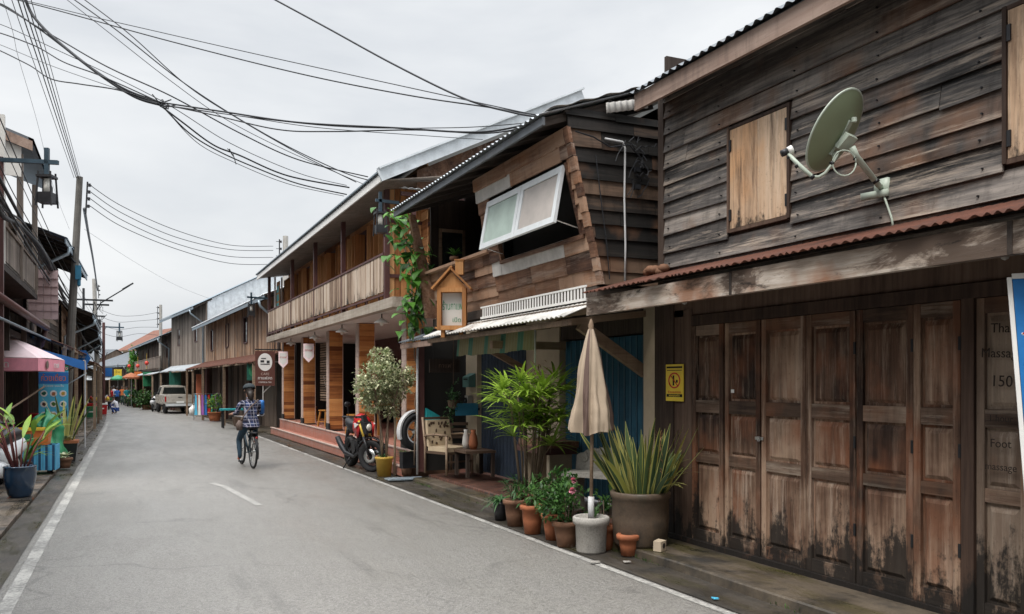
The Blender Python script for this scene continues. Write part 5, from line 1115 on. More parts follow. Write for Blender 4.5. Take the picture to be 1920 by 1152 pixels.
for s_ in (-1,1):
    b=MB(); b.hexa([(s_*.80,-.30,1.0),(s_*.835,-.30,1.0),(s_*.835,1.3,1.0),(s_*.80,1.3,1.0),(s_*.61,.12,1.36),(s_*.655,.12,1.36),(s_*.655,.95,1.38),(s_*.61,.95,1.38)]); b.build('side_window',M['glass_dark'],car)
    for y in (-1.25,1.22): wheel(car,(s_*.78,y,.29),.29,.19,rim='aluminium',tr=.07)
    for y in (-1.25,1.22): b=MB(); b.lathe([(.33,.0),(.36,.0),(.36,.02),(.33,.02)],24,(s_*.845,y,.29),axis='x',sc=(s_,1,1)); b.build('wheel_arch',M['black_plastic'],car)
    b=MB(); b.tube([(s_*.70,1.80,.80),(s_*.80,1.66,.86)],[.06,.08],10); b.build('taillight',M['taillight'],car,smooth=True)
    b=MB(); b.tube([(s_*.60,-1.95,.66),(s_*.76,-1.72,.72)],[.07,.09],10); b.build('headlight',M['lampglass'],car,smooth=True)
    b=MB(); b.box(s_*.86-.01,.35,.80,s_*.86+.012,.5,.83); b.build('door_handle',M['dark_metal'],car)
b=MB(); b.hexa([(-.66,-.47,1.035),(.66,-.47,1.035),(.66,-.44,1.03),(-.66,-.44,1.03),(-.50,.03,1.42),(.50,.03,1.42),(.50,.06,1.41),(-.50,.06,1.41)]); b.build('windscreen',M['glass_dark'],car)
b=MB(); b.hexa([(-.56,1.60,1.26),(.56,1.60,1.26),(.56,1.57,1.24),(-.56,1.57,1.24),(-.48,1.05,1.455),(.48,1.05,1.455),(.48,1.02,1.44),(-.48,1.02,1.44)]); b.build('rear_window',M['glass_dark'],car)
b=MB(); b.box(-.75,1.93,.38,.75,1.98,.5); b.build('bumper',M['black_plastic'],car)

# ---------------------------------------------------------------- pots and plants
def pot(par,r,h,mat,rim=.03,flare=.72,ring=True,name='pot'):
    b=MB(); rb=r*flare
    prof=[(0,0),(rb,0),(rb+(r-rb)*.55,h*.45),(r*.97,h-.055)]
    if ring: prof+=[(r+rim*.6,h-.05),(r+rim*.7,h-.01),(r+rim*.3,h),(r-.02,h),(r-.035,h-.04),(0,h-.045)]
    else: prof+=[(r,h-.02),(r-.01,h),(r-.03,h),(r-.04,h-.04),(0,h-.045)]
    b.lathe(prof,32); return b.build(name,M[mat],par,smooth=True)
def soil(par,r,h):
    b=MB(); b.lathe([(0,h-.035),(r-.03,h-.04)],20); return b.build('soil',M['soil'],par)
def leaf_cluster(b,c,n,L,w,R,spread=1.0,droop=.6,up=.3,segs=4,wid=None,rr=(0,1)):
    for _ in range(n):
        t=R.uniform(0,2*pi); e=R.uniform(-.2,1)*spread
        d=Vector((cos(t),sin(t),up+e*.8)).normalized()
        b.blade(Vector(c)+d*R.uniform(0,.03),d,L*R.uniform(.7,1.15),w*R.uniform(.8,1.2),droop*R.uniform(.5,1.4),segs,R.uniform(*rr),wid=wid)
def crown(b,c,rad,n,L,w,R,flat=.0,gap=.25,shape=None,segs=2,core=.35,wid=None):
    """many small leaves filling lumpy volume"""
    k=0
    while k<n:
        d=Vector((R.gauss(0,1),R.gauss(0,1),R.gauss(0,1))).normalized(); rr_=R.uniform(core,1)**.6
        nz=mnoise.noise(d*1.7+Vector(c))*.45+mnoise.noise(d*4+Vector(c))*.25
        p=Vector((d.x*rad[0],d.y*rad[1],d.z*rad[2]))*rr_*(1+nz)
        if mnoise.noise((p+Vector(c))*2.6/max(rad)+Vector((9,0,0)))<-gap: 
            k+=1; continue
        p+=Vector(c)
        for _ in range(3):
            dd=(d*.6+Vector((R.gauss(0,.6),R.gauss(0,.6),R.gauss(.15,.6)))).normalized()
            b.blade(p+Vector((R.gauss(0,.5),R.gauss(0,.5),R.gauss(0,.5)))*L*.5,dd,L*R.uniform(.7,1.3),w*R.uniform(.7,1.2),.6,segs,R.random(),wid=wid,fold=.15)
        k+=1
oval=lambda t: max(.05,sin(pi*min(1,t*.92+.06)))
# blue glazed pot with broad leaved plant
R=random.Random(61)
t=thing('potted_plant','blue glazed pot holding red stemmed plant with broad green leaves','potted plant',(-1.40,13.85,gz(13.8)+.05))
b=MB(); b.lathe([(0,0),(.13,0),(.155,.05),(.195,.22),(.21,.34),(.205,.42),(.215,.43),(.205,.445),(.185,.44),(.18,.38),(0,.375)],32); b.build('pot',M['glaze'],t,smooth=True)
b=MB(); b.lathe([(0,-.035),(.17,-.035),(.16,.0),(0,.0)],24); b.build('saucer',M['terracotta'],t)
st=MB(); lf=MB(); yl=MB()
for k in range(17):
    a=R.uniform(0,2*pi); h=R.uniform(.40,.85); q=Vector((.08*cos(a),.08*sin(a),.37)); e=q+Vector((.24*cos(a),.24*sin(a),h))
    st.tube([q,q.lerp(e,.5)+Vector((0,0,.05)),e],[.012,.010,.006],6)
    for j in range(2):
        a2=a+R.uniform(-1,1); (yl if R.random()<.25 else lf).blade(e-Vector((0,0,.08*j)),Vector((cos(a2),sin(a2),R.uniform(.3,1.4))),R.uniform(.3,.5),R.uniform(.065,.10),R.uniform(.5,1.3),7,R.random(),wid=oval,fold=.2)
st.build('stem',M['stem_red'],t,smooth=True); lf.build('foliage',M['broad'],t,smooth=True); yl.build('yellowing_leaves',M['palm'],t,smooth=True)
t=thing('potted_plant','tall yellow green leaves at the left edge behind the blue pot','potted plant',(-1.95,14.1,gz(14)+.05)); pot(t,.16,.3,'terracotta_old')
lf=MB()
for k in range(12):
    a=R.uniform(0,2*pi); lf.blade((.05*cos(a),.05*sin(a),.3),(cos(a)*.55,sin(a)*.55,1.3),R.uniform(.7,1.05),.10,R.uniform(.5,1.1),8,R.random(),fold=.2)
lf.build('foliage',M['palm'],t,smooth=True)
t=thing('potted_plant','bushy plant with arching leaves beside the orange crate','potted plant',(-1.62,16.4,gz(16)+.05)); pot(t,.15,.3,'black_plastic',ring=False)
lf=MB()
for k in range(26):
    a=R.uniform(0,2*pi); lf.blade((.05*cos(a),.05*sin(a),.3),(cos(a)*.7,sin(a)*.7,R.uniform(.6,1.6)),R.uniform(.5,.8),.07,R.uniform(.6,1.4),7,R.random(),fold=.2)
lf.build('foliage',M['broad'],t,smooth=True)
def snake(par,r0,z0,n,R,h=(.5,.95),w=.055,spread=.35):
    a=MB(); e=MB()
    for k in range(n):
        t_=R.uniform(0,2*pi); q=R.uniform(0,1)**.5*r0; L=R.uniform(*h); o=Vector((q*cos(t_),q*sin(t_),z0))
        d=Vector((cos(t_)*spread*(q/r0+.15)*R.uniform(.3,1.3),sin(t_)*spread*(q/r0+.15)*R.uniform(.3,1.3),1)); sd_t=R.uniform(0,pi); sd=Vector((cos(sd_t),sin(sd_t),0)); dr=R.uniform(-.1,.75)*(q/r0+.2)
        wf2=lambda t:(.55+.6*t-1.15*t**4 if t<.98 else .02)
        rv=R.random()
        a.blade(o,d,L,w*R.uniform(.8,1.2),dr,7,rv,wid=lambda t:max(.02,wf2(t)*.80),side=sd,fold=.15)
        nn=sd.cross(d.normalized())*.0025
        e.blade(o+nn,d,L*1.01,w*R.uniform(.95,1.2),dr,7,R.random(),wid=lambda t:max(.03,wf2(t)),side=sd,fold=.17)
    a.build('foliage',M['snake'],par,smooth=True); e.build('leaf_margin',M['snake_edge'],par,smooth=True)
R=random.Random(62)
t=thing('potted_plant','tall snake plant in a dark square pot beyond the green covered motorbike','potted plant',(-1.22,20.4,gz(20)+.04)); b=MB(); b.hexa([(-.19,-.19,0),(.19,-.19,0),(.19,.19,0),(-.19,.19,0),(-.24,-.24,.38),(.24,-.24,.38),(.24,.24,.38),(-.24,.24,.38)]); b.build('pot',M['black_plastic'],t); b=MB(); b.box(-.25,-.25,.382,.25,.25,.44); b.build('pot_rim',M['terracotta'],t)
snake(t,.16,.44,24,R,(.5,1.0),.07,.45); lf=MB(); leaf_cluster(lf,(0,-.12,.46),26,.2,.05,R,1,.9,.3); lf.build('ground_leaves',M['variegated'],t)
t=thing('potted_plant','small mottled plant in a low clay pot beside the striped cart','potted plant',(-1.13,18.6,gz(18)+.04)); pot(t,.13,.2,'terracotta_old'); lf=MB(); leaf_cluster(lf,(0,0,.2),34,.16,.06,R,1,.8,.4,wid=oval); lf.build('foliage',M['variegated'],t)
# pots by the right kerb
G=lambda x,y,w=0:(x,y,gz(y)+.012)
R=random.Random(63)
bp=thing('potted_plant','huge mossy barrel pot of striped snake plants beside the folding doors','potted plant',(4.47,6.95,gz(7)+.085))
b=MB(); b.lathe([(0,0),(.235,0),(.255,.03),(.272,.25),(.27,.44),(.285,.455),(.29,.50),(.275,.515),(.25,.51),(.24,.46),(0,.45)],40); b.build('pot',M['pot_big'],bp,smooth=True)
snake(bp,.23,.45,92,R,(.34,.78),.066,.58)
sl_=MB(); sle=MB()
for k in range(12):
    a=radians(R.uniform(-75,20)); 
    d=Vector((cos(a)*.55-.2,sin(a)*.9,.75)); L=R.uniform(.45,.62); wd=R.uniform(.03,.045); o=Vector((.1*cos(a),.14*sin(a),.45)); dr=R.uniform(.7,1.3)
    sl_.blade(o,d,L,wd*.7,dr,8,R.random()); sle.blade(o-Vector((0,0,.002)),d,L*1.01,wd,dr,8,R.random())
sl_.build('arching_leaves',M['snake'],bp,smooth=True); sle.build('leaf_margin',M['snake_edge'],bp,smooth=True)
dr=MB()
for k in range(110):
    t_=R.uniform(0,1); c=Vector((.02,-.24,.70)).lerp(Vector((-.02,-.36,1.06)),t_); dr.blade(c,Vector((R.gauss(0,.5)-.1,R.gauss(-.1,.6),R.gauss(.3,.7))),R.uniform(.06,.13),.010,1.0,3,R.random())
dr.build('dry_flower_head',M['dry'],bp)
wp=thing('cement_pot','round weathered cement pot holding the folded umbrella pole','pot',(4.05,7.16,gz(7.1)+.010))
b=MB(); b.lathe([(0,0),(.135,0),(.142,.02),(.152,.26),(.172,.275),(.178,.30),(.176,.335),(.160,.345),(.145,.335),(.14,.29),(0,.28)],32); b.build('pot_body',M['pot_cement'],wp,smooth=True); soil(wp,.16,.325)
um=thing('folded_umbrella','folded beige market umbrella standing in the cement pot','umbrella',(4.05,7.16,gz(7.1)+.30))
b=MB(); b.tube([(0,0,0),(0,0,.24)],.030,12); b.build('pole_sleeve',M['pvc'],um,smooth=True)
b=MB(); b.tube([(0,0,.1),(.01,0,1.0),(0,0,1.90)],.017,10); b.build('pole',M['timber'],um,smooth=True)
def folded(z0,z1,w0,lob,ph,mats,seed,R=random):
    b=MB(); n=120; k=34; vs=[]
    for i in range(k+1):
        t=i/k; z=z1+(z0-z1)*t
        base=.018+(w0-.018)*(t**.72)*(1-.10*t**5)
        for j in range(n):
            a=2*pi*j/n; fold=.62*t*(.6-abs(sin((lob*a+ph+1.0*t+.9*sin(2*a))*.5*1.0)))+.22*t*sin((lob*2+1)*a+ph*2+2*t)+.34*mnoise.noise(Vector((cos(a)*2,sin(a)*2,t*2.5+seed)))
            r=base*(1+fold*.85+.10*t*mnoise.noise(Vector((cos(a)*5,sin(a)*5,t*9+seed)))); hem=-.014*t**6*(sin(lob*a+ph)+1.2*sin(2*a))
            vs.append((r*cos(a),r*sin(a)*.9,z+hem))
    fs=[];ms=[]
    b.add(vs,[(i*n+j,(i+1)*n+j,(i+1)*n+(j+1)%n,i*n+(j+1)%n) for i in range(k) for j in range(n)],.5)
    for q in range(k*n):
        j=q%n; a=2*pi*j/n; b.m[q]=1 if (sin(a*2.0+.3)>.93 or sin(a*3+2.2)>.97) else 0  # darker stripes paint the shade in the folds
    return b
c_=folded(.86,1.86,.205,5,.4,None,2.0); c_.build('canopy',[M['beige'],M['fold_shade']],um,smooth=True)
c_=folded(.90,1.5,.12,5,1.4,None,5.0); c_.build('inner_folds',M['fold_shade'],um,smooth=True)
b=MB(); b.lathe([(.02,1.82),(.028,1.88),(.012,1.93),(0,1.95)],12); b.build('finial',M['timber'],um,smooth=True)
def kerbpot(x,y,r,h,mat,label,extra=None,fl=.72,z=.012):
    t=thing('potted_plant',label,'potted plant',(x,y,gz(y)+z)); pot(t,r,h,mat,flare=fl); soil(t,r,h)
    if extra: extra(t)
    return t
R=random.Random(64)
def bushy(c,rad,n,L,w,mat='bush',flower=0,seed=1):
    def f(t):
        RR=random.Random(seed); b=MB(); crown(b,c,rad,n,L,w,RR,wid=oval,core=.15); b.build('foliage',M[mat],t,smooth=True)
        b=MB()
        for k in range(6):
            a=RR.uniform(0,6.28); b.tube([(0.02*cos(a),.02*sin(a),c[2]-rad[2]-.15),(c[0]+rad[0]*.6*cos(a),c[1]+rad[1]*.6*sin(a),c[2]+rad[2]*.4)],.005,5)
        b.build('stem',M['bark'],t)
        for k in range(flower):
            b=MB(); p=Vector(c)+Vector((RR.uniform(-1,.3)*rad[0],-rad[1]*RR.uniform(.7,1.0),RR.uniform(-.3,.8)*rad[2]))
            for j in range(14):
                a=2*pi*j/7; b.blade(p,Vector((cos(a),-.6 if j<7 else -1.4,sin(a))),.045,.04,.3,3,RR.random(),wid=oval)
            b.build('flower',M['petal'],t,smooth=True)
    return f
kerbpot(4.26,6.83,.092,.20,'terracotta','small clean terracotta pot right of the cement pot',None,z=.02)
kerbpot(4.24,7.22,.10,.24,'terracotta','terracotta pot with a sparse green sprig half hidden behind the cement pot',bushy((0,0,.42),(.12,.12,.16),30,.09,.04,seed=4))
kerbpot(3.97,7.52,.125,.25,'terracotta_old','mossy brown terracotta pot with a rose bush left of the cement pot',bushy((-.02,.05,.42),(.24,.22,.19),230,.062,.036,flower=1,seed=5))
kerbpot(4.02,7.90,.11,.27,'terracotta','orange terracotta pot under the pink flowering bush',bushy((.06,.08,.50),(.27,.25,.21),240,.066,.038,flower=2,seed=6))
kerbpot(3.98,8.32,.118,.31,'terracotta','bright orange rounded terracotta pot at the foot of the lady palm',bushy((0,.05,.42),(.14,.14,.12),40,.12,.03,seed=7))
kerbpot(4.02,8.86,.122,.30,'terracotta_old','ribbed brown terracotta pot next to the black fern pot',bushy((.05,.05,.40),(.16,.16,.14),45,.14,.03,mat='fern',seed=8))
t=thing('potted_plant','small black plastic pot of drooping fern at the end of the pot row','potted plant',(4.03,9.3,gz(9)+.012)); pot(t,.09,.22,'black_plastic',ring=False)
lf=MB()
for k in range(60):
    a=R.uniform(0,2*pi); lf.blade((0,0,.21),(cos(a),sin(a),R.uniform(.1,.9)),R.uniform(.18,.34),.028,1.5,6,R.random())
lf.build('foliage',M['fern'],t)
# lady palm
lp=thing('lady_palm','tall lady palm with fans of narrow bright green leaves behind the terracotta pots','potted plant',(4.24,8.98,gz(9)+.05)); pot(lp,.17,.32,'terracotta_old')
R=random.Random(66); st=MB(); lf=MB(); dr=MB()
for k in range(15):
    a=R.uniform(0,2*pi); q=Vector((.10*cos(a),.10*sin(a),.3)); h=R.uniform(.70,1.30); e=q+Vector((.16*cos(a),.16*sin(a),h))
    st.tube([q,e],[.014,.010],6)
    for j in range(5):
        a2=R.uniform(0,2*pi); el=R.uniform(-.1,1.4); s0=e-Vector((0,0,.12*j*R.random())); tip=s0+Vector((cos(a2),sin(a2),el)).normalized()*R.uniform(.10,.24)
        st.tube([s0,tip],.004,5)
        ax=(tip-s0).normalized()
        pv=ax.cross(Vector((0,0,1))).normalized(); nb=R.randint(8,11)
        for m in range(nb):
            th=(m/(nb-1)-.5)*R.uniform(3.2,4.0); d=(ax*cos(th)+pv*sin(th)+Vector((0,0,.12)))
            (lf).blade(tip,d,R.uniform(.28,.44),.036,R.uniform(.3,.85),5,min(1,max(0,.35+.35*R.random()+.35*(tip.z-.9))),fold=.3)
for k in range(46):
    dr.blade((.10+R.gauss(0,.07),-.02+R.gauss(0,.07),1.72+R.gauss(0,.06)),(R.gauss(0,1),R.gauss(0,1),R.gauss(.1,.6)),R.uniform(.06,.14),.014,1,3,R.random())
st.build('stem',M['bark'],lp,smooth=True); lf.build('foliage',M['palm'],lp,smooth=True); dr.build('dry_flower_head',M['dry'],lp)
t=thing('square_stone','small pale square stone block beside the small terracotta pot','stone block',(4.44,6.58,gz(6.6)+.09),.5); b=MB(); b.hexa([(-.05,-.04,0),(.05,-.04,0),(.05,.04,0),(-.05,.04,0),(-.045,-.035,.09),(.045,-.045,.095),(.05,.04,.10),(-.045,.04,.09)]); b.build('block',M['cream'],t); b=MB(); b.lathe([(0,0),(.025,0),(.025,.003)],10,(0,-.046,.05),axis='y'); b.build('round_hollow',M['soil'],t)
# variegated tree in a yellow pot
vt=thing('variegated_tree','small tree with cream edged grey green crown rising from a yellow pot','tree',(4.14,14.75,gz(14.7)+.012))
b=MB(); b.lathe([(0,0),(.12,0),(.15,.30),(.165,.31),(.165,.34),(.15,.345),(.13,.30),(0,.29)],28); b.build('pot',M['mustard'],vt,smooth=True)
R=random.Random(67); b=MB(); tops=[]
for k in range(4):
    a=2*pi*k/4+.4; p=[Vector((.05*cos(a),.05*sin(a),.29)),Vector((.07*cos(a+.5),.07*sin(a+.5),.65)),Vector((.10*cos(a),.10*sin(a),1.0)),Vector((.28*cos(a+.3),.28*sin(a+.3),1.5)),Vector((.4*cos(a+.2),.4*sin(a+.2),1.9))]
    b.tube(p,[.020,.017,.015,.011,.005],7)
    for j in range(5):
        q=p[2].lerp(p[4],R.random()); b.tube([q,q+Vector((R.gauss(0,.2),R.gauss(0,.2),R.uniform(.05,.35)))],[.007,.003],5)
b.build('trunk',M['bark'],vt,smooth=True)
b=MB(); b.tube([(.17,-.06,0),(.19,-.05,.9),(.16,-.04,1.35)],.022,8); b.build('support_stake',M['bark_pale'],vt,smooth=True)
lf=MB()
for c,rad,n in (((-.02,0,1.72),(.44,.44,.36),330),((.24,.05,1.62),(.30,.3,.28),160),((-.30,0,1.55),(.26,.26,.26),130),((-.04,-.02,2.12),(.20,.2,.17),75),((-.18,0,1.30),(.26,.22,.16),90),((.12,-.05,1.20),(.16,.16,.18),60),((.42,.0,1.78),(.16,.2,.16),45)): crown(lf,c,rad,int(n*2.3),.068,.046,R,wid=oval,core=.3,gap=.14)
lf.build('crown',M['variegated'],vt,smooth=True)
lf=MB(); leaf_cluster(lf,(0,0,.33),40,.14,.02,R,1,1,.4); lf.build('pot_grass',M['fern'],vt)
t=thing('potted_plant','dark fern like plant in a pinkish brown pot beside the yellow pot','potted plant',(4.40,14.25,gz(14)+.06)); pot(t,.11,.28,'terracotta_old'); lf=MB(); leaf_cluster(lf,(0,0,.30),70,.22,.03,R,1,1,.6); lf.build('foliage',M['fern'],t)
t=thing('drain_cover','flat grey metal drain cover on the road edge below the yellow pot','drain cover',(4.28,13.95,gz(14)+.03)); b=MB(); b.box(-.32,-.16,0,.32,.16,.02); 
for k in range(7): b.box(-.28+k*.085,-.13,.0205,-.24+k*.085,.13,.026)
b.build('grating',M['gutter_metal'],t)
# climbing vine at the corner
vn=thing('climbing_vine','large leaved green vine climbing the corner between the two timber houses','vine',(4.28,13.75,.1))
R=random.Random(68); b=MB(); lf=MB(); p=Vector((.10,.0,.1)); pts=[]
for k in range(16):
    pts.append(p.copy()); p=p+Vector((R.gauss(-.004,.05),R.gauss(0,.02),.26))
b.tube(pts,.014,6)
path=[W(778,625,13.7),W(775,570,13.6),W(786,520,13.5),W(770,470,13.5),W(745,420,13.7),W(732,402,13.9)]
vl=Vector((4.28,13.75,.1)); pp=[q-vl for q in path]; b.tube(pp,.012,6); b.build('stem',M['bark'],vn,smooth=True)
def heart(p,d,L,r): lf.blade(p,d,L,L*.78,R.uniform(.8,1.6),6,r,wid=lambda t:(1-t**1.6)*min(1,t*6+.45),fold=.12)
for i in range(len(pp)-1):
    for k in range(46 if i<3 else 26):
        q=pp[i].lerp(pp[i+1],R.random())+Vector((R.gauss(0,.13),R.gauss(-.08,.08),R.gauss(0,.09))); a=R.uniform(0,2*pi)
        heart(q,Vector((cos(a)*.8,-.5+sin(a)*.5,R.uniform(-1.0,.3))),R.uniform(.15,.27),R.random())
for k in range(26):
    q=Vector(W(R.uniform(722,752),R.uniform(455,500),13.6))-vl; a=R.uniform(0,6.28); 
    if k<9: heart(q,Vector((cos(a)*.8,-.5,R.uniform(-1,.2))),R.uniform(.14,.22),R.random())
lf.build('foliage',M['vine'],vn,smooth=True)
t=thing('hanging_plant','round trailing plant hanging against the cream pillar','hanging plant',(4.82,13.05,1.25)); lf=MB(); crown(lf,(0,0,0),(.13,.13,.36),120,.05,.03,random.Random(3),wid=oval,core=.1); lf.build('foliage',M['fern'],t); b=MB(); b.tube([(0,0,.3),(0,0,1.1)],.006,5); b.lathe([(.0,-.1),(.08,-.08),(.1,.05)],12); b.build('hanging_basket',M['wicker'],t)
t=thing('balcony_plant','small green plant on the balcony ledge above the gabled sign','potted plant',(4.30,11.6,3.32)); pot(t,.05,.09,'terracotta_old'); lf=MB(); leaf_cluster(lf,(0,0,.1),34,.14,.03,random.Random(4),1,.9,.7); lf.build('foliage',M['vine'],t)
# ================================================================ porch furniture
t=thing('wicker_armchair','bamboo armchair with patterned cushions under the porch','armchair',(4.72,13.0,.125),radians(20))
for x in (-.27,.27):
    b=MB(); b.tube([(x,-.27,0),(x,-.27,.62)],.018,8); b.tube([(x,.27,0),(x,.27,.45),(x,.34,.9)],.018,8); b.tube([(x,-.30,.62),(x,.0,.63),(x,.29,.60)],.018,8); b.build('arm_frame',M['timber'],t,smooth=True)
b=MB(); b.box(-.26,-.27,.32,.26,.26,.36); b.tube([(-.26,.25,.34),(-.26,.33,.88)],.016,6); b.tube([(.26,.25,.34),(.26,.33,.88)],.016,6); b.tube([(-.26,-.27,.2),(-.26,-.26,.34)],.014,6); b.tube([(.26,-.27,.2),(.26,-.26,.34)],.014,6); b.beam((-.26,.33,.88),(.26,.33,.88),.035); b.beam((-.26,-.27,.2),(.26,-.27,.2),.025); b.build('seat_frame',M['wicker'],t)
b=MB(); b.tube([(-.24,0,.40),(0,0,.41),(.24,0,.40)],[.03,.05,.03],8); b.box(-.25,-.27,.362,.25,.22,.43); b.build('seat_cushion',M['fabric_pattern'],t)
b=MB(); b.hexa([(-.25,.20,.43),(.25,.20,.43),(.25,.29,.43),(-.25,.29,.43),(-.23,.27,.85),(.23,.27,.85),(.23,.35,.85),(-.23,.35,.85)]); b.build('back_cushion',M['fabric_pattern'],t)
R=random.Random(71); b=MB()
for k in range(22): 
    x,z=R.uniform(-.2,.2),R.uniform(.47,.81); b.prism([(x+.026*cos(a)*R.uniform(.4,1.4),.196+.072*(z-.43)/.42*1.0-.002,z+.03*sin(a)*R.uniform(.4,1.4)) for a in [2*pi*j/7 for j in range(7)]],(0,-.003,0))
b.build('dark_print',M['wicker'],t)
t=thing('wooden_chair','dark low wooden chair between the bamboo armchair and the small table','chair',(5.05,13.3,.125),radians(-30))
for x in (-.2,.2):
    for y in (-.2,.2): b=MB(); b.box(x-.02,y-.02,0,x+.02,y+.02,.40 if y<0 else .78); b.build('leg',M['wicker'],t)
b=MB(); b.box(-.23,-.23,.40,.23,.18,.435); b.build('seat',M['wicker'],t)
b=MB()
for z in (.52,.64,.74): b.box(-.18,.19,z,.18,.215,z+.05)
b.build('backrest',M['wicker'],t)
t=thing('low_table','dark low wooden table beside the cream pillar','table',(5.0,12.45,.125)); b=MB(); b.box(-.3,-.28,.37,.2,.28,.41); b.build('tabletop',M['wicker'],t)
for x in (-.26,.16):
    for y in (-.24,.24): b=MB(); b.box(x-.025,y-.025,0,x+.025,y+.025,.37); b.build('leg',M['darkwood'],t)
for i,(x,y,mt,lab,s_) in enumerate(((4.95,12.5,'terracotta','clay vase standing on the low dark table',1.0),(4.87,12.62,'ceramic_white','thin grey bottle vase next to the clay vase',.8))):
    t=thing('clay_vase' if i==0 else 'bottle_vase',lab,'vase',(x,y,.535)); b=MB(); b.lathe([(0,0),(.05*s_,0),(.075*s_,.08),(.06*s_,.2),(.035*s_,.27),(.045*s_,.31),(.03*s_,.31)],20); b.build('vase_body',M[mt],t,smooth=True)
t=thing('garden_bench','pale ornate cement garden bench behind the folded umbrella','bench',(4.86,8.40,.12),radians(-62))
b=MB(); b.box(-.42,-.16,.40,.42,.18,.455); b.build('seat',M['pot_cement'],t)
for x in (-.33,.33): b=MB(); b.prism([(x-.05,-.13,0),(x-.05,.15,0),(x-.05,.10,.2),(x-.05,.14,.40),(x-.05,-.12,.40),(x-.05,-.08,.2)],(.10,0,0)); b.build('leg',M['pot_cement'],t)
b=MB(); n=18
for k in range(n):
    x0=-.42+.84*k/n; x1=-.42+.84*(k+1)/n; h=lambda x:.62+.10*(1-(x/.42)**2)+.012*sin(x*60)
    b.hexa([(x0,.15,.456),(x1,.15,.456),(x1,.20,.456),(x0,.20,.456),(x0,.17,h(x0)),(x1,.17,h(x1)),(x1,.215,h(x1)),(x0,.215,h(x0))],.5)
for k in range(5): b.lathe([(0,-.01),(.05,-.006),(.05,.006),(0,.01)],12,(-.3+k*.15,.148,.60),axis='y')
b.build('backrest',M['pot_cement'],t)
t=thing('wooden_counter','wooden counter with a reddish top and pale legs before the blue gate','counter',(5.0,10.0,.12)); b=MB(); b.box(-.22,-.42,.64,.24,.42,.72); b.build('countertop',M['plank_red'],t); b=MB(); b.box(-.24,-.44,.56,.2,.44,.638); b.build('apron',M['redpost'],t)
for y in (-.34,.34): b=MB(); b.box(-.16,y-.04,0,.16,y+.04,.56); b.build('leg',M['cream'],t)
t=thing('white_bottle','slim white bottle standing on the wooden counter','bottle',(4.93,10.15,.84)); b=MB(); b.lathe([(0,0),(.035,0),(.038,.12),(.015,.19),(.016,.25),(0,.25)],14); b.build('bottle_body',M['ceramic_white'],t,smooth=True)
t=thing('spare_tyre','black tyre under a white arched cover leaning between pillar and pipe','tyre',(4.52,14.12,.74),radians(-72)); wheel(t,(0,0,0),.33,.18,tr=.06); b=MB()
for k in range(14):
    a,c=radians(80+k*8.5),radians(80+(k+1)*8.5); b.hexa([(-.03,.345*cos(a),.345*sin(a)),(.07,.345*cos(a),.345*sin(a)),(.07,.345*cos(c),.345*sin(c)),(-.03,.345*cos(c),.345*sin(c)),(-.03,.375*cos(a),.375*sin(a)),(.07,.375*cos(a),.375*sin(a)),(.07,.375*cos(c),.375*sin(c)),(-.03,.375*cos(c),.375*sin(c))],.5)
b.build('cover',M['pvc'],t); b=MB(); b.box(-.05,-.3,-.62,.05,.3,-.34); b.build('stand',M['dark_metal'],t)
t=thing('teal_cloth','teal and pale cloth bundle hanging by the dark screen','cloth',(4.62,13.6,.98)); b=MB(); 
for k in range(12): b.hexa([(-.12+k*.025,-.03-.012*(k%2),-.2),(-.095+k*.025,-.03-.012*((k+1)%2),-.2),(-.095+k*.025,.0,-.2),(-.12+k*.025,.0,-.2),(-.10+k*.021,-.03,.18-.012*k),(-.079+k*.021,-.03,.18-.012*k),(-.079+k*.021,0,.18-.012*k),(-.10+k*.021,0,.18-.012*k)])
b.build('fabric',M['teal'],t)
# ================================================================ motorcycle
mc=thing('motorcycle','black and red street motorcycle with gold fork parked by the tiled step','motorcycle',(4.07,16.9,gz(16.9)+.012),radians(4))
wheel(mc,(0,0,.30),.30,.15,tr=.05,rim='dark_metal')
fg=Matrix.Translation((0,-1.26,.30))@Matrix.Rotation(radians(33),4,'Z')
def add(par,name,mat,b,smooth=True,mx=None):
    o=b.build(name,M[mat],par,smooth=smooth)
    if mx is not None: o.matrix_local=mx
    return o
w_=wheel(mc,(0,0,0),.30,.12,tr=.045,rim='dark_metal'); w_.matrix_local=fg
b=MB(); 
for x in (-.075,.075): b.lathe([(.07,-.003),(.135,-.003),(.135,.003),(.07,.003)],24,(x,0,0),axis='x')
add(mc,'brake_disc','steel',b,mx=fg)
b=MB()
for s_ in (-1,1): b.tube([(s_*.095,-.01,.0),(s_*.095,.13,.36)],.028,10)
add(mc,'fork_lower','dark_metal',b,mx=fg)
b=MB()
for s_ in (-1,1): b.tube([(s_*.095,.10,.30),(s_*.095,.24,.66)],.021,10)
add(mc,'fork','gold',b,mx=fg)
b=MB()
for k in range(10):
    a,c=radians(25+k*13),radians(25+(k+1)*13); r_=.335; b.hexa([(-.06,r_*cos(a),r_*sin(a)),(.06,r_*cos(a),r_*sin(a)),(.06,r_*cos(c),r_*sin(c)),(-.06,r_*cos(c),r_*sin(c)),(-.045,(r_+.018)*cos(a),(r_+.018)*sin(a)),(.045,(r_+.018)*cos(a),(r_+.018)*sin(a)),(.045,(r_+.018)*cos(c),(r_+.018)*sin(c)),(-.045,(r_+.018)*cos(c),(r_+.018)*sin(c))],.5)
add(mc,'front_fender','black_plastic',b,mx=fg)
b=MB(); b.tube([(-.36,.42,.74),(-.16,.28,.73),(.16,.28,.73),(.36,.42,.74)],.014,8); b.box(-.12,.2,.60,.12,.28,.63); b.box(-.12,.22,.70,.12,.30,.725)
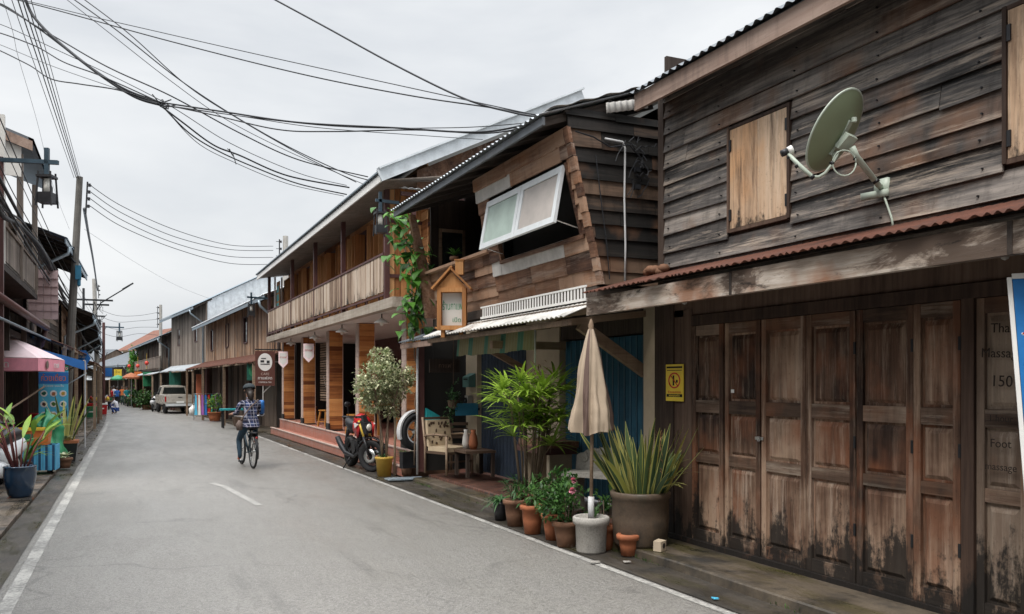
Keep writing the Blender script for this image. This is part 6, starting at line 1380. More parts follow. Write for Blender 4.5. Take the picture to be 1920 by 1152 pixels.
for s_ in (-1,1): b.tube([(s_*.25,.36,.745),(s_*.30,.33,.94)],.007,6); b.lathe([(0,-.012),(.055,-.012),(.055,.012),(0,.012)],12,(s_*.32,.32,.97),axis='y',sc=(1.5,1,.9))
add(mc,'handlebar','black_plastic',b,mx=fg)
b=MB(); b.hexa([(-.09,.06,.42),(.09,.06,.42),(.10,.2,.42),(-.10,.2,.42),(-.10,.10,.62),(.10,.10,.62),(.09,.22,.66),(-.09,.22,.66)]); b.hexa([(-.07,.13,.63),(.07,.13,.63),(.07,.2,.66),(-.07,.2,.66),(-.05,.2,.76),(.05,.2,.76),(.05,.23,.76),(-.05,.23,.76)]); add(mc,'headlight_cowl','black_plastic',b,False,fg)
b=MB(); b.lathe([(0,0),(.07,.0),(.065,-.02),(0,-.03)],14,(0,.075,.53),axis='y'); add(mc,'headlight','lampglass',b,True,fg)
b=MB(); b.tube([(0,-.98,.92),(0,-.85,.86),(0,-.5,.72),(0,-.42,.5),(0,-.5,.34)],.04,8); b.tube([(0,-.8,.80),(0,-.82,.4),(0,-.55,.30)],.03,8); b.tube([(0,-.5,.42),(0,0,.32)],.035,8); b.tube([(0,-.45,.72),(0,.12,.80)],.03,8); add(mc,'chassis','dark_metal',b)
b=MB(); b.tube([(0,-.90,.82),(0,-.82,.90),(0,-.62,.93),(0,-.45,.86),(0,-.38,.80)],[.05,.13,.15,.11,.07],16); 
for s_ in (-1,1): b.prism([(s_*.12,-1.0,.86),(s_*.17,-.72,.92),(s_*.15,-.62,.76),(s_*.14,-.86,.62)],(s_*.025,0,0))
add(mc,'fuel_tank','red',b,True)
b=MB()
for s_ in (-1,1): b.prism([(s_*.155,-.95,.88),(s_*.185,-.78,.90),(s_*.175,-.80,.80)],(s_*.018,0,0))
add(mc,'tank_decal','white',b,False)
b=MB(); b.tube([(0,-.42,.83),(0,-.2,.80),(0,.05,.87),(0,.24,.93)],[.09,.13,.11,.05],12); add(mc,'seat','black_plastic',b)
b=MB(); b.tube([(0,-.12,.74),(0,.12,.82),(0,.34,.92)],[.09,.08,.03],10); b.tube([(0,.18,.74),(0,.34,.5)],[.05,.03],8); add(mc,'tail','black_plastic',b)
b=MB(); b.box(-.13,-.78,.30,.13,-.42,.56); b.tube([(-.16,-.60,.42),(.16,-.60,.42)],.11,14); b.tube([(0,-.74,.50),(0,-.86,.70)],[.09,.075],12)
for k in range(5): b.box(-.11,-.88,.52+k*.035,.11,-.70,.535+k*.035)
add(mc,'engine','dark_metal',b,False)
b=MB(); b.tube([(-.08,-.85,.55),(-.12,-.92,.35),(-.14,-.6,.24),(-.15,-.1,.28),(-.17,.10,.40),(-.19,.30,.56)],[.025,.028,.03,.045,.062,.055],12); add(mc,'exhaust','dark_metal',b)
b=MB(); b.hexa([(-.05,.05,.60),(.05,.05,.60),(.05,.33,.46),(-.05,.33,.46),(-.04,.05,.62),(.04,.05,.62),(.04,.34,.485),(-.04,.34,.485)]); add(mc,'rear_fender','black_plastic',b,False)
b=MB(); b.tube([(-.12,-.42,.28),(-.28,-.36,.0)],.012,6); add(mc,'side_stand','dark_metal',b)
# ================================================================ bicycle and rider
bx0=(2.23,17.35,gz(17.4)); hd=radians(5)
bk=thing('bicycle','black bicycle with rear carrier ridden up the middle of the street','bicycle',bx0,hd)
wheel(bk,(0,0,.335),.335,.045,True,tr=.02); wheel(bk,(0,1.06,.335),.335,.045,True,tr=.02)
b=MB()
b.tube([(0,.42,.29),(0,.24,.74)],.016,8); b.tube([(0,.42,.29),(0,.70,.55),(0,.86,.78)],.018,8); b.tube([(0,.30,.55),(0,.85,.82)],.014,8); b.tube([(0,.86,.74),(0,.82,.98)],.016,8)
for s_ in (-1,1): b.tube([(s_*.05,0,.335),(s_*.04,.42,.29)],.009,6); b.tube([(s_*.05,0,.335),(s_*.02,.28,.66)],.009,6); b.tube([(s_*.05,1.06,.335),(s_*.05,.90,.70),(0,.86,.76)],.010,6)
add(bk,'frame','darkblue',b)
b=MB(); b.tube([(-.29,.62,1.02),(-.2,.78,1.0),(0,.83,.98),(.2,.78,1.0),(.29,.62,1.02)],.012,8); add(bk,'handlebar','steel',b)
for s_ in (-1,1): b=MB(); b.tube([(s_*.29,.62,1.02),(s_*.275,.52,1.02)],.017,8); add(bk,'grip','rubber',b)
b=MB(); b.tube([(0,.08,.79),(0,.2,.80),(0,.36,.79)],[.10,.09,.03],10); b.v=[(x,y,.79+(z-.79)*.5) for x,y,z in b.v]; add(bk,'saddle','black_plastic',b)
for (y,a0,a1) in ((0,30,200),(1.06,-5,150)):
    b=MB(); n=12
    for k in range(n):
        a,c=radians(a0+(a1-a0)*k/n),radians(a0+(a1-a0)*(k+1)/n); r_=.36; b.hexa([(-.03,y+r_*cos(a),.335+r_*sin(a)),(.03,y+r_*cos(a),.335+r_*sin(a)),(.03,y+r_*cos(c),.335+r_*sin(c)),(-.03,y+r_*cos(c),.335+r_*sin(c)),(-.02,y+(r_+.01)*cos(a),.335+(r_+.01)*sin(a)),(.02,y+(r_+.01)*cos(a),.335+(r_+.01)*sin(a)),(.02,y+(r_+.01)*cos(c),.335+(r_+.01)*sin(c)),(-.02,y+(r_+.01)*cos(c),.335+(r_+.01)*sin(c))],.5)
    add(bk,'fender','dark_metal',b,False)
b=MB(); b.box(-.07,-.25,.70,.07,.15,.715)
for s_ in (-1,1): b.tube([(s_*.06,-.12,.70),(s_*.055,0,.335)],.006,6); b.tube([(s_*.07,-.25,.71),(s_*.07,.15,.71)],.007,6)
add(bk,'carrier','dark_metal',b)
b=MB(); b.lathe([(0,-.01),(.022,-.01),(.022,.01),(0,.01)],10,(0,-.30,.62),axis='y'); add(bk,'reflector','taillight',b)
b=MB(); b.lathe([(0,-.006),(.09,-.006),(.09,.006),(0,.006)],20,(.06,.42,.29),axis='x'); b.beam((-.08,.42,.29),(-.08,.44,.13),.02); b.beam((.08,.42,.29),(.08,.40,.45),.02); add(bk,'crank','dark_metal',b,False)
for s_,y,z in ((-1,.44,.12),(1,.40,.455)): b=MB(); b.box(s_*.14-.05,y-.035,z-.012,s_*.14+.05,y+.035,z+.012); add(bk,'pedal','rubber',b,False)
b=MB(); b.hexa([(-.14,.92,.78),(.14,.92,.78),(.14,1.14,.78),(-.14,1.14,.78),(-.18,.90,1.0),(.18,.90,1.0),(.18,1.2,1.0),(-.18,1.2,1.0)]); add(bk,'basket','wicker',b,False)
def skin_body(name,verts,edges,mats,mfun,parent,root=0,sub=2):
    me=bpy.data.meshes.new(name); me.from_pydata([v[:3] for v in verts],edges,[]); o=bpy.data.objects.new(name,me); COL.objects.link(o)
    o.modifiers.new('skin','SKIN'); sm=o.modifiers.new('sub','SUBSURF'); sm.levels=sub; sm.render_levels=sub
    if not me.skin_vertices: 
        bpy.context.view_layer.objects.active=o; bpy.ops.mesh.customdata_skin_add()
    for i,v in enumerate(verts):
        sv=me.skin_vertices[0].data[i]; r=v[3]; sv.radius=(r,v[4] if len(v)>4 else r); sv.use_root=(i==root)
    bpy.context.view_layer.update(); dg=bpy.context.evaluated_depsgraph_get()
    nm=bpy.data.meshes.new_from_object(o.evaluated_get(dg)); bpy.data.objects.remove(o); bpy.data.meshes.remove(me)
    nm.materials.clear()
    for m in mats: nm.materials.append(M[m])
    for p in nm.polygons: p.material_index=mfun(p.center); p.use_smooth=True
    r=bpy.data.objects.new(name,nm); COL.objects.link(r); r.parent=parent; return r
def person(label,loc,rz,J,mats,mfun,hair='hair',hat=None,longhair=False,group=None):
    """J: joints pelvis waist chest neck head(top) shoulders elbows wrists hips knees ankles toes"""
    t=thing('person',label,'person',loc,rz,group)
    V=[];E=[]
    def v(p,r,r2=None): V.append((*p,r) if r2 is None else (*p,r,r2)); return len(V)-1
    pe=v(J['pelvis'],.135,.11); wa=v(J['waist'],.125,.10); ch=v(J['chest'],.15,.11); ne0=v(J['neck'],.055); 
    jaw=v(Vector(J['neck']).lerp(Vector(J['head']),.42),.072,.08); he=v(Vector(J['neck']).lerp(Vector(J['head']),.72),.084,.098); ht=v(Vector(J['head']),.060)
    E+=[(pe,wa),(wa,ch),(ch,ne0),(ne0,jaw),(jaw,he),(he,ht)]
    for s_ in (0,1):
        sh=v(J['sh'][s_],.062); el=v(J['el'][s_],.045); wr=v(J['wr'][s_],.030); E+=[(ch,sh),(sh,el),(el,wr)]
        d=(Vector(J['wr'][s_])-Vector(J['el'][s_])).normalized(); pm=Vector(J['wr'][s_])+d*.06; pa=v(pm,.034,.022); E.append((wr,pa))
        side=d.cross(Vector((0,0,1))); side=side.normalized() if side.length>.1 else Vector((1,0,0))
        for k in range(4):
            off=(k-1.5)*.020; q=pm+d*.045+side*off; q2=q+d*(.035-.006*abs(k-1.2))+Vector((0,0,-.020)); f1=v(q,.0095); f2=v(q2,.0085); E+=[(pa,f1),(f1,f2)]
        tb=pm-d*.02+side*(.045 if s_==0 else -.045); f1=v(tb,.011); f2=v(tb+d*.035+Vector((0,0,-.012)),.009); E+=[(pa,f1),(f1,f2)]
        hp=v(J['hip'][s_],.092); kn=v(J['kn'][s_],.062); an=v(J['an'][s_],.042); to=v(J['to'][s_],.035,.03); E+=[(pe,hp),(hp,kn),(kn,an),(an,to)]
    body=skin_body('body',V,E,mats,mfun,t)
    H=Vector(J['neck']).lerp(Vector(J['head']),.70); up=(Vector(J['head'])-Vector(J['neck'])).normalized(); fw=Vector((0,1,0)); fw=(fw-up*fw.dot(up)).normalized(); rt=fw.cross(up)
    mxh=Matrix(((rt.x,fw.x,up.x,H.x),(rt.y,fw.y,up.y,H.y),(rt.z,fw.z,up.z,H.z),(0,0,0,1)))
    # face: nose, eyes, mouth, ears
    b=MB(); b.tube([(0,.085,.01),(0,.112,-.03)],[.010,.016],8)
    for s_ in (-1,1): b.tube([(s_*.082,-.005,.02),(s_*.09,-.01,-.02)],[.018,.012],8)
    b.build('nose_and_ears',M['skin'],t,smooth=True,mx=mxh)
    b=MB()
    for s_ in (-1,1): b.lathe([(0,-.008),(.011,0),(0,.008)],8,(s_*.032,.088,.015),axis='y')
    b.tube([(-.022,.092,-.058),(.022,.092,-.058)],.006,6); b.build('eyes_and_mouth',M['hair'],t,mx=mxh)
    b=MB(); n=20; vs=[]; kk=9
    for i in range(kk+1):
        f=i/kk
        for j in range(n):
            a=2*pi*j/n; back=.5-.5*sin(a)   # 1 at the back (-y)
            lim=radians(62)+back**.8*radians(75 if longhair else 48)
            ph=lim*f; r=.102+.006*sin(a*5+f*3)
            vs.append((r*sin(ph)*cos(a)*.92,r*sin(ph)*sin(a)*1.06,r*cos(ph)*1.1+.005))
    b.add(vs,[(i*n+j,(i+1)*n+j,(i+1)*n+(j+1)%n,i*n+(j+1)%n) for i in range(kk) for j in range(n)],.5)
    if longhair: b.tube([(0,-.06,-.04),(0,-.085,-.11),(0,-.10,-.17),(.01,-.10,-.23)],[.07,.072,.06,.025],12)
    b.build('hair',M[hair],t,smooth=True,mx=mxh)
    if hat:
        b=MB(); b.lathe([(.0,.135),(.06,.13),(.105,.10),(.118,.055),(.122,.035),(.115,.03)],22,sc=(1,1.08,1)); b.tube([(0,.06,.045),(0,.16,.03)],[.09,.07],10)
        b.build('cap',M[hat],t,smooth=True,mx=mxh)
    return t
J=dict(pelvis=(0,.18,.88),waist=(0,.20,1.0),chest=(0,.25,1.20),neck=(0,.31,1.37),head=(0,.37,1.60),
 sh=((-.185,.26,1.29),(.185,.26,1.29)),el=((-.245,.37,1.07),(.25,.38,1.06)),wr=((-.28,.53,1.06),(.28,.53,1.06)),
 hip=((-.10,.22,.84),(.10,.22,.84)),kn=((-.17,.50,.55),(.16,.58,.78)),an=((-.17,.40,.22),(.15,.42,.52)),to=((-.17,.52,.155),(.15,.54,.49)))
def mf(c):
    if c.z>1.385: return 2
    if abs(c.x)>.2 and c.y>.47 and c.z>.95: return 2
    if c.z>.86 and not (c.y>.36 and c.z<.93): return 0
    if c.y>.42 and c.z<.24 and c.x<0: return 3
    if c.y>.44 and c.z<.55 and c.z>.44 and c.x>0: return 3
    return 1
rider=person('person in plaid shirt and dark cap riding the bicycle, seen from behind',bx0,hd,J,['plaid','denim','skin','sandal'],mf,hat='hat',longhair=True)
b=MB(); b.tube([(.21,.25,1.31),(.238,.31,1.19),(.252,.37,1.08)],[.060,.055,.050],12); b.build('blue_sleeve_stripe',M['blue'],rider,smooth=True)
b=MB(); b.tube([(.255,.39,1.06),(.268,.46,1.06),(.278,.51,1.06)],[.052,.045,.040],12); b.build('white_cuff',M['shirt_white'],rider,smooth=True)
b=MB()
for (x0,x1) in ((-.16,.16),):
    n=20; vs=[]
    for i in range(5):
        f=i/4; z=.98-.17*f
        for j in range(n): a=2*pi*j/n; w=1+.06*sin(a*5)*f; vs.append(((.145+.03*f)*cos(a)*w,.19+(.115+.03*f)*sin(a)*w-.02*f,z))
    b.add(vs,[(i*n+j,(i+1)*n+j,(i+1)*n+(j+1)%n,i*n+(j+1)%n) for i in range(4) for j in range(n)],.5)
b.build('shirt_hem',M['plaid'],rider,smooth=True)
bg=thing('shoulder_bag','brown cloth shoulder bag hanging at the left hip of the cyclist','bag',(bx0[0],bx0[1],bx0[2]),hd); b=MB(); b.tube([(-.22,.10,.94),(-.25,.10,.85),(-.24,.11,.76)],[.05,.085,.07],14); b.v=[(-.23+(x+.23)*.8,y,z) for x,y,z in b.v]; b.build('bag_body',M['bag'],bg,smooth=True); b=MB(); b.tube([(-.22,.06,.96),(-.05,.10,1.18),(.14,.18,1.35)],.014,6); b.build('strap',M['bag'],bg)
# far people
def stand(h,arm=.25,step=.1,lean=0):
    k=h/1.7
    S_=lambda x,y,z:(x*k,y*k+lean*z,z*k)
    return dict(pelvis=S_(0,0,.92),waist=S_(0,0,1.06),chest=S_(0,0,1.27),neck=S_(0,.01,1.46),head=S_(0,.03,1.69),sh=(S_(-.19,0,1.37),S_(.19,0,1.37)),el=(S_(-.24,.02,1.10),S_(.24,.05,1.10)),wr=(S_(-.24,.02+arm*.5,.87+arm*.3),S_(.24,.06+arm,.9+arm*.4)),hip=(S_(-.1,0,.88),S_(.1,0,.88)),kn=(S_(-.1,.03+step,.49),S_(.1,.02-step*.3,.49)),an=(S_(-.1,step*.8,.09),S_(.1,-step,.09)),to=(S_(-.11,step*.8+.15,.03),S_(.11,-step+.15,.03)))
def cf(h):
    k=h/1.7
    def f(c):
        if c.z>1.44*k or (abs(c.x)>.2*k and c.z<1.12*k and c.z>.7*k): return 2
        if c.z>.9*k: return 0
        return 1 if c.z>.08*k else 3
    return f
far=[(-.15,79,1.62,200,'shirt_teal','trousers','person in a teal top standing among the far stalls'),(-.85,77,1.6,20,'shirt_blue','trousers','person in a blue shirt standing at the left of the far group'),(-.5,83,1.68,170,'shirt_orange','denim','person in an orange top in the middle of the far group'),
     (.1,88,1.65,190,'shirt_purple','trousers','person in a purple top at the back of the far group'),(-1.2,84,1.7,10,'shirt_white','trousers','person in a white top and dark trousers behind the blue shirt'),(-1.15,71,1.6,80,'red','trousers','person in a red top on the left near the poles')]
for x,y,h,rz,a,c,lab in far:
    person(lab,(x,y,gz(y)+.0),radians(rz),stand(h,.2,.12),[a,c,'skin','black_plastic'],cf(h),group='people at the far end of the street')
Js=dict(pelvis=(0,-.05,.28),waist=(0,.0,.42),chest=(0,.10,.62),neck=(0,.2,.80),head=(0,.27,1.02),sh=((-.18,.12,.72),(.18,.12,.72)),el=((-.22,.33,.55),(.22,.33,.55)),wr=((-.13,.50,.52),(.13,.50,.52)),hip=((-.1,-.02,.25),(.1,-.02,.25)),kn=((-.15,.36,.50),(.15,.36,.50)),an=((-.13,.12,.09),(.13,.12,.09)),to=((-.14,.28,.03),(.14,.28,.03)))
person('person in a white shirt and blue shorts squatting at the left road edge',(-.62,56.4,gz(56)+.0),radians(60),Js,['shirt_white','shorts','skin','black_plastic'],lambda c:2 if c.z>.83 or (c.y>.36 and abs(c.x)<.2 and c.z>.5 and c.y>.42) or c.z<.1 else (1 if c.z<.38 or c.y>.26 else 0))
# ================================================================ pickup truck
tk=thing('pickup_truck','pale beige pickup truck parked at the right kerb facing away','pickup truck',(2.72,56.0,gz(56)),radians(5))
b=MB(); shell(b,[(-1.2,[(.74,.55),(.84,.62),(.84,.8),(.84,1.12),(.82,1.14),(.4,1.14)]),(1.4,[(.74,.5),(.84,.6),(.84,.8),(.84,1.12),(.82,1.14),(.4,1.14)])]); b.build('cargo_bed',M['truckbeige'],tk)
b=MB(); shell(b,[(1.42,[(.74,.5),(.84,.6),(.85,1.1),(.82,1.14),(.66,1.66),(.33,1.70)]),(2.5,[(.74,.5),(.84,.6),(.85,1.1),(.82,1.14),(.66,1.68),(.33,1.72)]),(3.1,[(.74,.5),(.84,.6),(.85,1.1),(.82,1.1),(.62,1.16),(.33,1.18)]),(4.0,[(.70,.5),(.80,.6),(.80,.95),(.78,1.0),(.6,1.05),(.3,1.06)])]); smooth_by_angle(b.build('cab',M['truckbeige'],tk),30)
b=MB(); b.hexa([(-.68,1.40,1.18),(.68,1.40,1.18),(.68,1.41,1.18),(-.68,1.41,1.18),(-.58,1.40,1.58),(.58,1.40,1.58),(.58,1.41,1.58),(-.58,1.41,1.58)]); b.build('rear_window',M['glass_dark'],tk)
b=MB(); b.box(-.78,-1.235,.70,.78,-1.203,1.13); tg=b.build('tailgate',M['truckbeige'],tk); b=MB(); b.box(-.12,-1.25,.98,.12,-1.236,1.03); b.build('handle',M['dark_metal'],tg)
for s_ in (-1,1):
    b=MB(); b.box(min(s_*.78,s_*.86),-1.24,.75,max(s_*.78,s_*.86),-1.16,1.05); b.build('taillight',M['taillight'],tk)
    b=MB(); b.prism([(s_*.85,1.6,1.14),(s_*.85,2.9,1.14),(s_*.68,2.5,1.6),(s_*.68,1.65,1.6)],(s_*.005,0,0)); b.build('side_window',M['glass_dark'],tk)
    for y in (-.3,2.9): wheel(tk,(s_*.72,y,.34),.34,.22,tr=.09,rim='aluminium')
    b=MB(); b.box(min(s_*.86,s_*1.02),2.55,1.12,max(s_*.86,s_*1.02),2.60,1.28); b.build('mirror',M['black_plastic'],tk)
b=MB(); b.box(-.82,-1.36,.48,.82,-1.25,.62); b.build('rear_bumper',M['aluminium'],tk); b=MB(); b.box(-.22,-1.27,.66,.22,-1.262,.78); b.build('number_plate',M['white'],tk); b=MB(); b.box(-.7,-1.1,.38,.7,3.9,.54); b.build('chassis',M['black_plastic'],tk)
dup(sc,(1.55,61.5,gz(61)),radians(170),'small motor scooter parked just left of the beige pickup truck')
# ================================================================ goods along the far pavements
for i,(x,y,w,h,mt,lab) in enumerate(((-1.95,52,.35,.62,'red','red cooler box left of the street poles, the nearest of the red ones'),(-1.45,55,.32,.55,'red','red cooler box right beside the dark red street pole'),(-1.75,49,.28,.5,'green','green plastic box in front of the red cooler boxes'))):
    t=thing('cooler_box',lab,'cooler box',(x,y,gz(y)+.04)); b=MB(); b.hexa([(-w*.9,-w*.7,0),(w*.9,-w*.7,0),(w*.9,w*.7,0),(-w*.9,w*.7,0),(-w,-w*.8,h),(w,-w*.8,h),(w,w*.8,h),(-w,w*.8,h)]); b.build('box_body',M[mt],t); b=MB(); b.box(-w*1.04,-w*.84,h+.002,w*1.04,w*.84,h+.08); b.build('lid',M['white' if i==1 else mt],t)
    b=MB(); b.box(-w*.5,-w*.78-.02,h*.55,w*.5,-w*.76,h*.68); b.build('handle',M['white'],t)
t=thing('red_stall_table','red cloth covered stall table under the blue awning','table',(-2.3,30.5,gz(30))); b=MB(); b.box(-.5,-.5,.74,.6,.5,.78); b.build('tabletop',M['red'],t); b=MB()
for k in range(9): b.quad((-.5+k*.122,-.51-.02*(k%2),.74),(-.5+(k+1)*.122,-.51-.02*((k+1)%2),.74),(-.5+(k+1)*.122,-.51,.3),(-.5+k*.122,-.51,.3))
b.build('cloth_skirt',M['red'],t); b=MB()
for x in (-.45,.55): b.box(x-.03,-.45,0,x+.03,-.39,.74); b.box(x-.03,.39,0,x+.03,.45,.74)
b.build('trestle',M['dark_metal'],t)
t=thing('dark_post','dark wooden post standing beside the red stall table','post',(-1.75,29.5,gz(29))); b=MB(); b.box(-.09,-.09,0,.09,.09,2.6); b.build('shaft',M['darkwood'],t); b=MB(); b.box(-.3,-.05,.95,.3,.05,1.08); b.build('cross_bar',M['darkwood'],t)
t=thing('clothes_rack','clothes rack of coloured garments before the row house','clothes rack',(3.42,43.0,gz(43)+.03)); b=MB(); b.tube([(-.6,0,0),(-.6,0,1.25),(.6,0,1.25),(.6,0,0)],.02,6); b.build('frame',M['steel'],t)
for k,mt in enumerate(('skyblue','white','purple','blue','red','teal','purple','denim')):
    b=MB(); x=-.52+k*.145; b.hexa([(x-.05,-.06,.25),(x+.07,-.1,.25),(x+.07,.1,.25),(x-.05,.06,.25),(x-.03,-.05,1.2),(x+.04,-.05,1.2),(x+.04,.05,1.2),(x-.03,.05,1.2)]); b.build('garment',M[mt],t)
t=thing('potted_plant','leafy plant in an orange clay pot before the clothes rack','potted plant',(3.62,41.5,gz(41)+.03)); pot(t,.30,.42,'terracotta'); lf=MB(); crown(lf,(0,0,.85),(.36,.36,.36),120,.16,.08,random.Random(8),wid=oval,core=.1); lf.build('foliage',M['broad'],t)
t=thing('white_bucket','white plastic jug on the road edge right of the pickup truck','bucket',(3.35,51.5,gz(51)+.01)); b=MB(); b.lathe([(0,0),(.22,0),(.25,.38),(.16,.46),(.08,.50),(.08,.56),(0,.56)],18); b.build('bucket_body',M['white'],t,smooth=True); b=MB(); b.tube([(-.15,0,.45),(0,0,.66),(.15,0,.45)],.02,6); b.build('handle',M['white'],t)
t=thing('orange_post','orange painted porch post beyond the clothes rack','post',(3.5,49.5,gz(49))); b=MB(); b.box(-.13,-.13,0,.13,.13,2.3); b.build('shaft',M['terracotta_tile'],t); b=MB(); b.box(-.18,-.18,0,.18,.18,.3); b.build('base',M['concrete'],t)
t=thing('green_shop_board','dark green hanging shop board with pink lettering before the row house','sign',(4.25,31.2,1.95),radians(-5)); b=MB(); b.box(-.45,-.03,-.30,.45,.03,.30); b.build('board',M['green_dark'],t); b=MB(); b.prism([(-.27+.12*cos(2*pi*k/18),-.036,.02+.19*sin(2*pi*k/18)) for k in range(18)],(0,.004,0)); b.build('leaf_emblem',M['green'],t); text('board_text','อาหาร',.22,M['palepink'],t,(.13,-.035,.05)); text('board_text','FOOD',.10,M['white'],t,(.12,-.035,-.2)); b=MB(); b.beam((-.45,0,.33),(.8,0,.36),.03); b.tube([(.1,0,-.3),(.1,0,-1.2)],.02,6); b.tube([(.1,0,-.75),(.45,.1,-.4)],.02,6); b.build('bracket',M['white'],t)
t=thing('teal_table','narrow table with a teal top outside the row house beside the cyclist','table',(3.95,34.4,gz(34)+.03)); b=MB(); b.box(-.75,-.3,.68,.55,.3,.74); b.build('tabletop',M['teal'],t)
for x in (-.65,.45):
    for y in (-.25,.25): b=MB(); b.box(x-.03,y-.03,0,x+.03,y+.03,.68); b.build('leg',M['dark_metal'],t)
t=thing('notice_board','wooden notice board with pale paper notices on the dark shop front','notice board',(5.35,34.9,1.45),radians(-90)); b=MB(); b.box(-.8,-.03,-.5,.8,.03,.5); b.build('board',M['darkwood'],t); b=MB()
R=random.Random(81)
for k in range(9): x,z=-.6+.3*(k%5),(-.22 if k>4 else .2); b.box(x-.11,-.036,z-.13,x+.1,-.031,z+R.uniform(.05,.15))
b.build('paper_notices',M['white'],t)
for i,(x,y,mt,lab) in enumerate(((.2,73.5,'terracotta','rust red market parasol over the far stalls on the right'),(-.9,87,'green','green market parasol behind the far group of people'))):
    t=thing('stall_parasol',lab,'parasol',(x,y,gz(y))); b=MB(); b.lathe([(0,2.75),(.35,2.62),(.65,2.40),(.65,2.28),(.63,2.28)],10); b.build('canopy',M[mt],t); b=MB(); b.tube([(0,0,0),(0,0,2.7)],.03,6); b.build('pole',M['steel'],t)
R=random.Random(83)
for i,(x,y,lab) in enumerate(((.95,66,'low bushy plant on the right pavement beyond the truck'),(.35,74,'clump of greenery beside the rust red market parasol'),(-.1,80,'small bush by the far stalls on the right'))):
    t=thing('street_bush',lab,'bush',(x+.25,y,gz(y))); lf=MB(); crown(lf,(0,0,.7),(.7,.6,.6),260,.22,.12,R,wid=oval,core=.1); lf.build('foliage',M['bush'],t); b=MB(); b.lathe([(0,0),(.3,0),(.36,.35),(.3,.35)],14); b.build('tub',M['terracotta_old'],t)
t=thing('green_wall_plant','curtain of green creeper hanging on the front of the far row house','climbing plant',(.75,88,3.2)); lf=MB(); crown(lf,(-.35,0,0),(.4,2.2,1.7),420,.26,.16,R,wid=oval,core=.05); lf.build('foliage',M['vine'],t)
def tree(label,loc,h,r,n,seed):
    t=thing('background_tree',label,'tree',loc); RR=random.Random(seed); b=MB(); b.tube([(0,0,0),(.1,0,h*.35),(0,.1,h*.6)],[.22,.16,.1],8)
    for k in range(6): a=RR.uniform(0,6.28); b.tube([(0,.05,h*.45),(r*.5*cos(a),r*.5*sin(a),h*.75)],[.09,.03],6)
    b.build('trunk',M['bark'],t); lf=MB()
    for k in range(7): a=RR.uniform(0,6.28); q=RR.uniform(0,.55)*r; crown(lf,(q*cos(a),q*sin(a),h*RR.uniform(.6,.92)),(r*.55,r*.55,h*.22),n//7,.55,.32,RR,wid=oval,core=.2)
    lf.build('crown',M['far_tree'],t); return t
tree('green tree rising behind the far low shophouse',(-6.5,118,gz(118)),6.5,3.2,500,1)
tree('darker tree left of the orange roofed house',(-12,126,gz(126)),7.0,4,500,2)
tree('tree behind the end of the left row where the street closes',(-9,104,gz(104)),6.0,3.4,500,3)
# street end: the row that closes the bend
B9=row_house('street_end_house','dark timber house closing the view where the street bends left',(-3.6,112),(-11,118),1,46,(2.3,4.0),'oldwall_dark','roofdark',1.0,.4,7,(1.2,1.9),'zinc',3,4)
# ================================================================ poles
def pole(label,base,top,r0,r1,mat='concrete',name='utility_pole',arms=(),ins=()):
    t=thing(name,label,'pole',base); b=MB(); T=Vector(top)-Vector(base); n=8
    b.tube([T*(i/n) for i in range(n+1)],[r0+(r1-r0)*i/n for i in range(n+1)],10 if mat!='concrete' else 8); b.build('shaft',M[mat],t)
    for (z,x0,x1,w) in arms: b=MB(); c=T*((z-base[2])/T.z); b.beam(c+Vector((x0,0,0)),c+Vector((x1,0,0)),w); b.build('cross_arm',M['dark_metal'],t)
    if ins:
        b=MB(); x,zs=ins
        b.beam(T*((zs[0]-base[2]+.1)/T.z)+Vector((x,0,0)),T*((zs[-1]-base[2]-.25)/T.z)+Vector((x,0,0)),.045); b.build('insulator_rack',M['dark_metal'],t)
        for z in zs:
            c=T*((z-base[2])/T.z)+Vector((x,0,0)); b=MB(); b.lathe([(0,-.05),(.045,-.045),(.03,-.02),(.045,0),(.03,.02),(.045,.045),(0,.05)],10,c+Vector((.06,0,0))); b.beam(c,c+Vector((x*.55,0,.0)),.02); b.build('insulator',M['dark_metal'],t)
    return t
zi=[1.6+(716-y)*26/1600 for y in (345,358,371,385)]
pole('leaning concrete power pole with four insulators facing the street',(-1.76,29.2,gz(29)),(-1.36,29.2,7.86),.14,.09,'concrete_dark',ins=(.22,zi))
t=thing('blue_cable_box','blue cable splice box hanging on the leaning concrete pole','cable box',(-1.42,29.0,4.9)); b=MB(); b.box(-.05,-.07,-.2,.11,.07,.22); b.lathe([(0,-.42),(.05,-.38),(.05,-.2)],8,(.05,0,0)); b.build('box_body',M['blue_plate'],t); b=MB(); b.tube([(-.05,0,.3),(-.2,.1,.5),(-.1,.1,.8)],.03,6); b.build('cable_tail',M['cable'],t)
P2_=pole('distant concrete pole crowded with cables and a street light',(-1.92,66.5,gz(66)),(-2.2,66.5,8.8),.17,.13,'concrete',arms=((7.0,-.7,.9,.12),(6.2,-.5,.6,.1)),ins=(.25,(8.3,8.0,7.7)))
b=MB(); b.tube([(-.1,-.2,7.0),(.15,-.3,7.5),(2.0,-.8,8.75)],.045,6); b.build('lamp_arm',M['dark_metal'],P2_); b=MB(); b.hexa([(1.55,-.85,8.42),(2.25,-1.0,8.88),(2.25,-.8,8.88),(1.55,-.65,8.42),(1.5,-.85,8.50),(2.2,-1.0,8.96),(2.2,-.8,8.96),(1.5,-.65,8.50)]); b.build('lamp_head',M['dark_metal'],P2_)
R=random.Random(91); b=MB()
for k in range(26): z=R.uniform(3.4,7.6); x=R.gauss(-.1,.2); b.tube([(x,R.gauss(-.15,.1),z),(x+R.gauss(0,.2),-.25,z-R.uniform(.2,.6)),(x+R.gauss(0,.25),R.gauss(-.15,.1),z+R.uniform(-.1,.4))],.022,5)
for z in (4.2,5.2,6.0): b.box(-.3,-.35,z,.15,-.1,z+.35)
